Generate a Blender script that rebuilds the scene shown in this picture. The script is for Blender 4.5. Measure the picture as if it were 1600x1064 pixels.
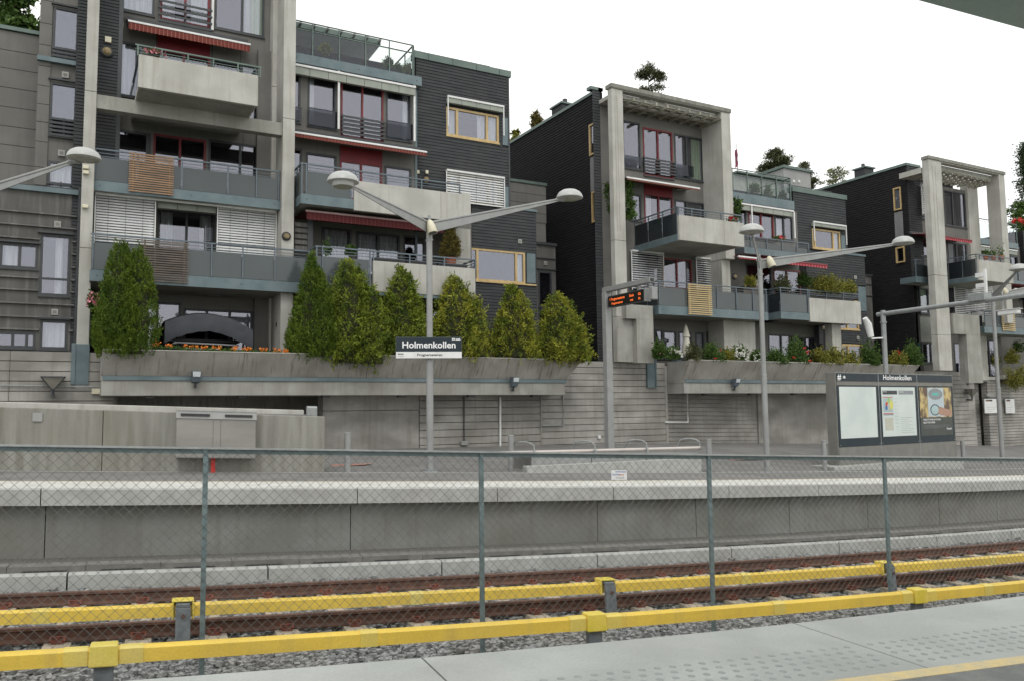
import bpy, math, random
import numpy as np
from math import sin, cos, pi, radians, sqrt, atan2
random.seed(7); rng = np.random.default_rng(11)
S = bpy.context.scene
for o in list(bpy.data.objects): bpy.data.objects.remove(o)
col = S.collection

# ---------------------------------------------------------------- camera
FPX = 1277.0; PITCH = radians(-4.80); ROLL = radians(-.67); YAW = radians(28.72)
cp, sp, cr, sr = cos(PITCH), sin(PITCH), cos(ROLL), sin(ROLL)
RC = np.array([[cr, -sr, 0], [sr, cr, 0], [0, 0, 1.]]) @ np.array([[1., 0, 0], [0, cp, -sp], [0, sp, cp]])
ML = np.array([[cos(YAW), 0, sin(YAW)], [-sin(YAW), 0, cos(YAW)], [0, -1., 0]])
EYE = np.array([0, 0, 1.25])
right, down, fwd = ML @ RC[0], ML @ RC[1], ML @ RC[2]
cd = bpy.data.cameras.new('camera'); cam = bpy.data.objects.new('camera', cd); col.objects.link(cam)
cam.matrix_world = [[right[0], -down[0], -fwd[0], EYE[0]], [right[1], -down[1], -fwd[1], EYE[1]],
                    [right[2], -down[2], -fwd[2], EYE[2]], [0, 0, 0, 1]]
from mathutils import Matrix, Vector
cam.matrix_world = Matrix([[right[0], -down[0], -fwd[0], EYE[0]], [right[1], -down[1], -fwd[1], EYE[1]],
                    [right[2], -down[2], -fwd[2], EYE[2]], [0, 0, 0, 1]])
cd.sensor_width = 36; cd.lens = FPX / 1600 * 36; cd.clip_end = 2000; cd.clip_start = .05
S.camera = cam

# ---------------------------------------------------------------- world: bright overcast over a Nishita sky
SUN_EL, SUN_ROT = radians(50), radians(200)
w = bpy.data.worlds.new('World'); S.world = w; w.use_nodes = True
nt = w.node_tree; nt.nodes.clear()
N_ = nt.nodes.new
sky = N_('ShaderNodeTexSky'); sky.sky_type = 'NISHITA'; sky.sun_disc = False
sky.sun_elevation = SUN_EL; sky.sun_rotation = SUN_ROT
bg1 = N_('ShaderNodeBackground'); bg1.inputs[1].default_value = .10
bg2 = N_('ShaderNodeBackground'); bg2.inputs[1].default_value = 1.45
tc = N_('ShaderNodeTexCoord'); noi = N_('ShaderNodeTexNoise'); noi.inputs['Scale'].default_value = 1.6; noi.inputs['Detail'].default_value = 4
rp = N_('ShaderNodeValToRGB'); rp.color_ramp.elements[0].color = (.95, .975, .985, 1); rp.color_ramp.elements[1].color = (1, .995, .955, 1)
rp.color_ramp.elements[0].position = .35; rp.color_ramp.elements[1].position = .6
mx = N_('ShaderNodeMixShader'); mx.inputs[0].default_value = .93; wo = N_('ShaderNodeOutputWorld')
L = nt.links.new
L(tc.outputs['Generated'], noi.inputs['Vector']); L(noi.outputs['Fac'], rp.inputs[0]); L(rp.outputs[0], bg2.inputs[0])
L(sky.outputs[0], bg1.inputs[0]); L(bg1.outputs[0], mx.inputs[1]); L(bg2.outputs[0], mx.inputs[2]); L(mx.outputs[0], wo.inputs[0])
sd = bpy.data.lights.new('sun', 'SUN'); sd.energy = .9; sd.angle = radians(25); sd.color = (1, .97, .92)
so = bpy.data.objects.new('sun', sd); col.objects.link(so)
so.rotation_euler = (radians(90) - SUN_EL, 0, radians(180) - SUN_ROT + radians(0))
so.rotation_euler = Vector((-sin(SUN_ROT) * cos(SUN_EL), -cos(SUN_ROT) * cos(SUN_EL), -sin(SUN_EL))).to_track_quat('-Z', 'Y').to_euler()
S.view_settings.view_transform = 'Standard'; S.view_settings.look = 'None'
S.view_settings.exposure = 0; S.view_settings.gamma = 1; S.view_settings.use_curve_mapping = False

# ---------------------------------------------------------------- survey: photograph points measured on the real planes they lie in
def ray(x, y): return ML @ (RC.T @ np.array([(x - 800) / FPX, (y - 532) / FPX, 1.]))
def onY(x, y, Y): r = ray(x, y); return EYE + r * (Y / r[1])
def onX(x, y, X): r = ray(x, y); return EYE + r * (X / r[0])
def onZ(x, y, Z): r = ray(x, y); return EYE + r * ((Z - EYE[2]) / r[2])
def XZ(x, y, Y): p = onY(x, y, Y); return p[0], p[2]
def rect(xl, xr, yt, yb, Y):
    a = onY(xl, yt, Y); b = onY(xl, yb, Y)
    yy = yt + (609 - yt) * (xr - xl) / 2500.
    c = onY(xr, yy, Y)
    return a[0], c[0], b[2], a[2]
# track frame: s along the rails (right), n across them (away), z above, on a 4.2 % grade and a gentle bend
G = .042; DT = YAW - .4016; CB = .005; SB = 5.5
def W(s, n, z):
    n = n + CB * (s - SB) ** 2
    return np.array([s * cos(DT) + n * sin(DT), -s * sin(DT) + n * cos(DT), z - G * s])
def Wn(s, n, z, s0=2.5):        # near platform: its edge bends a little tighter than its inner joints
    c = .001 + .010 * min(1., max(0., (n - 3.9) / 1.25))
    n = n + c * (s - s0) ** 2
    return np.array([s * cos(DT) + n * sin(DT), -s * sin(DT) + n * cos(DT), z - G * s])

# ---------------------------------------------------------------- materials
MATS = {}
def mat(name, c1, c2=None, rough=.7, metal=0., scale=(3, 3, 3), detail=5, bump=0., bscale=40, spec=.5, streak=None, lo=.35, hi=.65, dirt=None, ss=(7, 7, .55), sl=(.50, .72)):
    """c1/c2 mixed by noise of world position; streak = (colour, amount) adds narrow vertical rain runs."""
    m = bpy.data.materials.new(name); m.use_nodes = True; t = m.node_tree; b = t.nodes['Principled BSDF']
    b.inputs['Roughness'].default_value = rough; b.inputs['Metallic'].default_value = metal
    b.inputs['Specular IOR Level'].default_value = spec
    g = t.nodes.new('ShaderNodeNewGeometry')
    def noise(sc, det, l, h, A, B):
        mp = t.nodes.new('ShaderNodeMapping'); mp.inputs['Scale'].default_value = sc
        n = t.nodes.new('ShaderNodeTexNoise'); n.inputs['Scale'].default_value = 1; n.inputs['Detail'].default_value = det
        t.links.new(g.outputs['Position'], mp.inputs['Vector']); t.links.new(mp.outputs[0], n.inputs['Vector'])
        r = t.nodes.new('ShaderNodeValToRGB'); r.color_ramp.elements[0].position = l; r.color_ramp.elements[1].position = h
        r.color_ramp.elements[0].color = (*A, 1); r.color_ramp.elements[1].color = (*B, 1)
        t.links.new(n.outputs['Fac'], r.inputs[0]); return n, r
    n, r = noise(scale, detail, lo, hi, c1, c2 or tuple(x * .85 for x in c1))
    out = r.outputs[0]
    def mixin(c, fac_socket, src, mode='MIX'):
        x = t.nodes.new('ShaderNodeMix'); x.data_type = 'RGBA'; x.blend_type = mode
        t.links.new(fac_socket, x.inputs[0]); t.links.new(src, x.inputs[6]); x.inputs[7].default_value = (*c, 1); return x.outputs[2]
    if streak:
        _, r2 = noise(ss, 6, sl[0], sl[1], (0, 0, 0), (streak[1],) * 3); out = mixin(streak[0], r2.outputs[0], out)
    if dirt:
        _, r3 = noise((.9, .9, .9), 8, .48, .75, (0, 0, 0), (dirt[1],) * 3); out = mixin(dirt[0], r3.outputs[0], out)
    # fine grain
    _, r4 = noise((55, 55, 55), 3, .3, .7, (.93,) * 3, (1.06,) * 3)
    x = t.nodes.new('ShaderNodeMix'); x.data_type = 'RGBA'; x.blend_type = 'MULTIPLY'; x.inputs[0].default_value = 1
    t.links.new(out, x.inputs[6]); t.links.new(r4.outputs[0], x.inputs[7]); out = x.outputs[2]
    t.links.new(out, b.inputs['Base Color'])
    if bump:
        bn = t.nodes.new('ShaderNodeTexNoise'); bn.inputs['Scale'].default_value = bscale; bn.inputs['Detail'].default_value = 4
        bb = t.nodes.new('ShaderNodeBump'); bb.inputs['Strength'].default_value = bump; bb.inputs['Distance'].default_value = .02
        t.links.new(g.outputs['Position'], bn.inputs['Vector']); t.links.new(bn.outputs[0], bb.inputs['Height']); t.links.new(bb.outputs[0], b.inputs['Normal'])
    MATS[name] = m; return m
def leafmat(name, a, b_, sc=2.2):
    m = mat(name, a, b_, rough=.65, scale=(sc, sc, sc), detail=8, lo=.38, hi=.62, spec=.2); return m
def glassmat(name, tint, refl, rough=.02, trans=True):
    m = bpy.data.materials.new(name); m.use_nodes = True; t = m.node_tree; t.nodes.clear()
    o = t.nodes.new('ShaderNodeOutputMaterial'); gl = t.nodes.new('ShaderNodeBsdfGlossy'); gl.inputs['Roughness'].default_value = rough
    gl.inputs['Color'].default_value = (.86, .86, .97, 1)
    f0 = ((refl - 1) / (refl + 1)) ** 2
    gg = t.nodes.new('ShaderNodeNewGeometry'); dt_ = t.nodes.new('ShaderNodeVectorMath'); dt_.operation = 'DOT_PRODUCT'
    t.links.new(gg.outputs['Normal'], dt_.inputs[0]); t.links.new(gg.outputs['Incoming'], dt_.inputs[1])
    def mth(op, a, b_=None):
        x = t.nodes.new('ShaderNodeMath'); x.operation = op
        for i_, v_ in enumerate((a, b_)):
            if v_ is None: continue
            if isinstance(v_, (int, float)): x.inputs[i_].default_value = v_
            else: t.links.new(v_, x.inputs[i_])
        return x.outputs[0]
    fr = mth('ADD', mth('MULTIPLY', mth('POWER', mth('SUBTRACT', 1.0, mth('ABSOLUTE', dt_.outputs['Value'])), 5.0), 1 - f0), f0)
    tr = t.nodes.new('ShaderNodeBsdfTransparent'); tr.inputs[0].default_value = (*tint, 1)
    mx = t.nodes.new('ShaderNodeMixShader')
    g = t.nodes.new('ShaderNodeNewGeometry'); n = t.nodes.new('ShaderNodeTexNoise'); n.inputs['Scale'].default_value = .8
    bb = t.nodes.new('ShaderNodeBump'); bb.inputs['Strength'].default_value = .02; bb.inputs['Distance'].default_value = .05
    t.links.new(g.outputs['Position'], n.inputs['Vector']); t.links.new(n.outputs[0], bb.inputs['Height'])
    t.links.new(bb.outputs[0], gl.inputs['Normal'])
    t.links.new(fr, mx.inputs[0]); t.links.new(tr.outputs[0], mx.inputs[1]); t.links.new(gl.outputs[0], mx.inputs[2])
    t.links.new(mx.outputs[0], o.inputs[0]); MATS[name] = m; return m

CHAN = mat('channel_concrete', (.17, .165, .15), (.125, .12, .11), rough=.95, scale=(6, 6, 6), bump=.4)
CONC = mat('concrete', (.35, .345, .315), (.26, .255, .23), rough=.9, scale=(1.5, 1.5, 1.5), bump=.25, streak=((.20, .185, .15), .5), dirt=((.24, .225, .19), .5))
CONCL = mat('pale_concrete', (.48, .47, .435), (.385, .375, .34), rough=.9, scale=(1.2, 1.2, 1.2), bump=.2, streak=((.30, .28, .23), .55), dirt=((.34, .325, .28), .35))
CONCW = mat('wall_concrete', (.38, .365, .335), (.23, .22, .20), rough=.92, scale=(.8, .8, 1.4), bump=.3, streak=((.17, .155, .135), .45), dirt=((.19, .18, .155), .6))
CONCD = mat('stained_concrete', (.38, .365, .33), (.27, .255, .225), rough=.92, scale=(1.4, 1.4, 1.1), bump=.3, streak=((.10, .085, .065), .75), dirt=((.22, .20, .165), .5), ss=(13, .3, 1.5), sl=(.55, .72))
CONCP = mat('platform_wall_concrete', (.215, .22, .205), (.165, .17, .155), rough=.92, scale=(.7, .7, 1.6), bump=.3, streak=((.12, .11, .09), .4), dirt=((.13, .115, .09), .5))
KERB = mat('kerb_concrete', (.40, .405, .385), (.32, .325, .305), rough=.9, scale=(4, 4, 4), bump=.3, dirt=((.30, .29, .27), .5))
EDGEW = mat('pale_edge_paving', (.58, .575, .54), (.48, .475, .44), rough=.9, scale=(3, 3, 3), bump=.2, dirt=((.44, .43, .39), .5))
SLAB = mat('platform_slab', (.385, .40, .375), (.315, .33, .31), rough=.85, scale=(1.3, 1.3, 1.3), bump=.15, bscale=120, dirt=((.27, .275, .255), .55))
STUD = mat('stud_concrete', (.29, .305, .29), (.245, .26, .25), rough=.85, scale=(9, 9, 9), bump=.1)
ASPH = mat('asphalt', (.205, .20, .192), (.155, .152, .145), rough=.95, scale=(1.1, 1.1, 1.1), bump=.5, bscale=150, dirt=((.17, .16, .15), .4))
ASPHN = mat('near_asphalt', (.23, .235, .22), (.175, .18, .17), rough=.95, scale=(6, 6, 6), bump=.6, bscale=180)
YEL = mat('yellow_line_paint', (.60, .47, .22), (.50, .43, .27), rough=.8, scale=(9, 9, 9))
PALEY = mat('pale_yellow_paint', (.55, .48, .33), (.46, .42, .33), rough=.85, scale=(3, 3, 3))
COVER = mat('yellow_cover', (.76, .54, .085), (.67, .47, .07), rough=.5, scale=(1.2, 1.2, 5), spec=.4, dirt=((.46, .36, .14), .4), streak=((.42, .32, .12), .3), bump=.05, bscale=12)
SLEEVE = mat('yellow_sleeve', (.70, .55, .11), (.62, .49, .12), rough=.45, scale=(3, 3, 3), dirt=((.55, .5, .25), .5))
CAPM = mat('yellow_cap', (.62, .50, .05), (.74, .57, .12), rough=.4, scale=(5, 5, 5), dirt=((.6, .55, .25), .5))
GALV = mat('galvanised_steel', (.33, .345, .34), (.26, .275, .275), rough=.5, metal=.35, scale=(9, 9, 9), dirt=((.22, .22, .21), .3))
GALVD = mat('weathered_bracket_steel', (.20, .22, .23), (.14, .16, .17), rough=.55, metal=.35, scale=(14, 14, 14))
POSTM = mat('painted_post_grey', (.30, .305, .30), (.26, .265, .26), rough=.5, metal=.2, scale=(5, 5, 5), dirt=((.24, .235, .22), .3))
FENCE = mat('fence_steel', (.17, .225, .23), (.125, .17, .175), rough=.5, metal=.3, scale=(8, 8, 8))
WIRE = mat('fence_wire', (.17, .17, .15), (.11, .11, .095), rough=.6, metal=.4, scale=(8, 8, 8))
RUST = mat('rusty_rail', (.135, .066, .043), (.08, .042, .030), rough=.75, scale=(7, 7, 7), bump=.2, dirt=((.05, .03, .025), .5))
CLIP = mat('rusty_clip', (.20, .06, .035), (.12, .045, .03), rough=.8, scale=(20, 20, 20))
SLEEP = mat('sleeper_concrete', (.42, .36, .28), (.31, .27, .21), rough=.95, scale=(7, 7, 7), bump=.4)
STONE = mat('ballast_stone', (.34, .34, .33), (.13, .135, .135), rough=.85, scale=(17, 17, 17), detail=2, lo=.3, hi=.7, dirt=((.20, .17, .13), .4))
BED = mat('ballast_bed', (.12, .12, .115), (.06, .06, .06), rough=1, scale=(25, 25, 25), bump=1)
GRAVEL = mat('fine_gravel', (.19, .185, .165), (.06, .058, .05), rough=1, scale=(30, 30, 30), detail=3, bump=1, bscale=60)
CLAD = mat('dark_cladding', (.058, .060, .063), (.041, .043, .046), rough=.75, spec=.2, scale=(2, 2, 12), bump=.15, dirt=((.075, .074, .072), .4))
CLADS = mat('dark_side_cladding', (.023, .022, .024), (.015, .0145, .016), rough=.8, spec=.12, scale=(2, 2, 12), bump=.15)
PANEL = mat('grey_panel', (.165, .158, .145), (.135, .13, .12), rough=.8, scale=(.8, .8, 1.5), streak=((.10, .095, .085), .35))
PANELD = mat('weathered_panel', (.115, .112, .105), (.08, .078, .074), rough=.8, scale=(1.2, 1.2, 1.2), streak=((.23, .22, .20), .5))
PANELL = mat('light_panel', (.34, .34, .33), (.29, .29, .285), rough=.8, scale=(1, 1, 1))
BLUE = mat('blue_grey_steel', (.135, .18, .195), (.10, .14, .155), rough=.45, metal=.2, scale=(2.5, 2.5, 2.5), dirt=((.19, .225, .235), .45))
RAILM = mat('rail_blue_paint', (.125, .155, .18), (.10, .125, .145), rough=.45, metal=.2, scale=(4, 4, 4))
FRAME = mat('dark_frame', (.048, .053, .058), (.036, .04, .043), rough=.5, scale=(4, 4, 4))
COPE = mat('green_coping', (.13, .175, .155), (.10, .14, .125), rough=.5, metal=.2, scale=(2, 2, 2))
FROST = mat('frosted_balcony_glass', (.075, .090, .093), (.06, .072, .075), rough=.12, scale=(.5, .5, .5), spec=.5)
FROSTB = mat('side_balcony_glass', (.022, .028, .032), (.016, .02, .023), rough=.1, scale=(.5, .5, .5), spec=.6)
RED = mat('red_paint', (.19, .013, .020), (.15, .012, .017), rough=.5, scale=(3, 3, 3))
PINE = mat('pine_frame', (.54, .395, .19), (.44, .31, .14), rough=.5, scale=(6, 6, 1.5))
WOODB = mat('brown_slat', (.36, .22, .125), (.22, .14, .085), rough=.7, scale=(1.5, 6, 9))
WOODG = mat('weathered_slat', (.17, .14, .115), (.11, .09, .075), rough=.85, scale=(1.5, 6, 9))
WOODY = mat('pale_slat', (.58, .45, .24), (.48, .36, .19), rough=.7, scale=(1.5, 6, 9))
WHITE = mat('white_metal', (.72, .72, .71), (.64, .64, .63), rough=.45, scale=(4, 4, 4))
SLATW = mat('blind_slat', (.62, .63, .62), (.54, .55, .545), rough=.4, scale=(2, 2, 2))
CURT = mat('curtain', (.80, .80, .76), (.66, .66, .62), rough=.9, scale=(14, 14, .6))
CURTG = mat('green_curtain', (.62, .72, .48), (.42, .52, .30), rough=.9, scale=(14, 14, .6))
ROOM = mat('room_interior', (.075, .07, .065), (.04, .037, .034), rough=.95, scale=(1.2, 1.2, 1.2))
BLACK = mat('black_plastic', (.022, .022, .024), (.03, .03, .032), rough=.5)
LAMPM = mat('lamp_shade_grey', (.44, .445, .43), (.40, .405, .39), rough=.45, metal=.1, scale=(5, 5, 5))
AMBER = mat('amber_lens', (.30, .22, .09), (.16, .12, .06), rough=.3)
LENS = mat('lamp_lens', (.36, .355, .31), (.25, .245, .21), rough=.25, scale=(15, 15, 15))
CREAM = mat('cream_plastic', (.66, .62, .47), (.58, .54, .40), rough=.5, scale=(8, 8, 8))
STAINL = mat('brushed_stainless', (.33, .315, .29), (.27, .26, .24), rough=.38, metal=.75, scale=(.5, .5, 2.5), bump=.01)
DKBLUE = mat('sign_dark_blue', (.022, .034, .043), (.018, .028, .036), rough=.4, spec=.25)
KCASE = mat('kiosk_case', (.20, .195, .175), (.165, .16, .145), rough=.55, metal=.15, scale=(3, 3, 3))
PAPER = mat('blank_paper', (.60, .655, .63), (.52, .58, .56), rough=.35, scale=(1.2, 1.2, 1.2), spec=.5)
INK = mat('dark_ink', (.05, .055, .06), (.05, .055, .06), rough=.6)
WHT = mat('white_print', (.80, .80, .80), (.8, .8, .8), rough=.5)
THUJ = leafmat('thuja_green', (.085, .13, .015), (.20, .24, .028), 2.0)
THUJY = leafmat('thuja_yellow_green', (.10, .14, .016), (.30, .30, .036), 2.2)
THUJD = leafmat('dense_thuja', (.060, .105, .012), (.11, .16, .016), 1.6)
LEAFG = leafmat('leaf_green', (.035, .075, .015), (.085, .14, .03), 5)
LEAFY = leafmat('leaf_yellow_green', (.10, .12, .02), (.24, .22, .04), 5)
LEAFD = leafmat('pine_needle', (.040, .048, .020), (.10, .105, .045), 2)
LEAFB = leafmat('bronze_conifer', (.075, .055, .015), (.15, .13, .03), 6)
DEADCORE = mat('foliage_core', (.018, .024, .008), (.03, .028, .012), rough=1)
BARK = mat('bark', (.10, .07, .05), (.06, .045, .035), rough=.95, scale=(12, 12, 3), bump=.6)
GRASS = mat('hill_grass', (.06, .09, .03), (.04, .065, .02), rough=1)
SOIL = mat('soil', (.07, .05, .035), (.045, .033, .025), rough=1, scale=(12, 12, 12), bump=.8)
TERRA = mat('terracotta', (.36, .11, .05), (.30, .09, .045), rough=.8, scale=(9, 9, 9))
REDF = mat('red_petal', (.60, .03, .02), (.50, .02, .02), rough=.6)
ORGF = mat('orange_petal', (.80, .20, .02), (.70, .26, .03), rough=.6)
WHTF = mat('white_petal', (.78, .78, .72), (.68, .68, .62), rough=.7)
PNKF = mat('pink_petal', (.62, .18, .24), (.70, .35, .38), rough=.7)
HAMM = mat('canopy_fabric', (.062, .068, .078), (.045, .05, .06), rough=.7, scale=(3, 3, 3))
CANO = mat('shelter_roof_paint', (.33, .43, .40), (.27, .36, .33), rough=.35, scale=(2, 2, 2), spec=.6)
PATCHR = mat('red_paving_mark', (.36, .16, .125), (.30, .18, .15), rough=.95, scale=(14, 14, 14))
GLASS = glassmat('window_glass', (.80, .82, .84), 2.3)
GLASSC = glassmat('clear_balustrade_glass', (.86, .90, .885), 1.45)
SMOKE = glassmat('smoked_guard_glass', (.45, .48, .50), 1.5)
CONCR = mat('streaked_concrete', (.28, .275, .245), (.205, .20, .175), rough=.92, scale=(5, 5, .5), bump=.3, streak=((.15, .14, .11), .8), dirt=((.22, .205, .165), .6))
VENTM = mat('grey_vent', (.36, .36, .33), (.30, .30, .28), rough=.6)

def stripes(name, a, b, freq, duty):
    m = bpy.data.materials.new(name); m.use_nodes = True; t = m.node_tree; p = t.nodes['Principled BSDF']; p.inputs['Roughness'].default_value = .85
    g = t.nodes.new('ShaderNodeNewGeometry'); sx = t.nodes.new('ShaderNodeSeparateXYZ'); t.links.new(g.outputs['Position'], sx.inputs[0])
    mu = t.nodes.new('ShaderNodeMath'); mu.operation = 'MULTIPLY'; mu.inputs[1].default_value = freq; t.links.new(sx.outputs[0], mu.inputs[0])
    fr = t.nodes.new('ShaderNodeMath'); fr.operation = 'FRACT'; t.links.new(mu.outputs[0], fr.inputs[0])
    gt = t.nodes.new('ShaderNodeMath'); gt.operation = 'GREATER_THAN'; gt.inputs[1].default_value = duty; t.links.new(fr.outputs[0], gt.inputs[0])
    x = t.nodes.new('ShaderNodeMix'); x.data_type = 'RGBA'; t.links.new(gt.outputs[0], x.inputs[0])
    x.inputs[6].default_value = (*a, 1); x.inputs[7].default_value = (*b, 1); t.links.new(x.outputs[2], p.inputs['Base Color']); return m
AWN = stripes('awning_red_stripe', (.14, .025, .018), (.27, .11, .08), 8.3, .84)
AWND = stripes('awning_dark_red_stripe', (.075, .007, .009), (.13, .03, .03), 7.1, .86)
AWNR = stripes('awning_crimson_stripe', (.33, .025, .04), (.55, .27, .27), 5.5, .86)

def emis(name, c, s):
    m = bpy.data.materials.new(name); m.use_nodes = True; p = m.node_tree.nodes['Principled BSDF']
    p.inputs['Base Color'].default_value = (*c, 1); p.inputs['Emission Color'].default_value = (*c, 1); p.inputs['Emission Strength'].default_value = s; return m
LED = emis('orange_led', (1., .17, .03), .8)

# ---------------------------------------------------------------- mesh builder and object helpers
ORG = {}
class MB:
    def __init__(s, tf=None): s.v = []; s.f = []; s.tf = tf
    def add(s, vs, fs):
        o = len(s.v); s.v += [s.tf(*p) if s.tf else np.array(p, float) for p in vs]; s.f += [tuple(i + o for i in f) for f in fs]; return s
    def box(s, x0, x1, y0, y1, z0, z1):
        if x0 > x1: x0, x1 = x1, x0
        if y0 > y1: y0, y1 = y1, y0
        if z0 > z1: z0, z1 = z1, z0
        return s.add([(x0, y0, z0), (x1, y0, z0), (x1, y1, z0), (x0, y1, z0), (x0, y0, z1), (x1, y0, z1), (x1, y1, z1), (x0, y1, z1)],
                     [(0, 3, 2, 1), (4, 5, 6, 7), (0, 1, 5, 4), (1, 2, 6, 5), (2, 3, 7, 6), (3, 0, 4, 7)])
    def prism(s, prof, xs):
        """prof: closed list of (y,z); swept along the first axis through positions xs"""
        k = len(prof); vs = [(x, y, z) for x in xs for (y, z) in prof]; fs = []
        for i in range(len(xs) - 1):
            for j in range(k):
                a = i * k + j; b = i * k + (j + 1) % k; fs.append((a, b, b + k, a + k))
        fs.append(tuple(range(k))[::-1]); fs.append(tuple((len(xs) - 1) * k + j for j in range(k))); return s.add(vs, fs)
    def hexa(s, p):   # eight corners: bottom ring then top ring
        return s.add(p, [(0, 3, 2, 1), (4, 5, 6, 7), (0, 1, 5, 4), (1, 2, 6, 5), (2, 3, 7, 6), (3, 0, 4, 7)])
    def tube(s, pts, r, n=8, cap=True):
        pts = [np.array(p, float) for p in pts]; rs = r if isinstance(r, (list, tuple)) else [r] * len(pts)
        vs = []; fs = []
        for i, p in enumerate(pts):
            d = pts[min(i + 1, len(pts) - 1)] - pts[max(i - 1, 0)]; d = d / (np.linalg.norm(d) + 1e-9)
            u = np.cross(d, [0, 0, 1.]); 
            if np.linalg.norm(u) < .05: u = np.cross(d, [1., 0, 0])
            u /= np.linalg.norm(u); v = np.cross(u, d)
            for k in range(n):
                a = 2 * pi * k / n + pi / n; vs.append(p + rs[i] * (cos(a) * u + sin(a) * v))
        for i in range(len(pts) - 1):
            for k in range(n):
                a = i * n + k; b = i * n + (k + 1) % n; fs.append((a, b, b + n, a + n))
        if cap: fs.append(tuple(range(n))[::-1]); fs.append(tuple((len(pts) - 1) * n + k for k in range(n)))
        return s.add([tuple(p) for p in vs], fs)
    def bar(s, a, b, w, h):   # straight square bar from a to b
        a = np.array(a, float); b = np.array(b, float); d = (b - a) / np.linalg.norm(b - a)
        u = np.cross(d, [0, 0, 1.]); u = np.array([1., 0, 0]) if np.linalg.norm(u) < .05 else u / np.linalg.norm(u); v = np.cross(u, d)
        c = [p + i * u * w / 2 + j * v * h / 2 for p in (a, b) for i, j in ((-1, -1), (1, -1), (1, 1), (-1, 1))]
        return s.add([tuple(x) for x in c], [(3, 2, 1, 0), (4, 5, 6, 7), (0, 1, 5, 4), (1, 2, 6, 5), (2, 3, 7, 6), (3, 0, 4, 7)])
    def lathe(s, c, prof, n=20):  # (r,z) about vertical axis at c
        vs = [(c[0] + r * cos(2 * pi * k / n), c[1] + r * sin(2 * pi * k / n), c[2] + z) for r, z in prof for k in range(n)]
        fs = [(i * n + k, i * n + (k + 1) % n, (i + 1) * n + (k + 1) % n, (i + 1) * n + k) for i in range(len(prof) - 1) for k in range(n)]
        fs.append(tuple(range(n))[::-1]); fs.append(tuple((len(prof) - 1) * n + k for k in range(n)))
        return s.add(vs, fs)
    def done(s, name, m, parent=None, smooth=False, bevel=0, kind=None, org=None):
        if org is None: org = ORG[parent.name] if parent else np.mean([v for v in s.v], axis=0)
        org = np.array(org, float)
        me = bpy.data.meshes.new(name); me.from_pydata([tuple(v - org) for v in s.v], [], s.f); me.update()
        if m: me.materials.append(m)
        if smooth:
            for p in me.polygons: p.use_smooth = True
        o = bpy.data.objects.new(name, me); col.objects.link(o)
        if parent: o.parent = parent
        else: o.location = org
        ORG[o.name] = org
        if smooth:
            e = o.modifiers.new('split', 'EDGE_SPLIT'); e.split_angle = radians(40)
        if bevel:
            b = o.modifiers.new('bevel', 'BEVEL'); b.width = bevel; b.segments = 2; b.limit_method = 'ANGLE'
        if kind: o['kind'] = kind
        return o
def thing(name, label, cat, loc, group=None):
    o = bpy.data.objects.new(name, None); col.objects.link(o); o.location = loc; o.empty_display_size = .2
    o['label'] = label; o['category'] = cat
    if group: o['group'] = group
    ORG[o.name] = np.array(loc, float); return o
def tag(o, label, cat, group=None):
    o['label'] = label; o['category'] = cat
    if group: o['group'] = group
    return o
def struct(o): o['kind'] = 'structure'; return o
def copy_at(o, dv, parent=None):   # shares mesh data, shifts by dv
    c = o.copy(); col.objects.link(c); c.location = Vector(o.location) + Vector(dv)
    if parent: c.parent = parent
    ORG[c.name] = ORG[o.name] + np.array(dv); return c
def copy_tree(o, dv, label=None):
    c = o.copy(); col.objects.link(c); c.location = Vector(o.location) + Vector(dv); ORG[c.name] = ORG[o.name] + np.array(dv)
    if label: c['label'] = label
    for ch in [x for x in ALLCH(o)]:
        d = ch.copy(); col.objects.link(d); d.parent = c; ORG[d.name] = ORG[c.name]
        for g in ALLCH(ch):
            e = g.copy(); col.objects.link(e); e.parent = d; ORG[e.name] = ORG[c.name]
    return c
def ALLCH(o): return [x for x in bpy.data.objects if x.parent == o]
def text(s, size, m, parent, p, ux, uz, name='lettering', align='LEFT', ext=.002, sx=1.0, bold=0.0):
    """flat printed lettering at p, running along ux with height along uz"""
    cu = bpy.data.curves.new(name, 'FONT'); cu.body = s; cu.size = size; cu.align_x = align; cu.extrude = ext; cu.offset = bold; cu.resolution_u = 2
    t = bpy.data.objects.new(name, cu); col.objects.link(t)
    me = bpy.data.meshes.new_from_object(t.evaluated_get(bpy.context.evaluated_depsgraph_get())); bpy.data.objects.remove(t)
    me.materials.clear(); me.materials.append(m)
    ux = Vector(ux).normalized(); uz = Vector(uz).normalized(); un = ux.cross(uz)
    org = ORG[parent.name] if parent else np.array(p)
    M4 = Matrix(((ux.x * sx, uz.x, un.x, 0), (ux.y * sx, uz.y, un.y, 0), (ux.z * sx, uz.z, un.z, 0), (0, 0, 0, 1)))
    M4.translation = Vector(p) - Vector(org); me.transform(M4)
    o = bpy.data.objects.new(name, me); col.objects.link(o)
    if parent: o.parent = parent
    else: o.location = org
    ORG[o.name] = np.array(org); return o

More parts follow.
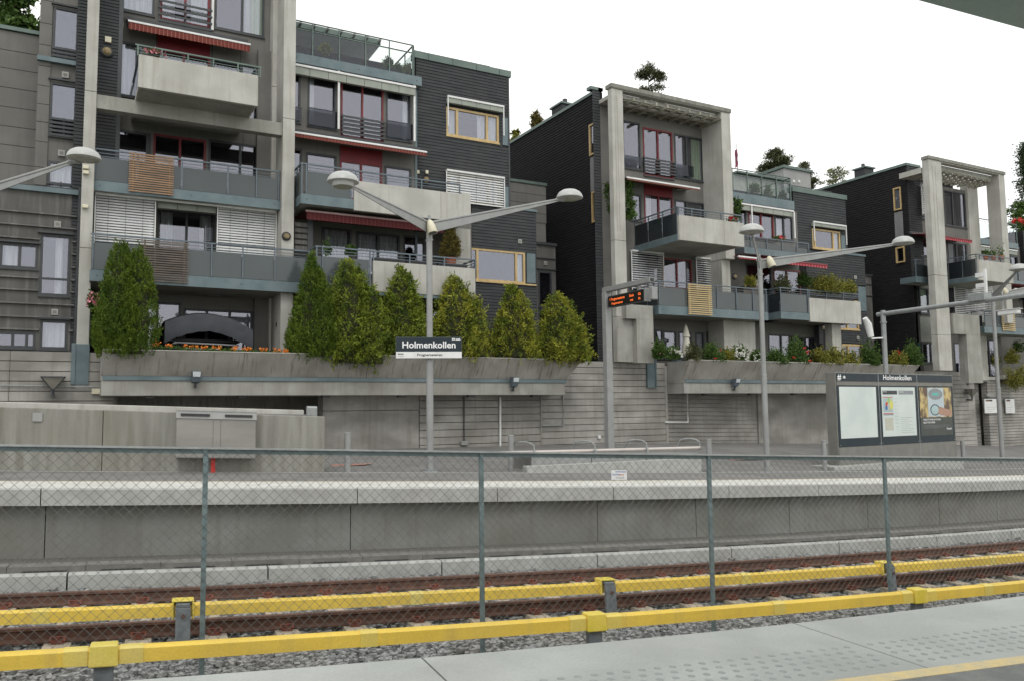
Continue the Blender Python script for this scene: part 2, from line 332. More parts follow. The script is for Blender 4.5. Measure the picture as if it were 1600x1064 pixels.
# ---------------------------------------------------------------- foliage
def leaves(name, P, D, Ln, Wd, m, parent, core=None, kind=None):
    """one mesh of many small rhombic leaves"""
    P = np.asarray(P, float); D = np.asarray(D, float); n = len(P); D /= np.linalg.norm(D, axis=1)[:, None] + 1e-9
    R_ = rng.normal(size=(n, 3)); U = np.cross(D, R_); U /= np.linalg.norm(U, axis=1)[:, None] + 1e-9
    Ln = np.broadcast_to(Ln, n)[:, None]; Wd = np.broadcast_to(Wd, n)[:, None]
    V = np.stack([P, P + D * Ln * .45 + U * Wd, P + D * Ln, P + D * Ln * .45 - U * Wd], 1).reshape(-1, 3)
    nv = len(V); Fq = np.arange(4 * n).reshape(n, 4)
    org = ORG[parent.name]
    cv, cf = (core if core else ([], []))
    allv = np.vstack([V, np.array(cv).reshape(-1, 3)]) if len(cv) else V
    me = bpy.data.meshes.new(name); me.from_pydata((allv - org).tolist(), [], Fq.tolist() + [tuple(i + nv for i in f) for f in cf]); me.update()
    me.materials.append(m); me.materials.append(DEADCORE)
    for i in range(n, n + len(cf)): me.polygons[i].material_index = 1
    o = bpy.data.objects.new(name, me); col.objects.link(o); o.parent = parent; ORG[o.name] = org
    if kind: o['kind'] = kind
    return o
def thuja(p, H, R, label, m, n=9000, L=.13, wd=.022, peaks=((0, 0, 1),), fullness=.55, spread=1.0, group='thuja shrubs in the concrete planters', seed=0, cat='thuja shrub', name='thuja_shrub', rag=.22, up=.9, fan=1.0, per=26):
    """sprays: every branchlet leaves the stem, climbs outwards and carries a flat fan of scale leaves"""
    global rng
    rng = np.random.default_rng(100 + seed)
    t = thing(name, label, cat, p, group)
    p = np.array(p, float)
    MB().tube([p, p + [0, 0, H * .5], p + [0, 0, H * .85]], [R * .07, R * .05, R * .015], 7).done('trunk', BARK, t)
    Ps = []; Ds = []; core_v = []; core_f = []
    tot = sum(k[2] ** 1.5 for k in peaks)
    for dx, dy, ks in peaks:
        h = H * ks; nb = max(20, int(n * ks ** 1.5 / tot / per)); wR = R * (ks ** .6 if len(peaks) > 1 else 1)
        z = rng.beta(1.05, 1.25, nb); a = rng.uniform(0, 2 * pi, nb)
        prof = np.where(z < .2, .82 + .18 * z / .2, np.clip(1 - (z - .2) / .8, 0, 1) ** fullness)
        lump = .5 + .5 * np.sin(a * 3 + z * 9 + seed) * np.sin(z * 17 + a * 2 + seed * 2)
        r = wR * (prof * (1 - rag + rag * lump + rng.normal(size=nb) * rag * .35) + .02)
        zt_ = z * h + rng.uniform(0, .06, nb) * H * (1 + .6 * (rng.random(nb) < .12))
        tip = np.stack([p[0] + dx * R + r * np.cos(a), p[1] + dy * R + r * np.sin(a), p[2] + zt_], 1)
        dr = np.stack([np.cos(a), np.sin(a), np.full(nb, up)], 1) + rng.normal(size=(nb, 3)) * .35 * spread; dr /= np.linalg.norm(dr, axis=1)[:, None]
        side = np.cross(dr, rng.normal(size=(nb, 3))); side /= np.linalg.norm(side, axis=1)[:, None]
        Lb = rng.uniform(.16, .34, nb)[:, None] * min(1.0, H / 2.2) ** .5 * fan
        for k in range(per):
            u = rng.uniform(0, 1, (nb, 1)); w_ = (1 - u * .75) * .30 * Lb * rng.uniform(-1, 1, (nb, 1))
            Ps.append(tip - dr * Lb * (1 - u) + side * w_ + rng.normal(size=(nb, 3)) * .012)
            Ds.append(dr + side * np.sign(w_) * .7 + rng.normal(size=(nb, 3)) * .25)
        # a thinner inner layer keeps the shrub from looking hollow
        ni = nb * 5; zi = rng.beta(1.05, 1.25, ni); ai = rng.uniform(0, 2 * pi, ni); pi_ = np.where(zi < .2, .82 + .18 * zi / .2, np.clip(1 - (zi - .2) / .8, 0, 1) ** fullness)
        ri = wR * pi_ * rng.uniform(.45, .82, ni); Ps.append(np.stack([p[0] + dx * R + ri * np.cos(ai), p[1] + dy * R + ri * np.sin(ai), p[2] + zi * h], 1)); Ds.append(np.stack([np.cos(ai), np.sin(ai), np.full(ni, .8)], 1) + rng.normal(size=(ni, 3)) * .5)
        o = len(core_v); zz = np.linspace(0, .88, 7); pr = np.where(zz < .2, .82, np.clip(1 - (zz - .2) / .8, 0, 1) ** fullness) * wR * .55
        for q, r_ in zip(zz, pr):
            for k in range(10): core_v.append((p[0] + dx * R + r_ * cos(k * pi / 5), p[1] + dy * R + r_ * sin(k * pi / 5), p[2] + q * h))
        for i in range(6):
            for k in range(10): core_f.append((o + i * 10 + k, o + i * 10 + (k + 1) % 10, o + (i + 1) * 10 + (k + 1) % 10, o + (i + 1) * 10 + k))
    P = np.vstack(Ps); D = np.vstack(Ds)
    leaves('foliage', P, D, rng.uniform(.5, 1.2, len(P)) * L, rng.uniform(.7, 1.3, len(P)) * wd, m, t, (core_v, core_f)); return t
def bush(p, R, H, label, m, n=1200, L=.09, wd=.025, flowers=None, nf=0, fs=.035, group='plants along the right planter', cat='shrub', name='garden_shrub', droop=0., stemmy=.25):
    t = thing(name, label, cat, p, group); p = np.array(p, float)
    k = 26; c = rng.normal(size=(k, 3)); c /= np.linalg.norm(c, axis=1)[:, None]; c *= rng.uniform(.35, .85, k)[:, None]; c[:, 2] = np.abs(c[:, 2]) if not droop else c[:, 2]
    idx = rng.integers(0, k, n); q = c[idx] + rng.normal(size=(n, 3)) * stemmy * .8
    P = p + q * [R, R * .8, H]; 
    if not droop: P[:, 2] = np.maximum(P[:, 2], p[2] - .05)
    D = q + [0, 0, .4 - droop] + rng.normal(size=(n, 3)) * .6
    leaves('foliage', P, D, rng.uniform(.6, 1.3, n) * L, rng.uniform(.7, 1.3, n) * wd, m, t)
    b = MB()
    for i in range(0, k, 2): b.tube([p, p + c[i] * [R, R * .8, H] * .6], [.012, .006], 4)
    b.done('stem', BARK, t)
    if flowers:
        P2 = []; D2 = []
        for i in range(nf):
            v = rng.normal(size=3); v /= np.linalg.norm(v); v[2] = abs(v[2]); v[1] = -abs(v[1]); cc = p + v * [R * .9, R * .8, H * .95]
            for j in range(7): P2.append(cc + rng.normal(size=3) * fs * .3); D2.append(rng.normal(size=3) + [0, -.3, .3])
        leaves('flower', P2, D2, fs, fs * .5, flowers, t)
    return t
def tree(p, H, crown_R, label, m, n=3000, L=.22, wd=.06, trunk_r=.2, crown_from=.45, flat=.5, clumps=30, name='tree', cat='tree', shape='round', group='trees behind the apartment roofs', seed=1, cs=.16):
    global rng
    rng = np.random.default_rng(500 + seed)
    t = thing(name, label, cat, p, group); p = np.array(p, float)
    MB().tube([p, p + [rng.normal() * .15, 0, H * .5], p + [rng.normal() * .2, 0, H * .95]], [trunk_r, trunk_r * .7, trunk_r * .15], 8).done('trunk', BARK, t, smooth=True)
    cl = []
    for i in range(clumps):
        z = rng.uniform(crown_from, 1.0); a = rng.uniform(0, 2 * pi)
        if shape == 'cone': r = crown_R * (1.02 - z) / (1.02 - crown_from) * rng.uniform(.3, 1)
        else: r = crown_R * sqrt(max(.02, 1 - ((z - (1 + crown_from) / 2) / ((1 - crown_from) / 2)) ** 2)) * rng.uniform(.2, 1)
        cl.append(p + [r * cos(a), r * sin(a), z * H])
    cl = np.array(cl); b = MB()
    for c in cl[::1]: b.tube([[p[0], p[1], c[2] - np.hypot(*(c[:2] - p[:2])) * .35], c], [trunk_r * .25, .015], 5)
    b.done('limb', BARK, t)
    idx = rng.integers(0, clumps, n); q = rng.normal(size=(n, 3)) * [crown_R * cs, crown_R * cs, crown_R * cs * flat]
    P = cl[idx] + q; leaves('crown', P, q + rng.normal(size=(n, 3)) * .5, rng.uniform(.6, 1.3, n) * L, rng.uniform(.7, 1.3, n) * wd, m, t)
    return t

# ================================================================= LARGE STRUCTURE: ground, tracks, platforms
def srange(a, b, d): return list(np.arange(a, b + 1e-6, d))
def strip(mb, n0, n1, z0, z1, ss):          # band along the track, closed box section
    mb.prism([(n0, z0), (n1, z0), (n1, z1), (n0, z1)], ss); return mb
S_ALL = srange(-12, 60, 1.2); S_NEAR = srange(-4, 22, .6)
b = MB(); b.add([(-400, -60, -3.2), (400, -60, -3.2), (400, 600, -3.2), (-400, 600, -3.2)], [(0, 1, 2, 3)])
struct(b.done('ground', GRASS, org=(0, 0, -3.2)))
bed = MB(W); strip(bed, 4.6, 14.3, -1.8, -1.29, S_ALL)
struct(bed.done('ballast_bed', BED))
# hill behind the houses
b = MB(); hx = [-60, -20, 20, 60, 120]; hy = [41, 60, 100, 160]
vs = [(x, y, 3 + (y - 41) * .02) for y in hy for x in hx]; nx = len(hx)
b.add(vs, [(j * nx + i, j * nx + i + 1, (j + 1) * nx + i + 1, (j + 1) * nx + i) for j in range(3) for i in range(4)])
struct(b.done('hillside', GRASS))

# --- ballast stones (nobody could count them)
def stones():
    areas = [(-4, 9, 6.6, 8.2, 5200), (-4, 12, 8.2, 10.0, 9500), (9, 24, 6.9, 10.0, 8000), (-4, 12, 10.0, 13.1, 10500), (12, 34, 10.0, 13.1, 11000), (-3, 8, 5.1, 6.6, 1500)]
    P = []
    for s0, s1, n0, n1, k in areas:
        P.append(np.stack([rng.uniform(s0, s1, k), rng.uniform(n0, n1, k), -1.29 + rng.uniform(0, 1, k) ** 2 * np.where(rng.random(k) < .5, .05, .02)], 1))
    P = np.vstack(P); k = len(P); n = P[:, 1] + CB * (P[:, 0] - SB) ** 2; s = P[:, 0]
    Cc = np.stack([s * cos(DT) + n * sin(DT), -s * sin(DT) + n * cos(DT), P[:, 2] - G * s], 1)
    cube = np.array([(-1, -1, -1), (1, -1, -1), (1, 1, -1), (-1, 1, -1), (-1, -1, 1), (1, -1, 1), (1, 1, 1), (-1, 1, 1)], float)
    V = cube[None] * rng.uniform(.45, 1.05, (k, 8, 3)); sc = rng.uniform(.022, .046, (k, 1, 1)) * np.stack([rng.uniform(.9, 1.5, k), rng.uniform(.7, 1.1, k), rng.uniform(.55, .9, k)], 1)[:, None, :]
    V = V * sc
    a = rng.uniform(0, 2 * pi, k); ca, sa = np.cos(a), np.sin(a); tl = rng.uniform(-.6, .6, k)
    x = V[..., 0] * ca[:, None] - V[..., 1] * sa[:, None]; y = V[..., 0] * sa[:, None] + V[..., 1] * ca[:, None]; z = V[..., 2] + x * tl[:, None] * .5
    V = np.stack([x, y, z], 2) + Cc[:, None, :]
    F = np.array([(0, 3, 2, 1), (4, 5, 6, 7), (0, 1, 5, 4), (1, 2, 6, 5), (2, 3, 7, 6), (3, 0, 4, 7)])
    Fa = (F[None] + (np.arange(k) * 8)[:, None, None]).reshape(-1, 4)
    me = bpy.data.meshes.new('ballast'); me.from_pydata(V.reshape(-1, 3).tolist(), [], Fa.tolist()); me.materials.append(STONE)
    o = bpy.data.objects.new('ballast', me); col.objects.link(o); o['kind'] = 'stuff'
    o['label'] = 'grey crushed stone ballast under and between the tracks'
stones()

# --- two tracks: rails, sleepers, clips
def track(name, label, n0, n1, sl0, sl1, s_from, s_to, ztop=-1.05):
    t = thing(name, label, 'railway track', W(s_from, (n0 + n1) / 2, -1.3)); t['kind'] = 'structure'
    ss = srange(s_from, s_to, .8)
    for n in (n0, n1):
        pr = [(-.07, -.165), (.07, -.165), (.07, -.15), (.012, -.125), (.012, -.05), (.036, -.035), (.036, -.006), (.028, 0), (-.028, 0), (-.036, -.006), (-.036, -.035), (-.012, -.05), (-.012, -.125), (-.07, -.15)]
        m = MB(W); m.prism([(n + a, ztop + z) for a, z in pr], ss); m.done('rail', RUST, t)
    first = None; fc = None
    k = 0
    s = s_from + .3
    while s < s_to:
        m = MB(W)
        for nn in ((n0, n1)):
            m.hexa([(s - .15, nn - .42, -1.34), (s + .15, nn - .42, -1.34), (s + .15, nn + .42, -1.34), (s - .15, nn + .42, -1.34),
                    (s - .13, nn - .38, -1.213), (s + .13, nn - .38, -1.213), (s + .13, nn + .36, -1.213), (s - .13, nn + .36, -1.213)])
        m.box(s - .12, s + .12, n0 + .3, n1 - .3, -1.34, -1.25)
        sl = m.done('sleeper', SLEEP, t)
        for nn in (n0 - .11, n0 + .11, n1 - .11, n1 + .11):
            sg = -1 if nn in (n0 - .11, n1 - .11) else 1
            m = MB(W); m.box(s - .055, s + .055, nn - .035, nn + .035, -1.213, -1.185)
            m.tube([(s - .06, nn + sg * .03, -1.185), (s - .075, nn - sg * .03, -1.155), (s, nn - sg * .045, -1.16), (s + .075, nn - sg * .03, -1.155), (s + .06, nn + sg * .03, -1.185)], .014, 5)
            m.tube([(s, nn, -1.185), (s, nn, -1.14)], .022, 6)
            m.done('rail_clip', CLIP, sl)
        s += .785
    return t
track('railway_track', 'rusty far railway track with concrete sleepers, running below the opposite platform', 10.0, 11.85, 0, 0, -3.65, 34)
t = thing('railway_track', 'near railway track with rusty rails low beside the near platform edge', 'railway track', W(-4, 6.6, -1.3)); t['kind'] = 'structure'
for n in (5.88, 7.33):
    m = MB(W); m.prism([(n - .036, -1.2), (n + .036, -1.2), (n + .036, -1.05), (n - .036, -1.05)], S_NEAR); m.done('rail', RUST, t)
for s in srange(-3.9, 20, .785):
    MB(W).box(s - .12, s + .12, 5.3, 7.5, -1.34, -1.24).done('sleeper', SLEEP, t)
m = MB(W); m.box(1.75, 2.55, 6.2, 7.2, -1.26, -1.12); tag(m.done('track_box', DKBLUE, bevel=.02), 'dark blue equipment cover lying in the ballast below the near platform', 'equipment box')

# --- yellow third-rail covers
def third_rail(label, n, ztop, joints, brackets, s_from, s_to, far):
    t = thing('third_rail', label, 'third rail', W(s_from, n, ztop - .2)); t['kind'] = 'structure'
    hw = .05; h = .132
    prof = [(n - hw, ztop - h), (n + hw, ztop - h), (n + hw, ztop - .02), (n + hw - .02, ztop), (n - hw + .02, ztop), (n - hw, ztop - .02)]
    cuts = [s_from] + list(joints) + [s_to]
    for a, b_ in zip(cuts[:-1], cuts[1:]):
        k = max(2, int((b_ - a) / .8)); m = MB(W); m.prism(prof, list(np.linspace(a + .006, b_ - .006, k + 1))); m.done('rail_cover', COVER, t)
    p2 = [(n - hw - .006, ztop - h - .003), (n + hw + .006, ztop - h - .003), (n + hw + .006, ztop - .014), (n + hw - .016, ztop + .006), (n - hw + .016, ztop + .006), (n - hw - .006, ztop - .014)]
    for j in joints:
        m = MB(W); m.prism(p2, [j - .01, j + .15]); m.done('joint_sleeve', SLEEVE, t)
    for s in brackets:
        m = MB(W)
        if far:   # arched cap, open towards the platform where the bracket comes through
            e = .02
            m.box(s - .112, s + .112, n - .10, n + .08, ztop + .030, ztop + .048); m.box(s - .112, s - .09, n - .10, n + .08, ztop - h - .02, ztop + .030)
            m.box(s + .09, s + .112, n - .10, n + .08, ztop - h - .02, ztop + .030); m.box(s - .112, s + .112, n + .06, n + .08, ztop - h, ztop + .030)
            c = m.done('cover_cap', CAPM, t, bevel=.012)
            m = MB(W); m.hexa([(s - .075, n - .20, -1.33), (s + .075, n - .20, -1.33), (s + .075, n - .15, -1.33), (s - .075, n - .15, -1.33),
                               (s - .075, n - .16, ztop - .02), (s + .075, n - .16, ztop - .02), (s + .075, n - .11, ztop - .02), (s - .075, n - .11, ztop - .02)])
            m.box(s - .07, s + .07, n - .15, n + .05, ztop - .019, ztop + .02); br = m.done('bracket', GALVD, t, bevel=.005)
            m = MB(W); m.tube([(s, n - .205, ztop - .10), (s, n - .16, ztop - .10)], .022, 6); m.done('bolt', RUST, br)
            m = MB(W); m.box(s - .12, s + .12, n - .27, n - .05, -1.33, -1.27); m.done('foot_plate', SLEEP, br)
        else:
            m.hexa([(s - .112, n - .085, ztop - h - .015), (s + .112, n - .085, ztop - h - .015), (s + .112, n + .07, ztop - h - .015), (s - .112, n + .07, ztop - h - .015),
                    (s - .105, n - .08, ztop + .03), (s + .105, n - .08, ztop + .03), (s + .105, n + .065, ztop + .03), (s - .105, n + .065, ztop + .03)])
            m.done('cover_cap', CAPM, t, bevel=.012)
            m = MB(W); m.prism(p2, [s - .30, s - .12]); m.prism(p2, [s + .12, s + .30]); m.done('joint_sleeve', SLEEVE, t)
            m = MB(W); m.box(s - .075, s + .075, n - .04, n + .04, -1.33, ztop - h - .02); m.done('bracket', GALVD, t, bevel=.006)
third_rail('near yellow third-rail cover nearest the platform edge, with boxy yellow caps', 7.62, -.70, [1.71, 6.41, 9.95, 14.5, 19], [-.42, 4.12, 8.72, 13.3, 17.9], -4, 22, False)
third_rail('far yellow third-rail cover in front of the far rails, carried on grey brackets', 9.66, -.80, [-1.2, 2.75, 7.6, 13.0, 18.1], [.23, 5.39, 10.44, 15.6, 20.8], -4, 34, True)

# --- far platform: kerb, wall panels, overhanging edge slabs, paving
p = thing('ballast_kerb', 'low pale concrete kerb blocks retaining the ballast beside the far track', 'kerb', W(-4, 13.2, -1.3)); p['kind'] = 'structure'
cj = [-9.5, -6.7, -4.0, -1.22, 1.51, 4.27, 7.19, 10.2, 13.1, 16.3, 19.3, 22.2, 25.2, 28.2, 31.2, 34.2, 37.2]
for a, b_ in zip(cj[:-1], cj[1:]):
    m = MB(W); m.prism([(13.12, -1.5), (13.30, -1.5), (13.30, -1.05), (13.14, -1.05), (13.12, -1.07)], list(np.linspace(a + .012, b_ - .012, 4))); m.done('kerb_block', KERB, p)
p = thing('platform_drain', 'dark concrete channel strip behind the pale kerb blocks', 'channel', W(-4, 13.5, -1.1)); p['kind'] = 'structure'
for a in srange(-8, 36, 1.0):
    MB(W).box(a + .004, a + .996, 13.31, 13.62, -1.3, -.962 if int(a) % 2 else -.967).done('channel_block', CHAN, p)
    MB(W).box(a + .2, a + .75, 13.296, 13.309, -1.049, -1.028).done('drain_slot', BLACK, p)
m = MB(W); m.prism([(13.62, -1.4), (14.6, -1.4), (14.6, -1.05), (13.62, -.99)], S_ALL); o = m.done('gravel_strip', GRAVEL); o['kind'] = 'stuff'; o['label'] = 'strip of fine grey gravel at the foot of the far platform wall'

FP = thing('far_platform', 'opposite station platform with asphalt deck and overhanging pale concrete edge', 'platform', W(0, 15, -1.1)); FP['kind'] = 'structure'
wj = [-12, -6.9, -4.3, -1.68, 3.06, 5.5, 8.0, 10.42, 13.07, 15.66, 18.44, 21.1, 23.7, 26.3, 28.9, 31.5, 34.1, 36.7, 39.3, 42, 44.6, 47.2, 50]
for a, b_ in zip(wj[:-1], wj[1:]):
    if a == 3.06: b_ = 8.0
    if a == 5.5: continue
    m = MB(W); m.prism([(14.55, -1.5), (14.8, -1.5), (14.8, -.2), (14.55, -.2)], list(np.linspace(a + .008, b_ - .008, 5))); m.done('wall_panel', CONCP, FP)
MB(W).prism([(14.8, -1.5), (14.95, -1.5), (14.95, -.2), (14.8, -.2)], S_ALL).done('wall_backing', BED, FP)
ej = [-9.5, -6.4, -1.73, 3.13, 5.75, 8.25, 11.15, 13.79, 16.43, 19.6, 22.3, 25, 27.7, 30.4, 33.1, 35.8, 38.5, 41.2, 43.9, 46.6, 49.3]
for a, b_ in zip(ej[:-1], ej[1:]):
    m = MB(W); m.prism([(14.32, -.215), (15.7, -.215), (15.7, .05), (14.36, .05), (14.32, .03)], list(np.linspace(a + .008, b_ - .008, 5))); m.done('edge_slab', KERB, FP)
MB(W).prism([(14.37, .046), (15.62, .046), (15.62, .054), (14.37, .054)], S_ALL).done('pale_edge_strip', EDGEW, FP)
MB(W).prism([(15.62, .046), (15.78, .046), (15.78, .0535), (15.62, .0535)], S_ALL).done('painted_line', PALEY, FP)
MB(W).prism([(15.70, -.3), (18.3, -.3), (18.3, .05), (15.70, .05)], S_ALL).done('deck', ASPH, FP)
MB(W).prism([(18.30, -.3), (18.40, -.3), (18.40, .056), (18.30, .056)], S_ALL).done('deck_kerb', KERB, FP)

# forecourt behind the platform rises gently to the retaining wall
def wall_base_z(X):
    xs = [-20, 7.6, 15.5, 19.5, 24, 29, 41, 60]; zs = [-.02, -.02, -.10, -.15, -.27, -.45, -.88, -1.6]
    return float(np.interp(X, xs, zs))
def fore():
    ss = srange(-12, 46, 1.0); vs = []; kk = 7
    for s in ss:
        a = W(s, 18.40, .052)
        X1 = a[0] + .0; bpt = np.array([a[0] + sin(DT) * (27.2 - a[1]) * .0, 27.25, wall_base_z(a[0])])
        if bpt[1] < a[1] + .2: bpt[1] = a[1] + .2
        for k in range(kk):
            u = k / (kk - 1); q = a * (1 - u) + bpt * u; q[2] = a[2] + (bpt[2] - a[2]) * (u ** .9); vs.append(tuple(q))
    m = MB(); m.add(vs, [(i * kk + k, (i + 1) * kk + k, (i + 1) * kk + k + 1, i * kk + k + 1) for i in range(len(ss) - 1) for k in range(kk - 1)])
    return struct(m.done('forecourt', ASPH))
fore()
def fz(X, Y):    # forecourt height at a place
    best = None
    for s in srange(-12, 46, .5):
        a = W(s, 18.40, .052)
        if best is None or abs(a[0] - X) < abs(best[0] - X): best = a
    u = min(1, max(0, (Y - best[1]) / (27.25 - best[1]))); return best[2] + (wall_base_z(X) - best[2]) * u ** .9
for i, (x, y, wd_) in enumerate([(540, 726, .55), (815, 728, .3), (1160, 727, .9)]):
    q = EYE + ray(x, y) * 19.2 / (ray(x, y) @ np.array([sin(YAW), cos(YAW), 0]))
    X, Y = q[0], q[1]; Y = 20.3 if i < 2 else 20.6; X = onY(x, y, Y)[0]
    vs = [(X + wd_ * 1.3 * cos(a) * (1 + .2 * sin(3 * a)), Y + .35 * sin(a), fz(X, Y) + .012) for a in np.linspace(0, 2 * pi, 15)[:-1]]
    m = MB(); m.add(vs, [tuple(range(14))]); struct(m.done('red_paving_mark', PATCHR))

# --- near platform: edge slabs with tactile studs, yellow line, asphalt
NP = thing('near_platform', 'near station platform with pale edge slabs, tactile studs and a yellow line', 'platform', Wn(2, 5, -.4)); NP['kind'] = 'structure'
nj = [-7.6, -4.55, -1.5, 1.54, 4.57, 7.6, 10.65, 13.7, 16.7, 19.8]
for a, b_ in zip(nj[:-1], nj[1:]):
    m = MB(Wn); m.prism([(3.955, -.50), (5.13, -.50), (5.15, -.48), (5.15, -.262), (5.138, -.25), (3.955, -.25)], list(np.linspace(a + .007, b_ - .007, 7))); m.done('edge_slab', SLAB, NP)
MB(Wn).prism([(3.995, -.60), (4.95, -.60), (4.95, -.50), (3.995, -.50)], srange(-7, 19, .8)).done('slab_bed', BED, NP)
MB(Wn).prism([(3.825, -.5), (3.95, -.5), (3.95, -.247), (3.825, -.247)], srange(-7, 19, .8)).done('yellow_line', YEL, NP)
MB(Wn).prism([(-4, -.5), (3.825, -.5), (3.825, -.25), (-4, -.25)], srange(-7, 19, .8)).done('deck', ASPHN, NP)
MB(Wn).prism([(4.3, -1.8), (4.7, -1.8), (4.7, -.5), (4.3, -.5)], srange(-7, 19, .8)).done('platform_wall', CONCP, NP)
def stud_mb(s, n, mb):
    k = 10; prof = [(.025, -.2505), (.021, -.2462), (.012, -.2445)]
    vs = [(s + r * cos(2 * pi * j / k), n + r * sin(2 * pi * j / k), z) for r, z in prof for j in range(k)]
    fs = [(i * k + j, i * k + (j + 1) % k, (i + 1) * k + (j + 1) % k, (i + 1) * k + j) for i in range(2) for j in range(k)] + [tuple(2 * k + j for j in range(k))]
    mb.add(vs, fs)
rest = MB(Wn); proto = None; cnt = 0
for i, s in enumerate(srange(-1.5, 11.9, .112)):
    for r in range(5):
        n = 4.09 + r * .100 + .05 * (0); ss_ = s + (.056 if r % 2 else 0)
        if min(abs(ss_ - j) for j in nj) < .09: continue
        if 2.15 < ss_ < 7.2 and cnt < 290:
            if proto is None:
                m = MB(Wn); stud_mb(ss_, n, m); proto = m.done('tactile_stud', STUD, NP); p0 = Wn(ss_, n, -.25)
            else:
                o = proto.copy(); col.objects.link(o); o.location = Vector(Wn(ss_, n, -.25) - p0)
            cnt += 1
        else: stud_mb(ss_, n, rest)
o = rest.done('tactile_stud', STUD, NP); o['kind'] = 'stuff'

# --- shelter roof overhead (its edge shows in the top right corner)
zr = 2.9
q1 = EYE + ray(1422, 0) * 1.0; 
def nat(x, y, z):
    r = ray(x, y); t_ = (z - EYE[2]) / (r[2] + G * (r[0] * cos(DT) - r[1] * sin(DT))); q = EYE + r * t_
    return q[0] * cos(DT) - q[1] * sin(DT), q[0] * sin(DT) + q[1] * cos(DT)
sA, nA = nat(1424, 0, zr); sB, nB = nat(1600, 48, zr)
d = np.array([sB - sA, nB - nA]); d /= np.linalg.norm(d); sh = thing('platform_shelter', 'dark green edge of the near platform shelter roof overhead', 'shelter roof', W(5, 2.5, -.25))
T2 = lambda s, n, z: np.array([s * cos(DT) + n * sin(DT), -s * sin(DT) + n * cos(DT), z - G * s])
A = np.array([sA, nA]) - d * 1.6; B = np.array([sB, nB]) + d * 6; pn = np.array([d[1], -d[0]]); 
if pn[1] > 0: pn = -pn
m = MB(T2); c_ = [A, B, B + pn * 2.2, A + pn * 2.2]; m.hexa([(*c, zr) for c in c_] + [(*c, zr + .12) for c in c_]); m.done('roof_panel', CANO, sh, bevel=.01)
m = MB(T2); m.tube([(*(A + pn * .5), zr - .04), (*(B + pn * .5), zr - .04)], .045, 10); m.done('roof_purlin', CANO, sh, smooth=True)
for k in (5.0, 7.8):
    c_ = A + d * k + pn * 1.4; m = MB(T2); m.tube([(*c_, -.25), (*c_, zr)], .05, 10); m.done('roof_post', CANO, sh, smooth=True)

# ================================================================= fence between the tracks
FN = 8.2
fc = thing('chain_link_fence', 'chain-link fence with steel posts standing between the two tracks', 'fence', W(0, FN, -1.3))
FTOP = .935
posts = [-2.4, .37, 3.13, 6.05, 8.95, 12.3, 14.75]
for s in posts:
    m = MB(W); m.box(s - .023, s + .023, FN + .01, FN + .016, -1.4, FTOP); m.box(s - .023, s - .018, FN + .016, FN + .045, -1.4, FTOP); m.box(s + .018, s + .023, FN + .016, FN + .045, -1.4, FTOP)
    m.done('post', FENCE, fc)
m = MB(W); m.prism([(FN - .012, FTOP - .01), (FN + .05, FTOP - .01), (FN + .05, FTOP + .006), (FN - .012, FTOP + .006)], srange(-4, 15, .8)); m.done('top_rail', GALV, fc)
m = MB(W); m.prism([(FN + .03, FTOP - .055), (FN + .036, FTOP - .055), (FN + .036, FTOP - .01), (FN + .03, FTOP - .01)], srange(-4, 15, .8)); m.done('top_rail', FENCE, fc)
def mesh_wires():
    m = MB(W); H = FTOP + 1.22; a = .098
    z0, z1 = -1.22, FTOP - .006; s0, s1 = -4.0, 14.8; k = 0
    def seg(sa, za, sb, zb, off):
        n_ = max(1, int(abs(sb - sa) / .8)); prev = None
        w_ = .0025
        pts = [(sa + (sb - sa) * i / n_, za + (zb - za) * i / n_) for i in range(n_ + 1)]
        vs = []
        for s, z in pts: vs += [(s - w_, FN + off, z), (s + w_, FN + off, z), (s, FN + off - .003, z)]
        fs = []
        for i in range(n_):
            for j in range(3): fs.append((i * 3 + j, i * 3 + (j + 1) % 3, (i + 1) * 3 + (j + 1) % 3, (i + 1) * 3 + j))
        m.add(vs, fs)
    s = s0 - H
    while s < s1:
        sa, za, sb, zb = s, z0, s + H, z1
        if sa < s0: za += s0 - sa; sa = s0
        if sb > s1: zb -= sb - s1; sb = s1
        if sb > sa + .01: seg(sa, za, sb, zb, -.002)
        sa, za, sb, zb = s, z1, s + H, z0
        if sa < s0: za -= s0 - sa; sa = s0
        if sb > s1: zb += sb - s1; sb = s1
        if sb > sa + .01: seg(sa, za, sb, zb, .002)
        s += a
    o = m.done('wire_mesh', WIRE, fc); o['kind'] = 'stuff'
mesh_wires()
# the little notice wired to the mesh
a = W(4.86, FN - .012, 0); 
def fpt(x, y, n=FN - .012):
    r = ray(x, y); t_ = n / (r[0] * sin(DT) + r[1] * cos(DT))
    for _ in range(12):
        q = EYE + r * t_; s = q[0] * cos(DT) - q[1] * sin(DT); t_ = (n + CB * (s - SB) ** 2) / (r[0] * sin(DT) + r[1] * cos(DT))
    q = EYE + r * t_; return q[0] * cos(DT) - q[1] * sin(DT), q[2] + G * s
s0, z1 = fpt(955, 734); s1, _ = fpt(979, 734); _, z0 = fpt(955, 749)
t = thing('fence_notice', 'small white notice with blue and red print wired to the chain-link fence', 'notice', W(s0, FN, z0))
MB(W).box(s0, s1, FN - .016, FN - .012, z0, z1).done('plate', WHITE, t)
ux = W(s1, FN, z0) - W(s0, FN, z0); h = z1 - z0; wq = s1 - s0
BLU = mat('blue_print', (.05, .16, .40), rough=.6); RDP = mat('red_print', (.55, .05, .05), rough=.6)
m = MB(W); m.box(s0 + wq * .25, s1 - wq * .05, FN - .0175, FN - .0165, z1 - h * .2, z1 - h * .12); m.done('blue_bar', BLU, t)
text('NetPark', h * .26, BLU, t, W(s0 + wq * .05, FN - .018, z0 + h * .48), ux, (0, 0, 1), ext=.0005)
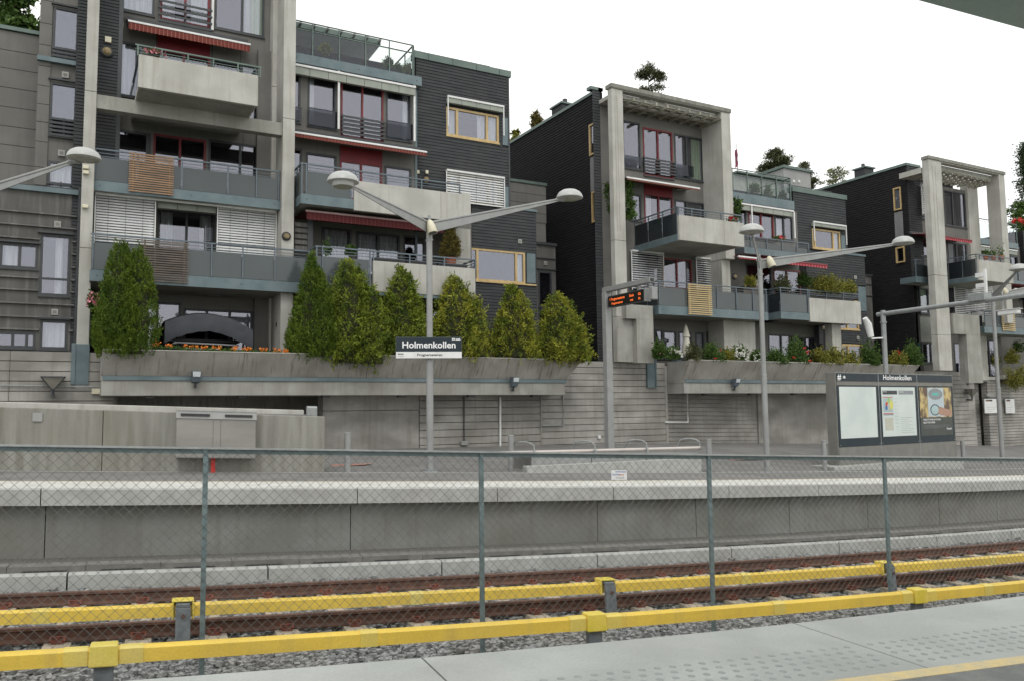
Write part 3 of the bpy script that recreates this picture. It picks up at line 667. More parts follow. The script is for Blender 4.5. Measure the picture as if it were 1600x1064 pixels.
text('Sikring', h * .24, RDP, t, W(s0 + wq * .45, FN - .018, z0 + h * .48), ux, (0, 0, 1), ext=.0005)
text('22 42 62 60', h * .2, INK, t, W(s0 + wq * .3, FN - .018, z0 + h * .15), ux, (0, 0, 1), ext=.0005)

# ================================================================= retaining wall, planters
YW = 27.0
def wtop(x):   # top of the wall follows the photograph: nearly level
    return float(np.interp(x, [-6, .5, 17, 19.5, 36, 42, 60], [3.05, 3.05, 3.12, 3.12, 2.95, 2.9, 2.8]))
RW = thing('retaining_wall', 'long grey concrete retaining wall with horizontal grooves below the apartment blocks', 'wall', (10, YW, 0))
def courses(x0, x1, zb, zt, Y, pitch, m=CONCW, gap=.022, depth=.35, tilt=0.0, name='concrete_course', y2=None):
    """cast courses with a recessed joint between them; zb/zt functions or numbers"""
    y2 = Y if y2 is None else y2
    k = 0; z = zt
    while z - pitch > zb + .02:
        q = MB(); dz = rng.uniform(-.002, .002); a = z - pitch + gap; e = .004 * rng.uniform(-1, 1)
        q.hexa([(x0, Y + e, a), (x1, y2 + e, a + tilt), (x1, y2 + depth, a + tilt), (x0, Y + depth, a), (x0, Y + e, z), (x1, y2 + e, z + tilt), (x1, y2 + depth, z + tilt), (x0, Y + depth, z)])
        q.done(name, m, RW); z -= pitch; k += 1
    q = MB(); q.hexa([(x0, Y, zb - .6), (x1, y2, zb - .6), (x1, y2 + depth, zb - .6), (x0, Y + depth, zb - .6), (x0, Y, z), (x1, y2, z), (x1, y2 + depth, z), (x0, Y + depth, z)]); q.done(name, m, RW)
def XW(px, py=600, Y=YW): return onY(px, py, Y)[0]
xa, xb_, xc, xd, xe, xf = XW(-60), XW(160), XW(845), XW(1040), XW(1437), XW(1522)
xg = XW(505)
MB().box(xa - 8, xb_ + .3, YW + .37, YW + .6, -2, 2.85).done('wall_backing', CONCD, RW); MB().box(xg, xf + .3, YW + .37, YW + .6, -2, 2.85).done('wall_backing', CONCD, RW)
MB().box(xb_, xg + 2.5, 30.2, 30.5, -2, 2.45).done('niche_wall', CONCD, RW); MB().box(xb_ + .31, xb_ + .45, YW + .6, 30.2, -2, 2.45).done('niche_wall', CONCD, RW); MB().box(xb_ + .31, xg, YW + .1, 30.2, -.3, -.05).done('niche_floor', ASPH, RW)
courses(xa - 8, XW(14), -.3, 3.06, YW, .285); courses(XW(14) + .01, xb_ + .3, -.3, 3.06, YW, .285)
# under the left planter: plain cast panels, then grooved boards
xg = XW(505); xh = XW(655)
MB().box(xb_ + .31, xg - .02, YW + .05, YW + .37, 2.2, 2.9).done('cast_panel', CONCW, RW)
MB().box(xg, xh, YW + .04, YW + .37, -1, XZ(600, 641, YW)[1]).done('cast_panel', CONCW, RW)
MB().box(xg, xh, YW + .02, YW + .37, XZ(600, 641, YW)[1] + .02, 2.9).done('cast_panel', CONCW, RW)
courses(xh + .02, XW(780) - .02, -.3, 2.9, YW, .262); courses(XW(780), xc - .02, -.3, 2.9, YW + .03, .262)
courses(xc, XW(975), -.55, 3.12, YW, .25); courses(XW(975) + .004, xd - .02, -.55, 3.12, YW + .004, .25, CONCW)
MB().box(xc - .02, xc, YW - .03, YW + .3, -1, 2.4).done('joint_strip', CONCD, RW); MB().box(xd - .04, xd + .08, YW - .01, YW + .3, -1, 3.0).done('joint_strip', CONC, RW)
courses(xd + .1, XW(1190), -.6, 2.9, YW + .25, .18, tilt=-.12, y2=YW + .35)
MB().box(XW(1190) + .01, XW(1300), YW + .28, YW + .6, -1.4, 2.9).done('cast_panel', CONCW, RW)
courses(XW(1300), xe, -1.0, 2.9, YW + .2, .19)
courses(xe + .02, xf, -1.2, 2.98, YW, .23)
# beyond the second block the wall steps back, then carries on to the right
MB().box(xf + .3, XW(1760), YW + .97, YW + 1.2, -3, 2.5).done('wall_backing', CONCD, RW)
xk = XW(1545); courses(xf + .02, xk, -1.3, 2.6, YW + .6, .23); courses(xk + .02, XW(1700), -1.5, 2.55, YW + .1, .16)
MB().box(XW(1530), XW(1720), YW + .02, YW + .5, 2.57, 2.75).done('wall_cap', CONCL, RW)
# terrace ground behind the wall
struct(MB().box(-25, 80, YW + .6, 42, 2.4, 2.88).done('terrace_ground', SOIL))

def planter(label, pxl, pxr, yt, ys0, ys1, yb, Yt, Yb, endl=None, seam=None):
    x0 = onY(pxl[0], yt[0], Yt)[0]; x1 = onY(pxr[0], yt[1], Yt)[0]; zt = onY(pxl[0] + 240, yt[0] + 5, Yt)[2]
    zs1 = onY(600, 590, Yb)[2] if seam is None else onY(seam[0], seam[1], Yb)[2]
    zs0 = zs1 - .13; zb = zs0 - .44
    t = thing('concrete_planter', label, 'planter', ((x0 + x1) / 2, Yb, zb))
    cuts = [x0] + [onY(c, 580, (Yt + Yb) / 2)[0] for c in endl or []] + [x1]
    dx1 = x1 - onY(pxr[1], 594, Yb)[0]; xr = x1
    for a, b_ in zip(cuts[:-1], cuts[1:]):
        g1 = .008 if b_ != x1 else 0; g0 = .008 if a != x0 else 0
        xe_ = b_ - g1 - (.45 if b_ == x1 else 0); q = MB(); q.hexa([(a + g0, Yb, zs1), (xe_, Yb, zs1), (xe_, Yb + .12, zs1), (a + g0, Yb + .12, zs1), (a + g0, Yt, zt), (b_ - g1, Yt, zt), (b_ - g1, Yt + .14, zt), (a + g0, Yt + .14, zt)])
        q.done('trough_front', CONCD, t, bevel=.008); MB().box(a + g0, b_ - g1, Yt - .012, Yt + .15, zt + .001, zt + .028).done('trough_lip', CONCL, t)
    MB().box(x0 + .02, x1 - .5, Yb + .01, YW + .3, zb, zs0).done('trough_beam', CONC, t, bevel=.01)
    MB().box(x0 + .04, x1 - .46, Yb - .035, Yb + .005, zs0 + .004, zs1 - .004).done('steel_strip', BLUE, t)
    for X, sg in ((x0 + .006, 1), (x1 - .006, -1)):
        X0 = X if sg > 0 else X - .46
        q = MB(); q.hexa([(X0, Yb + .012, zs1), (X0 + sg * .14, Yb + .012, zs1), (X0 + sg * .14, YW - .02, zs1), (X0, YW - .02, zs1), (X, Yt + .012, zt - .004), (X + sg * .14, Yt + .012, zt - .004), (X + sg * .14, YW - .02, zt - .004), (X, YW - .02, zt - .004)])
        q.box(X0, X0 + sg * .14, Yb + .012, YW - .02, zs0, zs1 - .001)
        q.done('end_wall', CONC, t)
    MB().box(x0 + .16, x1 - .5, Yt + .34, YW + .4, zt - .3, zt - .10).done('planting_soil', SOIL, t)
    MB().box(x0 + .16, x1 - .6, Yb + .13, YW + .3, zs0 + .01, zt - .36).done('trough_floor', CONCD, t)
    for k in range(int((x1 - x0) / 2.6)):
        X = x0 + 1.3 + k * 2.6; MB().box(X - .12, X + .12, Yb + .1, Yb + .3, zb - .07, zb - .002).done('drain_spout', BLACK, t)
    return t, x0, x1, zt
PL1, p1x0, p1x1, p1z = planter('long stained concrete planter holding the thuja row below the left apartment block', (160, 162), (910, 886), (546, 557), 0, 0, 0, 25.45, 25.9, endl=[575], seam=(600, 590))
PL2, p2x0, p2x1, p2z = planter('concrete planter full of flowering plants below the middle apartment block', (1079, 1068), (1437, 1432), (563, 567), 0, 0, 0, 25.5, 25.95, endl=[1275], seam=(1150, 593))

# low ramp walls at the left of the forecourt
def sface(px, py, n):   # point on the vertical surface n = const
    r = ray(px, py); t_ = n / (r[0] * sin(DT) + r[1] * cos(DT))
    for _ in range(14):
        q = EYE + r * t_; s = q[0] * cos(DT) - q[1] * sin(DT); t_ = (n + CB * (s - SB) ** 2) / (r[0] * sin(DT) + r[1] * cos(DT))
    q = EYE + r * t_; return q[0] * cos(DT) - q[1] * sin(DT), q[2] + G * s
t = thing('ramp_wall', 'streaked low concrete ramp wall at the left edge of the opposite platform', 'wall', W(0, 18.45, 0))
sL = -7.0; sR, zR = sface(508, 650, 18.42); s1_, z1_ = sface(0, 635, 18.42); sm, zm = sface(275, 643, 18.42)
kz = (zR - z1_) / (sR - s1_); zl = z1_ + kz * (sL - s1_)
jl = [sL, s1_ - 1.2, sface(160, 690, 18.42)[0], sR]
for a, b_ in zip(jl[:-1], jl[1:]):
    za, zb2 = z1_ + kz * (a - s1_), z1_ + kz * (b_ - s1_)
    q = MB(W); q.hexa([(a + .004, 18.42, -.3), (b_ - .004, 18.42, -.3), (b_ - .004, 18.72, -.3), (a + .004, 18.72, -.3), (a + .004, 18.42, za), (b_ - .004, 18.42, zb2), (b_ - .004, 18.72, zb2), (a + .004, 18.72, za)]); q.done('cast_section', CONCR, t, bevel=.02)
t2 = thing('ramp_wall', 'second concrete ramp wall just behind and above the streaked front one', 'wall', W(0, 19.9, 0))
sR2, zR2 = sface(475, 640, 20.0); s12, z12 = sface(0, 627, 20.0); k2 = (zR2 - z12) / (sR2 - s12)
q = MB(W); zl2 = z12 + k2 * (-8 - s12); q.hexa([(-8, 20, -.2), (sR2, 20, -.2), (sR2, 20.25, -.2), (-8, 20.25, -.2), (-8, 20, zl2), (sR2, 20, zR2), (sR2, 20.25, zR2), (-8, 20.25, zl2)]); q.done('cast_section', CONCL, t2, bevel=.02)
q = MB(W); q.hexa([(-8, 18.73, -.2), (sR2, 18.73, -.2), (sR2, 19.99, -.2), (-8, 19.99, -.2), (-8, 18.73, zl2 - .25), (sR2, 18.73, zR2 - .12), (sR2, 19.99, zR2 - .1), (-8, 19.99, zl2 - .2)]); q.done('ramp_fill', ASPH, t2)
a_, z_ = sface(51, 644, 18.4); a2, z2 = sface(66, 658, 18.4)
tag(MB(W).box(a_, a2, 18.40, 18.418, z2, z_).done('cover_plate', PANELL), 'small square grey cover plate on the streaked ramp wall', 'cover plate')

# ================================================================= building kit
def P2(x, y, Y): p = onY(x, y, Y); return p[0], p[2]
class Block:
    def __init__(s, t): s.t = t; s.holes = {}
    def hole(s, key, r): s.holes.setdefault(key, []).append(r)
def grid_wall(t, x0, x1, z0, z1, Y, th, holes, m, name='wall'):
    hs = [h for h in holes if h[1] > x0 and h[0] < x1 and h[3] > z0 and h[2] < z1]
    xs = sorted(set([x0, x1] + [min(max(v, x0), x1) for h in hs for v in h[:2]])); zs = sorted(set([z0, z1] + [min(max(v, z0), z1) for h in hs for v in h[2:]]))
    q = MB()
    for j in range(len(zs) - 1):
        run = None
        for i in range(len(xs) - 1):
            cx, cz = (xs[i] + xs[i + 1]) / 2, (zs[j] + zs[j + 1]) / 2
            solid = not any(h[0] < cx < h[1] and h[2] < cz < h[3] for h in hs)
            if solid and run is None: run = xs[i]
            if (not solid) and run is not None: q.box(run, xs[i], Y, Y + th, zs[j], zs[j + 1]); run = None
        if run is not None: q.box(run, xs[-1], Y, Y + th, zs[j], zs[j + 1])
    return q.done(name, m, t)
def cladding(t, x0, x1, z0, z1, Y, pitch, holes, m, each=True, top=None, name='cladding_board'):
    """lapped boards; top(x) may slope"""
    allm = MB(); z = z1; n = 0
    while z - pitch >= z0 - 1e-4:
        a, b_ = z - pitch, z; cx = [(x0, x1)]
        for h in holes:
            if h[3] > a + .03 and h[2] < b_ - .03:
                new = []
                for u, v in cx:
                    if h[1] <= u or h[0] >= v: new.append((u, v)); continue
                    if h[0] > u + .03: new.append((u, h[0]))
                    if h[1] < v - .03: new.append((h[1], v))
                cx = new
        for u, v in cx:
            q = MB() if each else allm; e = rng.uniform(0, .003)
            q.add([(u, Y - .028 - e, a), (v, Y - .028 - e, a), (v, Y, a), (u, Y, a), (u, Y - .008, b_ - .004), (v, Y - .008, b_ - .004), (v, Y, b_ - .004), (u, Y, b_ - .004)],
                  [(0, 3, 2, 1), (4, 5, 6, 7), (0, 1, 5, 4), (1, 2, 6, 5), (2, 3, 7, 6), (3, 0, 4, 7)])
            if each: q.done(name, m, t)
        z -= pitch
    if not each:
        o = allm.done(name, m, t); o['kind'] = 'stuff'
def sidecladding(t, X, y0, y1, z0, z1, pitch, holes, m, ztop=None):
    q = MB(); z = z1
    while z - pitch >= z0:
        a, b_ = z - pitch, z; cx = [(y0, y1)]
        for h in holes:
            if h[3] > a + .03 and h[2] < b_ - .03:
                new = []
                for u, v in cx:
                    if h[1] <= u or h[0] >= v: new.append((u, v)); continue
                    if h[0] > u + .03: new.append((u, h[0]))
                    if h[1] < v - .03: new.append((h[1], v))
                cx = new
        for u, v in cx:
            q.add([(X - .03, u, a), (X - .03, v, a), (X, v, a), (X, u, a), (X - .008, u, b_ - .006), (X - .008, v, b_ - .006), (X, v, b_ - .006), (X, u, b_ - .006)],
                  [(0, 1, 2, 3), (7, 6, 5, 4), (4, 5, 1, 0), (5, 6, 2, 1), (6, 7, 3, 2), (7, 4, 0, 3)])
        z -= pitch
    o = q.done('side_cladding', m, t); o['kind'] = 'stuff'
def curtain_mb(x0, x1, z0, z1, Y, wv=.16, amp=.035):
    k = max(4, int((x1 - x0) / wv * 5)); q = MB(); xs = np.linspace(x0, x1, k + 1)
    vs = [(x, Y + amp * sin(2 * pi * x / wv) + amp * .4 * sin(9.1 * x), z) for z in (z0, z1) for x in xs]
    q.add(vs, [(i, i + 1, k + 2 + i, k + 1 + i) for i in range(k)]); return q
def window(B, r, Y, fm=None, splits=(), fw=.07, curt=(), key='F', depth=.9, sash=True, room=ROOM, bars=(), sill=True, glass=None, pin=.03):
    """r = (x0,x1,z0,z1); splits = fractions where mullions stand; curt = [(u0,u1,mat)]"""
    fm = fm or FRAME; glass = glass or GLASS
    x0, x1, z0, z1 = r; B.hole(key, r); q = MB(); d0, d1 = Y - .015, Y + .09
    q.box(x0, x0 + fw, d0, d1, z0, z1); q.box(x1 - fw, x1, d0, d1, z0, z1); q.box(x0 + fw, x1 - fw, d0, d1, z0, z0 + fw); q.box(x0 + fw, x1 - fw, d0, d1, z1 - fw, z1)
    ed = [x0 + fw]
    for u in splits:
        xm = x0 + (x1 - x0) * u; q.box(xm - fw * .55, xm + fw * .55, d0 + .002, d1 - .002, z0 + fw, z1 - fw); ed += [xm - fw * .55, xm + fw * .55]
    for v in bars:
        zm = z0 + (z1 - z0) * v; q.box(x0 + fw, x1 - fw, d0 + .004, d1 - .004, zm - fw * .4, zm + fw * .4)
    ed.append(x1 - fw)
    f = q.done('window', fm, B.t)
    for a, b_ in zip(ed[0::2], ed[1::2]):
        MB().add([(a, Y + pin, z0 + fw), (b_, Y + pin, z0 + fw), (b_, Y + pin, z1 - fw), (a, Y + pin, z1 - fw), (a, Y + pin + .02, z0 + fw), (b_, Y + pin + .02, z0 + fw), (b_, Y + pin + .02, z1 - fw), (a, Y + pin + .02, z1 - fw)],
                 [(0, 1, 2, 3), (7, 6, 5, 4), (0, 4, 5, 1), (1, 5, 6, 2), (2, 6, 7, 3), (3, 7, 4, 0)]).done('pane', glass, f)
    rm = MB(); y0, y1 = Y + .1, Y + depth
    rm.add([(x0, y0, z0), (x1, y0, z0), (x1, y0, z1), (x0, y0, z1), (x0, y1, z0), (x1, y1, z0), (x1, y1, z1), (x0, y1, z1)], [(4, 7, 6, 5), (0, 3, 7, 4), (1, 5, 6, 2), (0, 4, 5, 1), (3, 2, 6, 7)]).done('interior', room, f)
    for u0, u1, cm in curt:
        curtain_mb(x0 + (x1 - x0) * u0, x0 + (x1 - x0) * u1, z0 + .05, z1 - .05, Y + .13).done('curtain', cm, f)
    if sill: MB().box(x0 - .02, x1 + .02, Y - .06, Y - .016, z0 - .05, z0 + .005).done('sill', fm if fm in (PINE,) else FRAME, f)
    return f
def blind(B, r, Y, pitch=.085, tilt=1.1, guides=True, box_h=.28, skip=None, name='blind'):
    x0, x1, z0, z1 = r
    h = MB().box(x0 - .03, x1 + .03, Y - .17, Y - .02, z1, z1 + .07).done(name, WHITE, B.t)
    first = None; z = z1 - .05; k = 0
    while z > z0:
        if first is None:
            q = MB(); w_ = .036; a = tilt
            q.add([(x0, Y - .09 - w_ * cos(a), z - w_ * sin(a)), (x1, Y - .09 - w_ * cos(a), z - w_ * sin(a)), (x1, Y - .09, z + .004), (x0, Y - .09, z + .004), (x1, Y - .09 + w_ * cos(a), z + w_ * sin(a)), (x0, Y - .09 + w_ * cos(a), z + w_ * sin(a))],
                  [(0, 1, 2, 3), (3, 2, 4, 5)]); first = q.done('slat', SLATW, h)
            so_ = first.modifiers.new('thick', 'SOLIDIFY'); so_.thickness = .004
            zf = z
        else: copy_at(first, (0, 0, z - zf), h)
        z -= pitch; k += 1
    if guides:
        for X in (x0 - .03, x1 + .03): MB().box(X - .018, X + .018, Y - .13, Y - .09, z0 - .05, z1).done('guide_rail', WHITE, h)
    for u in (.2, .5, .8): MB().box(x0 + (x1 - x0) * u - .004, x0 + (x1 - x0) * u + .004, Y - .135, Y - .131, z0, z1).done('ladder_cord', FRAME, h)
    return h
def blind_box(B, x0, x1, z1, Y, h=.26, drop=None, n=5):
    """rolled-up external blind: white head bar, grey-green back panel in short lengths, side guides"""
    t = MB().box(x0, x1, Y - .20, Y - .12, z1 - .075, z1).done('blind_box', WHITE, B.t)
    w_ = (x1 - x0) / n
    for i in range(n): MB().box(x0 + i * w_ + .008, x0 + (i + 1) * w_ - .008, Y - .16, Y - .02, z1 - .075 - h, z1 - .08).done('back_panel', COPE if False else PANELL if n < 0 else BOXP, t)
    if drop:
        for X in (x0 + .02, x1 - .02): MB().box(X - .02, X + .02, Y - .19, Y - .15, z1 - drop, z1 - .076).done('guide_rail', WHITE, t)
    return t
BOXP = mat('blind_box_panel', (.30, .32, .28), (.25, .27, .235), rough=.6)
def awning(B, xl, xr, zf, Yf, zb, Yb, fabric, val=.2, bar=WHITE, wav=True):
    """folding-arm awning: fabric from the wall down to a front bar with a striped valance"""
    t = MB(); t.add([(xl, Yf, zf), (xr, Yf, zf), (xr, Yb, zb), (xl, Yb, zb), (xl, Yf, zf + .012), (xr, Yf, zf + .012), (xr, Yb, zb + .012), (xl, Yb, zb + .012)], [(0, 3, 2, 1), (4, 5, 6, 7), (0, 1, 5, 4), (2, 3, 7, 6), (1, 2, 6, 5), (3, 0, 4, 7)])
    a = t.done('awning', fabric, B.t)
    MB().prism([(Yf - .05, zf - .045), (Yf + .02, zf - .045), (Yf + .03, zf + .015), (Yf - .03, zf + .025), (Yf - .05, zf)], [xl - .02, xr + .02]).done('front_bar', bar, a)
    k = max(8, int((xr - xl) / .12)); xs = np.linspace(xl, xr, k * 2 + 1)
    vs = [(x, Yf - .03, zf - .05) for x in xs] + [(x, Yf - .035 + .006 * sin(x * 21), zf - .05 - val + (.02 if i % 2 == 0 else 0)) for i, x in enumerate(xs)]; n = len(xs)
    vs += [(x, y + .006, z) for x, y, z in vs]
    MB().add(vs, [(i, n + i, n + i + 1, i + 1) for i in range(n - 1)] + [(2 * n + i, 2 * n + i + 1, 3 * n + i + 1, 3 * n + i) for i in range(n - 1)]).done('valance', fabric, a)
    MB().box(xl - .05, xr + .05, Yb - .08, Yb + .05, zb, zb + .14).done('cassette', FRAME, a)
    for u in (.12, .88):
        x = xl + (xr - xl) * u; MB().bar((x, Yf, zf - .03), (x, Yb, zb - .05), .035, .035).done('arm', bar, a)
    return a
def railing(par, a, b_, ztop, zdeck, posts, bars=2, glass=(.27, .02), gm=None, m=None, toprail=.045, ends=True, gname='glass_panel', barsp=.095):
    """a,b_ = (x,y) ends; posts = fractions; horizontal bars under the handrail then glass down to the deck"""
    m = m or RAILM; gm = gm or FROST; a = np.array(a, float); b_ = np.array(b_, float); L_ = np.linalg.norm(b_ - a); d = (b_ - a) / L_; nrm = np.array([d[1], -d[0]])
    def seg(u0, u1, z0, z1, th, mm, nm, off=0.0):
        p, q_ = a + d * u0 + nrm * off, a + d * u1 + nrm * off; q = MB(); n2 = nrm * th / 2
        q.hexa([(*(p - n2), z0), (*(q_ - n2), z0), (*(q_ + n2), z0), (*(p + n2), z0), (*(p - n2), z1), (*(q_ - n2), z1), (*(q_ + n2), z1), (*(p + n2), z1)]); return q.done(nm, mm, par)
    seg(0, L_, ztop - toprail, ztop, .055, m, 'handrail')
    for k in range(bars): z = ztop - toprail - barsp * (k + 1); seg(0, L_, z - .009, z + .009, .018, m, 'rail_bar')
    us = [u * L_ for u in posts]
    for u in us: seg(max(0, u - .02), min(L_, u + .02), zdeck - .02, ztop - toprail, .04, m, 'post', off=.03)
    if glass:
        e = sorted(set([0] + us + [L_]))
        for p, q_ in zip(e[:-1], e[1:]):
            if q_ - p > .15: seg(p + .03, q_ - .03, zdeck + glass[1], ztop - glass[0], .014, gm, gname)
def deck(B, x0, x1, y0, y1, z0, z1, face=BLUE, under=CONC, name='balcony', bolts=True):
    o = MB().box(x0 + .01, x1 - .01, y0 + .06, y1, z0 + .012, z1 - .012).done(name, under, B.t)
    MB().box(x0, x1, y0, y0 + .055, z0, z1).done('fascia', face, o)
    MB().box(x0, x0 + .05, y0 + .056, y1 - .02, z0, z1).done('fascia', face, o); MB().box(x1 - .05, x1, y0 + .056, y1 - .02, z0, z1).done('fascia', face, o)
    if bolts:
        k = max(1, int((x1 - x0) / 1.6)); q = MB()
        for i in range(k): X = x0 + .2 + (x1 - x0 - .4) * i / max(1, k - 1); q.box(X - .015, X + .015, y0 - .012, y0, (z0 + z1) / 2 - .015, (z0 + z1) / 2 + .015)
        q.done('bolt', FRAME, o)
    return o
def parapet(par, x0, x1, y0, z0, z1, th=.14, m=None, seams=()):
    cuts = [x0] + list(seams) + [x1]
    for a, b_ in zip(cuts[:-1], cuts[1:]): MB().box(a + (.004 if a != x0 else 0), b_ - (.004 if b_ != x1 else 0), y0, y0 + th, z0, z1).done('parapet', m or CONCL, par, bevel=.012)
def slats(B, r, Y, m, n=17, name='slat_screen'):
    x0, x1, z0, z1 = r; p = (z1 - z0) / n
    h = MB().box(x0 + .1, x0 + .14, Y - .01, Y + .03, z0, z1); h.box(x1 - .14, x1 - .1, Y - .01, Y + .03, z0, z1); h = h.done(name, m, B.t); f = None
    for i in range(n):
        z = z1 - (i + .5) * p
        if f is None: f = MB().box(x0, x1, Y - .035, Y - .012, z - p * .27, z + p * .27).done('slat', m, h); zf = z
        else: copy_at(f, (rng.uniform(-.006, .006), 0, z - zf), h)
    return h
def column(B, r, Y, dep, joints=(), m=None, name='column'):
    x0, x1, z0, z1 = r; zs = [z0] + sorted(joints) + [z1]
    for a, b_ in zip(zs[:-1], zs[1:]): MB().box(x0, x1, Y, Y + dep, a + (.01 if a != z0 else 0), b_).done(name, m or CONCL, B.t, bevel=.015)
def plate(B, px, Y, m, name, proud=.03):
    x0, x1, z0, z1 = rect(*px, Y); return MB().box(x0, x1, Y - proud, Y, z0, z1).done(name, m, B.t)
def vent(B, x, y, Y, s=.19):
    X, Z = P2(x, y, Y); o = MB().box(X - s / 2, X + s / 2, Y - .04, Y - .005, Z - s / 2, Z + s / 2).done('vent', VENTM, B.t)
    q = MB(); 
    for k in range(3): q.box(X - s * .28, X + s * .28, Y - .046, Y - .041, Z - s * .25 + k * s * .18, Z - s * .16 + k * s * .18)
    q.done('louvre', PANEL, o)
def bulkhead(B, x, y, Y, R_=.13):
    X, Z = P2(x, y, Y); q = MB(lambda a, b_, c: np.array([X + a, Y - c, Z + b_])); q.lathe((0, 0, 0), [(R_, 0), (R_, .05), (R_ * .8, .085)], 16); o = q.done('wall_light', BLACK, B.t, smooth=True)
    q = MB(lambda a, b_, c: np.array([X + a, Y - c, Z + b_])); q.lathe((0, 0, 0), [(R_ * .72, .075), (R_ * .5, .115), (R_ * .1, .125)], 16); q.done('lens', AMBER, o, smooth=True)

# ================================================================= LEFT APARTMENT BLOCK
YC, YF, YK = 27.0, 29.0, 28.8        # column front, portal facade, cladding
FR, CU = FRAME, CURT
A = Block(thing('apartment_block', 'large left apartment block of concrete frame, dark boards, red doors and glass balconies', 'apartment block', (6, 29, 3)))
R = rect
zl = 2.88; zT = P2(300, -140, YF)[1]
# --- portal columns and beam
column(A, (onY(129, 250, YC)[0], onY(148, 250, YC)[0], 2.0, zT), YC, .5, joints=[P2(140, 143, YC)[1], P2(130, 388, YC)[1]])
cx0, cx1 = onY(442, 200, YC)[0], onY(461, 200, YC)[0]
column(A, (cx0, cx1, 2.3, zT), YC, 1.0, joints=[P2(450, 186, YC)[1]])
px0, px1 = onY(424, 100, 28.7)[0], onY(433.5, 100, 28.7)[0]
column(A, (px0, px1, 2.5, zT), 28.5, .48, joints=[P2(428, 136, 28.5)[1]], name='pilaster')
bx0 = onY(147, 150, YC)[0]; bz1, bz0 = P2(147, 146, YC)[1], P2(147, 168, YC)[1]
MB().box(bx0, cx0 - .004, YC + .05, YC + .4, bz0, bz1).done('cross_beam', CONC, A.t, bevel=.015)
# --- portal facade windows
def wA(px, **k): return window(A, R(*px, YF), YF, **k)
def wcurt(*a): return [(u, v, CURT) for u, v in a]
# fourth floor
wA((193, 244, -95, 17), curt=wcurt((.05, .95)))
wA((253, 330, -100, 31), fm=RED, splits=(.5,), curt=wcurt((.05, .3), (.62, .95)))
wA((337, 414, -60, 45), splits=(.55,), curt=[(.55, .74, CURT), (.74, .97, CURTG)])
def bars(B, px, Y, n, m=FRAME):
    x0, x1, z0, z1 = R(*px, Y); h = None
    for k in range(n):
        z = z0 + (z1 - z0) * (k + .5) / n
        if h is None: h = MB().box(x0, x1, Y - .16, Y - .13, z - .035, z + .035).done('guard_rail', m, B.t); zf = z
        else: copy_at(h, (0, 0, z - zf), B.t)
    for X in (x0 + .05, (x0 + x1) / 2, x1 - .05): MB().box(X - .02, X + .02, Y - .128, Y - .03, z0, z1).done('guard_bracket', m, B.t)
bars(A, (247, 331, -2, 40), YF, 4)
MB().box(P2(332, 0, YF)[0] - .04, P2(332, 0, YF)[0] + .04, YF - .14, YF - .05, P2(332, 50, YF)[1], zT).done('guide_rail', WHITE, A.t)
MB().box(P2(187, 0, YF)[0] - .03, P2(187, 0, YF)[0] + .03, YF - .14, YF - .05, P2(187, 22, YF)[1], zT).done('guide_rail', WHITE, A.t)
# third floor
wA((187, 216, 64, 150), curt=wcurt((.03, .97)))
wA((246, 328, 76, 170), fm=RED, splits=(.5,)); wA((332, 405, 92, 185), splits=(.62,))
plate(A, (246, 328, 50, 76), YF, RED, 'red_panel')
# second floor, in the shade of the balcony above
wA((181, 236, 202, 283), splits=(.9,), curt=wcurt((.0, .1))); wA((240, 322, 209, 290), fm=RED, splits=(.5,)); wA((326, 408, 218, 298), splits=(.6,))
# first floor
wA((150, 242, 304, 372)); wA((247, 336, 327, 392), splits=(.5,), curt=wcurt((.06, .26), (.74, .94))); wA((342, 428, 330, 400))
# ground floor
wA((200, 283, 470, 545), splits=(.55,)); wA((287, 395, 482, 548), splits=(.33, .66)); wA((398, 432, 488, 550), curt=wcurt((.1, .5)))
fx0, fx1 = onY(184, 200, YF)[0] - .45, onY(434, 200, YF)[0]
grid_wall(A.t, fx0, fx1 + .3, 2.5, zT, YF + .001, .22, A.holes['F'], PANEL)
# panel joints on the facade
for px, y in ((245, 60), (332, 70), (376, 80), (380, 200)): X = P2(px, y, YF)[0]; MB().box(X - .012, X + .012, YF - .008, YF, P2(px, y, YF)[1] - .8, P2(px, y, YF)[1] + .4).done('panel_joint', FRAME, A.t)
# dark boarded strips either side of the left column
XS = onY(122, 150, 28.0)[0]
s0, s1 = onY(151, 150, 28.0)[0] - .6, onY(184, 100, 28.0)[0]
cladding(A.t, s0 + .02, s1, 6.9, zT, 28.0, .105, [], CLAD, each=False)
MB().box(s0, s1, 28.001, 28.2, 6.0, zT).done('wall', CLAD, A.t); MB().box(s1 - .001, s1 + .12, 27.97, YF, 6.0, zT).done('corner_trim', FRAME, A.t)
cladding(A.t, XS, s0 + .3, 2.9, 9.0, 28.0, .105, [], CLAD, each=False); MB().box(XS - .02, s0 + .3, 28.001, 28.15, 2.5, 9.2).done('wall', CLAD, A.t)
cladding(A.t, XS, s0 + .3, 9.05, zT, 28.0, .105, [], CLAD, each=False); MB().box(XS - .02, s0 + .02, 28.001, 28.15, 9.2, zT).done('wall', CLAD, A.t)
MB().tube([(P2(139, 500, 27.7)[0], 27.75, 2.6), (P2(139, 500, 27.7)[0], 27.75, P2(140, 270, 27.7)[1])], .05, 8).done('downpipe', BLUE, A.t)
bulkhead(A, 167, 82, 27.97, .19)
X, Z = P2(169, 63, 27.95); MB().box(X - .09, X + .09, 27.9, 27.97, Z - .09, Z + .09).done('sensor_box', CREAM, A.t)
for x, y in ((186, 24), (189, 41)): X, Z = P2(x, y, 28.6); MB().box(X - .07, X + .07, 28.5, 28.68, Z - .08, Z + .08).done('sensor_box', CREAM, A.t, bevel=.02)
bulkhead(A, 447, 370, YC - .005, .15)
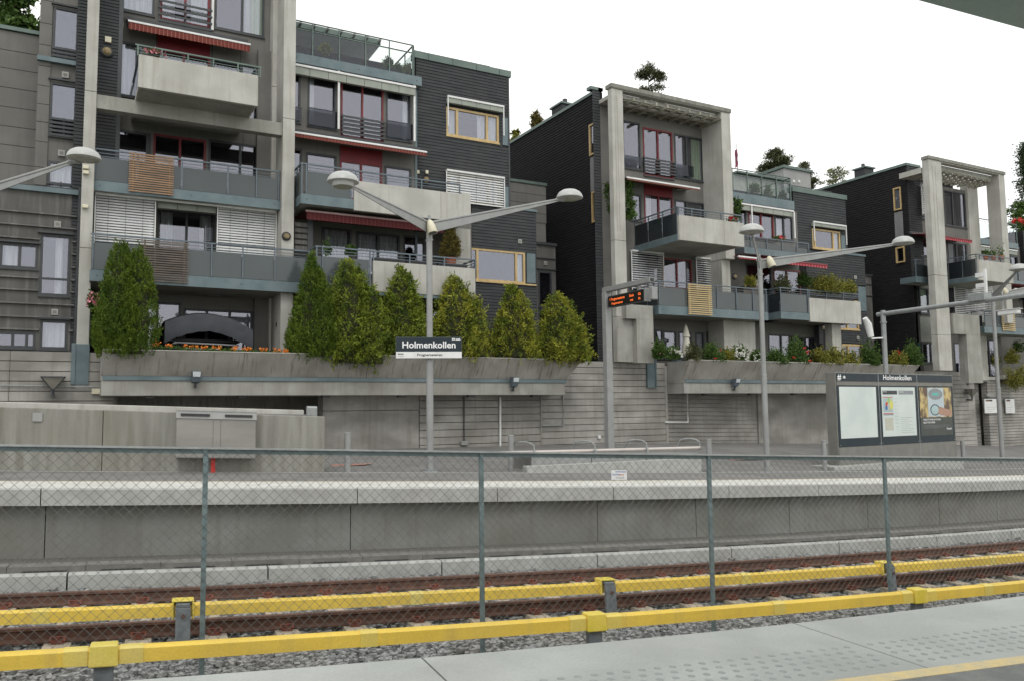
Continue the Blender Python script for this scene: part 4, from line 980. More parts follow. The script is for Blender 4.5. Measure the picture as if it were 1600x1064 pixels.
for x, y in ((134, 263), (134, 271), (133, 324)): X, Z = P2(x, y, YC); MB().box(X - .08, X + .08, YC - .12, YC - .004, Z - .05, Z + .05).done('sensor_box', CREAM, A.t, bevel=.015)
# steel shoe where the column meets the retaining wall
x0, x1, z0, z1 = R(112, 140, 537, 600, YC - .03); MB().box(x0 + .12, x1, YC - .05, YC - .004, z0, z1).done('steel_shoe', BLUE, A.t); MB().box(x0, x0 + .11, YC - .08, YC - .004, z0, z1 + .02).done('steel_shoe', BLUE, A.t)
# --- awning over the third-floor balcony
x0, zA_ = P2(201, 34, 28.3); x1 = P2(390, 66, 28.3)[0]; awning(A, x0, x1, zA_, 28.25, zA_ + .28, 28.9, AWN, .24)
# --- concrete balcony hung on the cross beam
YB3 = 25.75
x0, x1, z0, z1 = R(217, 403.5, 85, 135, YB3); xs0 = onY(196, 150, 27.2)[0]
o = deck(A, x0 + .02, x1 - .02, YB3 + .145, YF, z0, z0 + .16, CONCL, CONC, bolts=False)
parapet(o, x0, x1, YB3, z0 - .03, z1)
for X in (x0 + .05, x1 - .05): railing(o, (X, YB3 + .2), (X, YF - .1), z1 + .30, z0 + .1, (0, .34, .67, 1), bars=2, gm=FROSTB, glass=(.33, .02))
railing(o, (x0 - .1, YB3 + .07), (x1 + .12, YB3 + .07), z1 + .32, z1 - .02, (.02, .2, .4, .6, .8, .985), bars=2, glass=None, m=COPE)
# --- second-floor balcony between the columns
def balA(name_y, px, yb, hb, Y, rail, screens, ext=None):
    pass
x0 = onY(141, 281, 27.25)[0] + .06; x1 = cx0 - .01; zt2 = P2(141, 281, 27.2)[1]; zb2 = P2(141, 297, 27.2)[1]
o = deck(A, x0, x1, 27.2, YF, zb2, zt2)
railing(o, (x0, 27.25), (x1, 27.25), P2(150, 231, 27.2)[1], zt2, (.01, .22, .45, .70, .86, .99))
slats(A, R(202, 272, 238, 300, 27.15), 27.15, WOODB, 17)
# --- first-floor balcony, running past the column on the right
Y1 = 26.75; x0 = onY(139, 421, Y1)[0] + .02; x1 = onY(487, 430, Y1)[0]; zt1 = P2(139, 421, Y1)[1]; zb1 = P2(139, 439, Y1)[1]
o = deck(A, x0, x1, Y1, YF, zb1, zt1)
railing(o, (x0, Y1 + .05), (x1 - .03, Y1 + .05), P2(150, 364.5, Y1)[1], zt1, (.01, .27, .52, .665, .82, .99))
slats(A, R(220, 295, 374, 440, Y1 - .04), Y1 - .04, WOODG, 18)
blind(A, R(151, 241, 306, 380, 27.75), 27.75); blind(A, R(341, 429, 324, 400, 27.75), 27.75)
x0, x1, z0, z1 = R(149, 431, 300, 305, 27.55); MB().box(x0, x1, 27.48, 27.56, z1 - .09, z1).done('blind_box', WHITE, A.t)
x0, x1, z0, z1 = R(246, 338, 312, 325, 27.8)
for k in range(3): MB().box(x0 + k * (x1 - x0) / 3 + .01, x0 + (k + 1) * (x1 - x0) / 3 - .01, 27.8, 27.86, z0, z1).done('back_panel', BOXP, A.t)
# ground-floor pier beside the terrace
MB().box(onY(433, 500, 27.6)[0], onY(459, 500, 27.6)[0], 27.6, 28.98, 2.6, zb1 - .01).done('pier', CONC, A.t)
bulkhead(A, 438, 508, 27.59, .16)

# --- left wing in grey panels
YL, YL2, YL3 = 28.4, 29.2, 28.0
def wL(px, Y=YL, key='L', **k): return window(A, R(*px, Y), Y, key=key, **k)
wL((84, 124, 10, 88), curt=()); wL((79, 121, 128, 212)); wL((75, 116, 251, 310), curt=wcurt((.03, .97)), room=CURT)
xl0, xl1 = onY(54, 250, YL)[0], XS + .02; zM = P2(60, 296, YL)[1]
grid_wall(A.t, xl0, xl1, zM - .3, zT, YL + .05, .25, A.holes['L'], PANEL, name='wall')
def panels(t, x0, x1, z0, z1, Y, rows, cols, holes, m, th=.045):
    for i, (a, b_) in enumerate(zip(rows[:-1], rows[1:])):
        for c, d_ in zip(cols[:-1], cols[1:]):
            segs = [(c, d_)]
            for h in holes:
                if h[3] > a + .05 and h[2] < b_ - .05:
                    nw = []
                    for u, v in segs:
                        if h[1] <= u or h[0] >= v: nw.append((u, v)); continue
                        if h[0] > u + .05: nw.append((u, h[0] - .01))
                        if h[1] < v - .05: nw.append((h[1] + .01, v))
                    segs = nw
            for u, v in segs: e = rng.uniform(0, .006); MB().box(u + .008, v - .008, Y - th + .0 - e, Y - .001, a + .009, b_ - .009).done('facade_panel', m, t)
rows = [P2(66, y, YL)[1] for y in (290, 262, 222, 191, 163, 134, 103, 70, 36, 0, -35, -70, -105)]
panels(A.t, xl0, xl1, 0, 0, YL + .05, rows, [xl0, onY(76, 200, YL)[0] + .0, xl1], A.holes['L'], PANEL)
xq0 = onY(-90, 200, YL2)[0]; xq1 = xl0 + .05; zq = P2(30, 51, YL2)[1]
MB().box(xq0 - 4, xq1 + .3, YL2 + .05, YL2 + .3, zM - .3, zq).done('wall', PANEL, A.t)
rows = [P2(30, y, YL2)[1] for y in (288, 258, 229, 200, 170, 140, 110, 82, 52)]
panels(A.t, 0, 0, 0, 0, YL2 + .05, rows, [xq0 - 4, xq0, xq1], [], PANEL)
MB().box(xq0 - 4, xl0 - .02, YL2 - .08, YL2 + .35, zq, zq + .12).done('coping', COPE, A.t)
MB().box(xl0 - .03, XS + .02, YL - .12, YL + .04, P2(70, 97, YL)[1], P2(70, 90, YL)[1]).done('ledge', BLUE, A.t)
for x, y in ((102, 118), (96, 240)): vent(A, x, y, YL)
for (xa_, xb2, y) in ((84, 124, 8), (79, 121, 125)):
    x0, z0 = P2(xa_, y, YL); MB().box(x0 - .06, onY(xb2, y, YL)[0] + .06, YL - .1, YL - .0, z0, z0 + .05).done('window_head', FRAME, A.t)
for (px, n) in (((82, 125, 74, 92), 3), ((78, 122, 184, 215), 5), ((73, 117, 284, 298), 2)): bars(A, px, YL + .08, n)
# lower, projecting storey with heavy fins
zf_ = P2(50, 297, YL3)[1]
MB().box(xq0 - 4, XS + .1, YL3 - .12, YL2 + .2, zf_ - .05, zf_ + .10).done('ledge', BLUE, A.t)
wL((0, 60, 379, 418), Y=YL3, key='M', splits=(.52,), curt=wcurt((.05, .45))); wL((64, 111, 366, 462), Y=YL3, key='M', bars=(.28,), curt=wcurt((.5, .75)))
wL((-40, 56, 517, 542), Y=YL3, key='M', splits=(.62, .85)); wL((63, 106, 500, 545), Y=YL3, key='M', curt=wcurt((.03, .97)), room=CURT)
grid_wall(A.t, xq0 - 4, XS + .09, 2.5, zf_ - .05, YL3, .3, A.holes['M'], PANELD)
for y in (330, 350.5, 371, 391, 412, 432.5, 452, 473, 494, 514):
    z = P2(20, y, YL3)[1]; segs = [(xq0 - 4, XS + .08)]
    for h in A.holes['M']:
        if h[2] - .02 < z < h[3] + .02:
            segs = [s_ for u, v in segs for s_ in ((u, h[0] - .03), (h[1] + .03, v)) if s_[1] - s_[0] > .1 and s_[0] >= u - .01 and s_[1] <= v + .01]
    for u, v in segs: MB().prism([(YL3 - .085, z - .03), (YL3 - .001, z - .045), (YL3 - .001, z + .03), (YL3 - .06, z + .01)], [u, v]).done('facade_fin', PANELD, A.t)
for x, y in ((90, 351), (85.5, 488)): vent(A, x, y, YL3 - .0, .18)
MB().box(XS + .1, XS + .22, YL3 - .1, YL3 + .3, 2.6, zf_ + .2).done('corner_trim', FRAME, A.t)
for px in ((64, 111, 362, 365), (0, 60, 376, 378.5), (63, 107, 496, 499)):
    x0, x1, z0, z1 = R(*px, YL3); MB().box(x0 - .08, x1 + .05, YL3 - .14, YL3, z0, z1).done('window_head', FRAME, A.t)

# --- right part: glazed bays with a roof terrace above
YG = 28.7
def wG(px, **k): return window(A, R(*px, YG), YG, key='G', **k)
gx0, gx1 = cx1 - .9, onY(649, 160, YG)[0]
wG((446, 470, 112, 190), curt=()); wG((481, 526, 118, 197), curt=wcurt((.06, .25))); wG((533, 599, 125, 214), fm=RED, splits=(.5,), fw=.06); wG((603, 643, 139, 217), curt=wcurt((.70, .96)))
wG((478, 526, 238, 300)); wG((531, 597, 250, 310), fm=RED, splits=(.5,)); wG((601, 643, 259, 315), curt=()); wG((447, 472, 230, 300))
wG((502, 549, 355, 425), curt=wcurt((.03, .97))); wG((556, 625, 362, 430), splits=(.5,), curt=wcurt((.05, .46), (.54, .96))); wG((630, 664, 368, 430))
wG((470, 560, 470, 560), splits=(.5,)); wG((580, 690, 470, 560), splits=(.5,))
zR_ = P2(462, 83, 28.4)[1]
plate(A, (531, 597, 228, 250), YG, RED, 'red_panel')
grid_wall(A.t, gx0, onY(737, 400, YG)[0], 2.5, P2(462, 300, YG)[1], YG + .001, .2, A.holes['G'], PANEL)
grid_wall(A.t, gx0, gx1, P2(462, 300, YG)[1] + .001, zR_, YG + .001, .2, A.holes['G'], PANEL)
# low glass guards in front of the top windows
for px in ((446, 470, 168, 188), (481, 526, 171, 197), (603, 643, 191, 215)):
    x0, x1, z0, z1 = R(*px, YG); MB().box(x0, x1, YG - .15, YG - .135, z0, z1).done('glass_guard', SMOKE, A.t); MB().box(x0, x1, YG - .16, YG - .125, z1, z1 + .025).done('guard_rail', FRAME, A.t)
bars(A, (532, 600, 180, 212), YG, 5)
# terrace fascia, blind boxes
x0, z1 = P2(455, 81, 28.35); x1 = P2(659, 118, 28.35)[0]; z0 = P2(455, 96, 28.35)[1]
dk = deck(A, x0, x1, 28.35, 31.5, z0, z1)
blind_box(A, P2(455, 97, 28.3)[0], P2(650, 132, 28.3)[0], P2(455, 98, 28.3)[1], 28.5, .28, n=7)
gz = P2(525, 110, 28.45); MB().box(gz[0] + .06, gz[0] + .13, 28.38, 28.44, P2(530, 203, 28.45)[1], gz[1]).done('guide_rail', WHITE, A.t)
for px in (647,): X = P2(px, 140, 28.45)[0]; MB().box(X - .04, X + .03, 28.38, 28.44, P2(px, 222, 28.45)[1], P2(px, 134, 28.45)[1]).done('guide_rail', WHITE, A.t)
xr0 = P2(455, 32, 28.4)[0]; xr1 = P2(646, 68, 28.4)[0]; ztr = P2(462, 31, 28.4)[1]
railing(dk, (xr0, 28.42), (xr1, 28.42), ztr, z1, (.01, .165, .375, .59, .79, .99), bars=0, glass=(.32, .0), gm=GLASSC, m=COPE, toprail=.03)
railing(dk, (xr0, 28.43), (xr1, 28.43), ztr - .30, z1, (.01,), bars=0, glass=None, m=COPE, toprail=.03)
railing(dk, (xr1, 28.42), (xr1, 31.3), ztr, z1, (.01, .33, .66, .99), bars=0, glass=(.32, .0), gm=GLASSC, m=COPE, toprail=.03)
# awnings of the right part
xA, zA_ = P2(455, 207, 27.9); xB = P2(665, 240, 27.9)[0]; awning(A, xA, xB, zA_, 27.85, zA_ + .22, 28.6, AWN, .13, bar=WHITE)
xA, zA_ = P2(477, 331, 26.9); xB = P2(690, 357, 26.9)[0]; awning(A, xA, xB, zA_, 26.75, zA_ + .1, 28.5, AWND, .26, bar=mat('bar_pinkish', (.36, .25, .24), (.30, .20, .19)))
# second-floor right balcony
YR2 = 26.4
x0, z1 = P2(470, 302.5, YR2); x1 = P2(553, 313, YR2)[0]; z0 = P2(470, 318, YR2)[1]
x2 = P2(722, 330, YR2)[0]
o = deck(A, x0, x2, YR2, YG, z0, z1); parapet(o, x1, x2, YR2 - .03, z0 - .05, P2(554, 283, YR2)[1], seams=(x1 + 3.2,))
zr = P2(469, 253.5, YR2)[1]
railing(o, (x0, YR2 + .06), (x1, YR2 + .06), zr, z1, (.02, .10, .95)); railing(o, (x1, YR2 + .1), (x2 - .02, YR2 + .1), zr, P2(554, 283, YR2)[1] - .02, (.02, .3, .62, .99), glass=None)
railing(o, (x0 + .03, YR2 + .1), (x0 + .03, YG - .05), zr, z1, (.3, .6, .98), gm=FROST)
MB().box(x2 - .001, P2(736, 340, YR2)[0], YR2 + .01, YG, P2(722, 345, YR2)[1], P2(722, 301, YR2)[1]).done('fin_wall', CONCL, A.t, bevel=.01)
MB().box(P2(712, 370, 27.5)[0], P2(735, 370, 27.5)[0], 27.5, YG, P2(712, 418, 27.5)[1], z0 - .01).done('fin_wall', CONCL, A.t)
# first-floor right balcony
YR1 = 26.1
x0, z1 = P2(493, 441, YR1); x1 = P2(581, 450, YR1)[0]; z0 = P2(493, 456, YR1)[1]; x2 = P2(742, 440, YR1)[0]
o = deck(A, x0, x2, YR1, YG, z0, z1)
zp1 = P2(584, 408, YR1)[1]; parapet(o, x1 + .04, x2, YR1 - .03, P2(584, 456, YR1)[1], zp1, seams=())
zr = P2(492, 383.5, YR1)[1]
railing(o, (x0, YR1 + .06), (x1, YR1 + .06), zr, z1, (.02, .12, .97), glass=(.34, .02)); railing(o, (x1, YR1 + .1), (x2 + .1, YR1 + .1), zr, zp1 - .02, (.02, .35, .68, .99), glass=None)
railing(o, (x0 + .03, YR1 + .1), (x0 + .03, 26.9), zr, z1, (.98,), gm=FROST)
railing(o, (x2 + .05, YR1 + .1), (x2 + .05, YG), zr, z0, (.02, .5), gm=FROSTB)
for k in range(3):
    w_ = (x2 - x1 - .3) / 3; tag(MB().box(x1 + .15 + k * w_, x1 + .1 + (k + 1) * w_, YR1 + .2, YR1 + .5, zp1 - .3, zp1 + .17).done('planter_box', BLACK, bevel=.01), 'black planter box on the first-floor concrete balcony of the left block, ' + ['nearest the glass panel', 'middle one of three', 'below the bronze conifer'][k], 'planter box', 'black planter boxes on the balcony')
# wooden louvre screen beside the right column
x0, x1, z0, z1 = R(461, 489, 346, 392, 27.3); h = MB().box(x1 - .18, x1, 27.28, 27.36, z0, z1 + .1).done('louvre_screen', FRAME, A.t)
for k in range(5): z = z0 + (z1 - z0) * (k + .5) / 5; MB().prism([(27.29, z - .07), (27.33, z - .09), (27.35, z + .06), (27.31, z + .07)], [x0, x1 - .185]).done('slat', PANELD, h)

# --- boarded part with yellow-framed windows
kx0, kx1 = onY(650, 200, YK)[0], onY(795, 200, YK)[0]; kz = P2(652, 92, YK)[1]
hk = []
def wK(px, sp, key='K', BB=None, **k): return window(BB or A, R(*px, YK), YK, fm=PINE, splits=sp, key=key, curt=k.pop('curt', ()), **k)
wK((697, 779, 167, 212), (.20, .77), curt=wcurt((.02, .18), (.60, .74), (.82, .98)), fw=.085); wK((700, 781, 272, 312), (.2, .77)); wK((731, 820, 387, 438), (.16, .84), curt=wcurt((.86, .99)), fw=.085)
hK = A.holes['K']
bp = R(784, 795, 184, 227, YK); bp2 = R(787, 795, 292, 330, YK); bp3 = R(822, 836, 396, 442, YK)
zlow = P2(797, 327, YK)[1]; kx2 = onY(838, 400, YK)[0]
cladding(A.t, kx0, kx1, zlow, kz, YK, .125, hK + [bp, bp2], CLAD)
cladding(A.t, onY(737, 420, YK)[0] + .02, kx2, 2.88, zlow - .005, YK, .125, hK + [bp3], CLAD)
for r_ in (bp, bp2, bp3): MB().box(r_[0] + .02, r_[1], YK - .02, YK, r_[2], r_[3]).done('blue_panel', BLUE, A.t)
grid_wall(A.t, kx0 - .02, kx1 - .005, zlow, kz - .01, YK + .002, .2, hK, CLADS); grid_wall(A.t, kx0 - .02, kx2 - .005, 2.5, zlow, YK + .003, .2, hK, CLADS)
MB().box(gx1 - .02, kx0, YK - .12, YG + .01, P2(650, 400, YK)[1], P2(650, 133, YK)[1]).done('corner_trim', BLUE, A.t)
MB().box(kx1 - .05, kx1 + .02, YK - .04, YK, zlow, kz).done('corner_trim', FRAME, A.t)
k_ = MB().box(onY(647, 90, YK)[0], kx1 + .1, YK - .07, YK + .35, kz, kz + .26).done('coping', COPE, A.t)
q = MB()
for X in np.arange(kx0 + .5, kx1, 1.05): q.box(X - .01, X + .01, YK - .075, YK - .07, kz + .01, kz + .25)
q.done('coping_joint', BLACK, k_)
q = MB(); q.box(kx0, kx1 - .7, YK + .28, YK + .31, kz + .42, kz + .45)
for X in np.arange(kx0 + .1, kx1 - .6, 1.1): q.box(X - .012, X + .012, YK + .28, YK + .31, kz + .2, kz + .42)
q.done('roof_rail', FRAME, A.t)
x0, x1, z0, z1 = R(696, 784, 152, 160, YK); blind_box(A, x0, x1, z1, YK - .03, .20, drop=1.25, n=4)
r_ = R(697, 785, 269, 314, YK - .05); blind(A, r_, YK - .05, pitch=.10)
MB().box(bp3[0] - 4, bp3[1], YK - .09, YK - .035, R(731, 820, 438, 443, YK)[3] - .06, R(731, 820, 438, 443, YK)[3]).done('sill', PINE, A.t)
vent(A, 812, 378, YK - .03, .17); vent(A, 811, 379, YK + 5, .01)
X, Z = P2(665, 270, YK); 
for x, y in ((652, 270), (666, 270)): X, Z = P2(x, y, YK - .05); MB().box(X - .05, X + .06, YK - .14, YK - .03, Z - .07, Z + .07).done('sensor_box', CREAM, A.t, bevel=.015)
bulkhead(A, 665, 282, YK - .03, .16)
# --- masses of the block behind its fronts
MB().box(.2, cx1 - .02, YF + .8, 40, 2.5, zT - .02).done('rear_volume', CLADS, A.t)
MB().box(cx1 + .02, kx1 - .01, YK + .9, 40, 2.5, kz - .05).done('rear_volume', CLADS, A.t)
MB().box(xl0 - 10, .1, YL2 + 1.2, 39, 2.5, zq - .02).done('rear_volume', CLADS, A.t); MB().box(xl0 + .02, .16, YL + 1.2, 38.5, zq, zT).done('rear_volume', CLADS, A.t)
MB().box(kx1 - .3, kx1 - .02, YK + .2, YK + 1.0, 2.5, kz - .02).done('return_wall', CLADS, A.t)
# --- low link wings between the left and middle block
w1 = 31.0; xw0 = kx1 + .01; xw1 = onY(852, 300, w1)[0]; zw = P2(797, 284, w1)[1]
lk = Block(thing('link_wing', 'low stepped grey link wing between the left and the middle apartment block', 'building wing', (17.5, 31, 3)))
MB().box(xw0, xw1, w1, 36, 2.5, zw).done('wall', PANEL, lk.t)
for i in range(4): z = zw - .05 - i * .42; MB().box(xw0 + .02, xw1 + .015, w1 - .03, w1 - .001, z - .40, z).done('facade_panel', PANEL, lk.t)
MB().box(xw0, xw1 + .06, w1 - .08, 36.1, zw, zw + .12).done('coping', COPE, lk.t)
MB().box(kx1 + .02, kx2, YK + .21, w1 - .05, 2.5, zlow - .02).done('wall', CLADS, lk.t); MB().box(kx1 + .03, kx2 + .05, YK - .06, w1 - .09, zlow - .015, zlow + .08).done('coping', BLUE, lk.t)
w2 = 30.6; x0 = onY(838, 400, w2)[0]; x1 = onY(868, 400, w2)[0]; z1 = P2(840, 383, w2)[1]
ww = window(lk, R(841, 862, 424, 480, w2), w2, key='W', bars=()); window(lk, R(841, 862, 483, 540, w2), w2, key='W')
grid_wall(lk.t, x0, x1, 2.5, z1, w2 + .002, .3, lk.holes['W'], PANELD); MB().box(x0 - .02, x1 + .04, w2 - .09, w2 + .4, z1, z1 + .12).done('coping', FRAME, lk.t)
for y in (404, 421): z = P2(845, y, w2)[1]; MB().box(x0, x1, w2 - .06, w2 - .001, z - .02, z + .02).done('facade_fin', FRAME, lk.t)
vent(lk, 852, 412, w2, .16)
MB().box(x0, x1, w2 + .31, 36, 2.5, z1 - .01).done('rear_volume', CLADS, lk.t)
# --- penthouse, pergola and things on the left roof terrace
ph = thing('roof_pergola', 'glazed pergola canopy on the roof terrace of the left block', 'pergola', (9, 31, zR_))
zt_ = P2(462, 37, 30.3)[1]; xq = P2(595, 62, 30.3)[0]
MB().box(cx1 + .1, xq, 30.3, 30.42, zt_ - .13, zt_ + .08).done('gutter', COPE, ph)
for k in range(8): X = cx1 + .4 + k * (xq - cx1 - .5) / 7; MB().bar((X, 30.0, zt_ - .05), (X, 33.2, zt_ + .75 - .9), .06, .1).done('rafter', GALV, ph)
MB().add([(cx1 + .1, 30.3, zt_ - .14), (xq, 30.3, zt_ - .14), (xq, 33.2, zt_ - .22), (cx1 + .1, 33.2, zt_ - .22)], [(0, 1, 2, 3)]).done('canopy_sheet', WHITE, ph)
MB().box(cx1 + .1, P2(646, 100, 32.4)[0], 32.4, 32.6, zR_, zt_ - .25).done('rear_wall', WHITE, ph)
MB().box(cx1 + .1, xq - .3, 31.2, 31.26, zt_ - .75, zt_ - .68).done('cross_rail', WHITE, ph)
for px in (524, 588): X = P2(px, 90, 31.2)[0]; MB().box(X - .04, X + .04, 31.18, 31.26, zR_, zt_ - .68).done('pergola_post', WHITE, ph)

# ================================================================= MIDDLE APARTMENT BLOCK
YC, YF, YK = 26.6, 27.9, 27.9
B = Block(thing('apartment_block', 'middle apartment block with concrete portal frame, dark side wall and flower-filled terrace', 'apartment block', (24, 29, 3)))
ztB = P2(952, 137, YC)[1]; GREYP = mat('mid_grey_panel', (.20, .20, .20), (.17, .17, .17), rough=.6)
XS_ = onY(936, 144, YF)[0]; zS = P2(936, 143, YF)[1]     # dark side wall
# side wall with narrow pine-framed windows
def onXr(xl, xr, yt, yb, X):
    a = onX(xr, yt, X); b_ = onX(xl, yt, X); c = onX(xr, yb, X); return a[1], b_[1], c[2], a[2]
def sidewin(B_, X, px, tag_=None):
    y0, y1, z0, z1 = onXr(*px, X); f = MB(); fw = .07
    f.box(X - .02, X + .06, y0, y0 + fw, z0, z1); f.box(X - .02, X + .06, y1 - fw, y1, z0, z1); f.box(X - .02, X + .06, y0 + fw, y1 - fw, z1 - fw, z1); f.box(X - .06, X + .06, y0 + fw, y1 - fw, z0, z0 + fw)
    f = f.done('window', PINE, B_.t)
    MB().box(X + .04, X + .05, y0 + fw, y1 - fw, z0 + fw, z1 - fw).done('pane', GLASS, f); MB().box(X + .055, X + .062, y0 + fw, y1 - fw, z0 + fw, z1 - fw).done('interior', ROOM, f)
    return (y0, y1, z0, z1)
h1 = sidewin(B, XS_ - .05, (920, 930, 191, 241)); h2 = sidewin(B, XS_ - .05, (924, 932, 298, 347))
y0, y1, z0, z1 = onXr(922, 931, 243, 298, XS_ - .03); MB().box(XS_ - .04, XS_ - .005, y0, y1, z0, z1).done('blue_panel', GREYP, B.t); h3 = (y0, y1, z0, z1)
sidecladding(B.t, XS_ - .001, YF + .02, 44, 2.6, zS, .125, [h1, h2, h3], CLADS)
MB().box(XS_, onY(1102, 210, YF)[0] + .4, YF + .8, 44, 2.5, zS - .01).done('rear_volume', CLADS, B.t)
MB().box(XS_ + .001, XS_ + .2, YF + .05, 44, 2.5, zS - .01).done('side_wall', CLADS, B.t)
xcl = onY(952, 300, YC)[0] + .06
MB().box(XS_, xcl + .3, YF - .0, YF + .2, 2.5, zS - .01).done('wall', CLAD, B.t); cladding(B.t, XS_ + .01, xcl + .1, 2.9, zS, YF - .001, .125, [], CLAD, each=False)
MB().box(XS_ - .08, XS_ + .16, YF - .06, 44, zS, zS + .13).done('coping', COPE, B.t); MB().box(XS_ + .165, xcl - .02, YF - .06, YF + .25, zS, zS + .13).done('coping', COPE, B.t)
# roof housing
ya = onX(862, 170, XS_ + 1.0)[1]; a = onX(862, 205, XS_ + 1.0); t = MB(); Xc0 = XS_ + .5
yc0 = onX(878, 175, Xc0)[1]; yc1 = onX(862, 175, Xc0)[1]; ztp = onX(878, 162, Xc0)[2]
ch = thing('roof_housing', 'small dark metal vent housing on the roof of the middle block', 'roof vent', (Xc0, yc0, zS))
xc1 = onY(896, 168, yc0)[0]; MB().box(Xc0, xc1, yc0, yc1, zS - .3, ztp).done('casing', CLAD, ch); MB().box(Xc0 - .08, xc1 + .08, yc0 - .08, yc1 + .08, ztp, ztp + .08).done('cap', COPE, ch); MB().tube([(Xc0 + .5, yc0 + .5, ztp + .08), (Xc0 + .5, yc0 + .5, ztp + .45)], .12, 8).done('vent_pipe', FRAME, ch)
# portal frame
x0, x1 = onY(955.5, 150, YC)[0], onY(973, 150, YC)[0]; jz = [P2(955, y, YC)[1] for y in (375, 495)]
def fluted(t, x0, x1, Y, dep, z0, z1, joints, lowpx=None):
    zs = [z0] + sorted(joints) + [z1]; w_ = (x1 - x0)
    for i, (a, b_) in enumerate(zip(zs[:-1], zs[1:])):
        o = MB().box(x0, x1, Y, Y + dep, a + (.012 if i else 0), b_).done('column', CONCL, t, bevel=.012)
    for u in (.28, .5): MB().box(x0 + w_ * u - .012, x0 + w_ * u + .012, Y - .018, Y - .001, jz[0] + .4, z1 - .3).done('column_rib', CONCL, t)
fluted(B.t, x0, x1, YC, .28, 3.1, ztB, jz); MB().box(x0 + .02, x1 + .26, YC - .02, YC + .3, 3.1, jz[1] - .02).done('column_foot', CONC, B.t)
xr0, xr1 = onY(1127, 190, YC)[0], onY(1141, 190, YC)[0]
MB().box(xr0, xr1, YC, YF + .3, P2(1145, 395, YC)[1] - .3, ztB).done('fin_wall', CONCL, B.t, bevel=.012); MB().box(xr0 + .02, xr1 - .02, YC + .3, YF, 2.5, P2(1145, 395, YC)[1] - .31).done('fin_wall', CONCL, B.t)
MB().box(x0 - .03, xr1 + .02, YC - .04, YC + .32, ztB, ztB + .02).done('frame_cap', CONC, B.t)
MB().box(x1 + .002, xr0 - .002, YC, YC + .3, ztB - .04, ztB).done('frame_beam', CONC, B.t); MB().box(x1 + .002, xr0 - .002, YC + .55, YC + .75, ztB - .34, ztB + .02).done('frame_beam', CONCL, B.t)
MB().box(x0 - .05, xr1 + .03, YC - .06, YC + .37, ztB + .021, ztB + .19).done('frame_cap', CONCR, B.t, bevel=.01)
# slatted pergola ceiling in the portal
zp = P2(985, 165, 27.3)[1]
WOODP = mat('grey_pergola_wood', (.36, .35, .29), (.26, .25, .20), rough=.9, scale=(3, 3, 3), dirt=((.16, .15, .11), .5))
for k in range(9): X = x1 + .5 + k * (xr0 - x1 - .6) / 8; MB().box(X - .035, X + .035, YC - .1, YF + .2, zp - .16, zp - .03).done('pergola_rafter', WOODP, B.t)
for k in range(6): Y = YC + .42 + k * .24; MB().box(x1 + .3, xr0 + .12, Y - .05, Y + .05, zp - .028, zp + .03).done('pergola_batten', WOODP, B.t)
def wB(px, **k): return window(B, R(*px, YF), YF, **k)
# third floor
wB((972, 1000, 188, 262)); wB((1004, 1050, 199, 274), fm=RED, splits=(.5,), fw=.07); wB((1053, 1098, 209, 278), splits=(.42,), curt=[(.66, .95, CURTG)])
for px in ((973, 1000, 244, 258), (1054, 1080, 258, 275)): x0_, x1_, z0, z1 = R(*px, YF); MB().box(x0_, x1_, YF - .16, YF - .145, z0, z1).done('glass_guard', SMOKE, B.t)
bars(B, (1003, 1053, 246, 270), YF, 5)
# second floor
wB((986, 1002, 303, 345)); wB((1006, 1051, 302, 362), fm=RED, splits=(.5,), fw=.07, curt=wcurt((.05, .3))); wB((1054, 1100, 312, 362), splits=(.4,))
plate(B, (1006, 1050, 287, 303), YF, RED, 'red_panel')
x0_, z_ = P2(978, 278, 27.0); awning(B, x0_, P2(1091, 294, 27.0)[0], z_, 26.95, z_ + .14, 27.85, mat('awning_brown', (.20, .07, .045), (.15, .055, .035)), .07)
# first floor
wB((984, 1030, 392, 450)); wB((1034, 1080, 403, 450), fm=RED, splits=(.5,), fw=.07); wB((1086, 1134, 402, 455))
blind(B, R(985, 1033, 394, 452, YF - .2), YF - .2, pitch=.10, tilt=.75); blind(B, R(1086, 1133, 405, 458, YF - .2), YF - .2, pitch=.10, tilt=.75)
# ground floor
wB((984, 1006, 512, 560)); wB((1022, 1036, 515, 560)); wB((1036, 1057, 517, 560), curt=()); wB((1060, 1080, 518, 560)); wB((1086, 1100, 519, 560), curt=wcurt((.2, .9))); wB((1103, 1132, 518, 560), curt=[(.45, .85, CURTG)])
xf0 = x1 - .3
grid_wall(B.t, xf0, xr1 + .05, 2.5, P2(975, 168, YF)[1], YF + .001, .2, B.holes['F'], PANEL)
MB().box(xf0, xr0 + .02, YC + .3, YF, zp + .20, ztB - .21).done('soffit', CONCL, B.t)
# concrete balcony on the second floor
YB = 24.9
x0_, x1_, z0, z1 = R(1061, 1162, 336, 374, YB)
xs0 = onY(983, 380, 26.6)[0]
o = deck(B, x0_ + .02, x1_ - .02, YB + .145, YF, z0, z0 + .14, CONCL, CONC, bolts=False); parapet(o, x0_, x1_, YB, z0 - .03, z1, seams=(onY(1131, 350, YB)[0],))
MB().box(x0_ - .04, x0_ + .012, YB + .1, YF - .1, z0 - .05, z0 + .22).done('side_fascia', BLUE, o)
railing(o, (x0_ - .02, YB + .1), (x0_ - .02, YF - .1), P2(1056, 322, YB)[1], z0 + .22, (.01, .33, .66, .99), gm=FROSTB, bars=2, glass=(.25, .02))
railing(o, (x0_ - .02, YB + .07), (x1_ + .03, YB + .07), P2(1056, 322, YB)[1], z1 - .02, (.01, .2, .42, .65, .97), bars=2, glass=None)
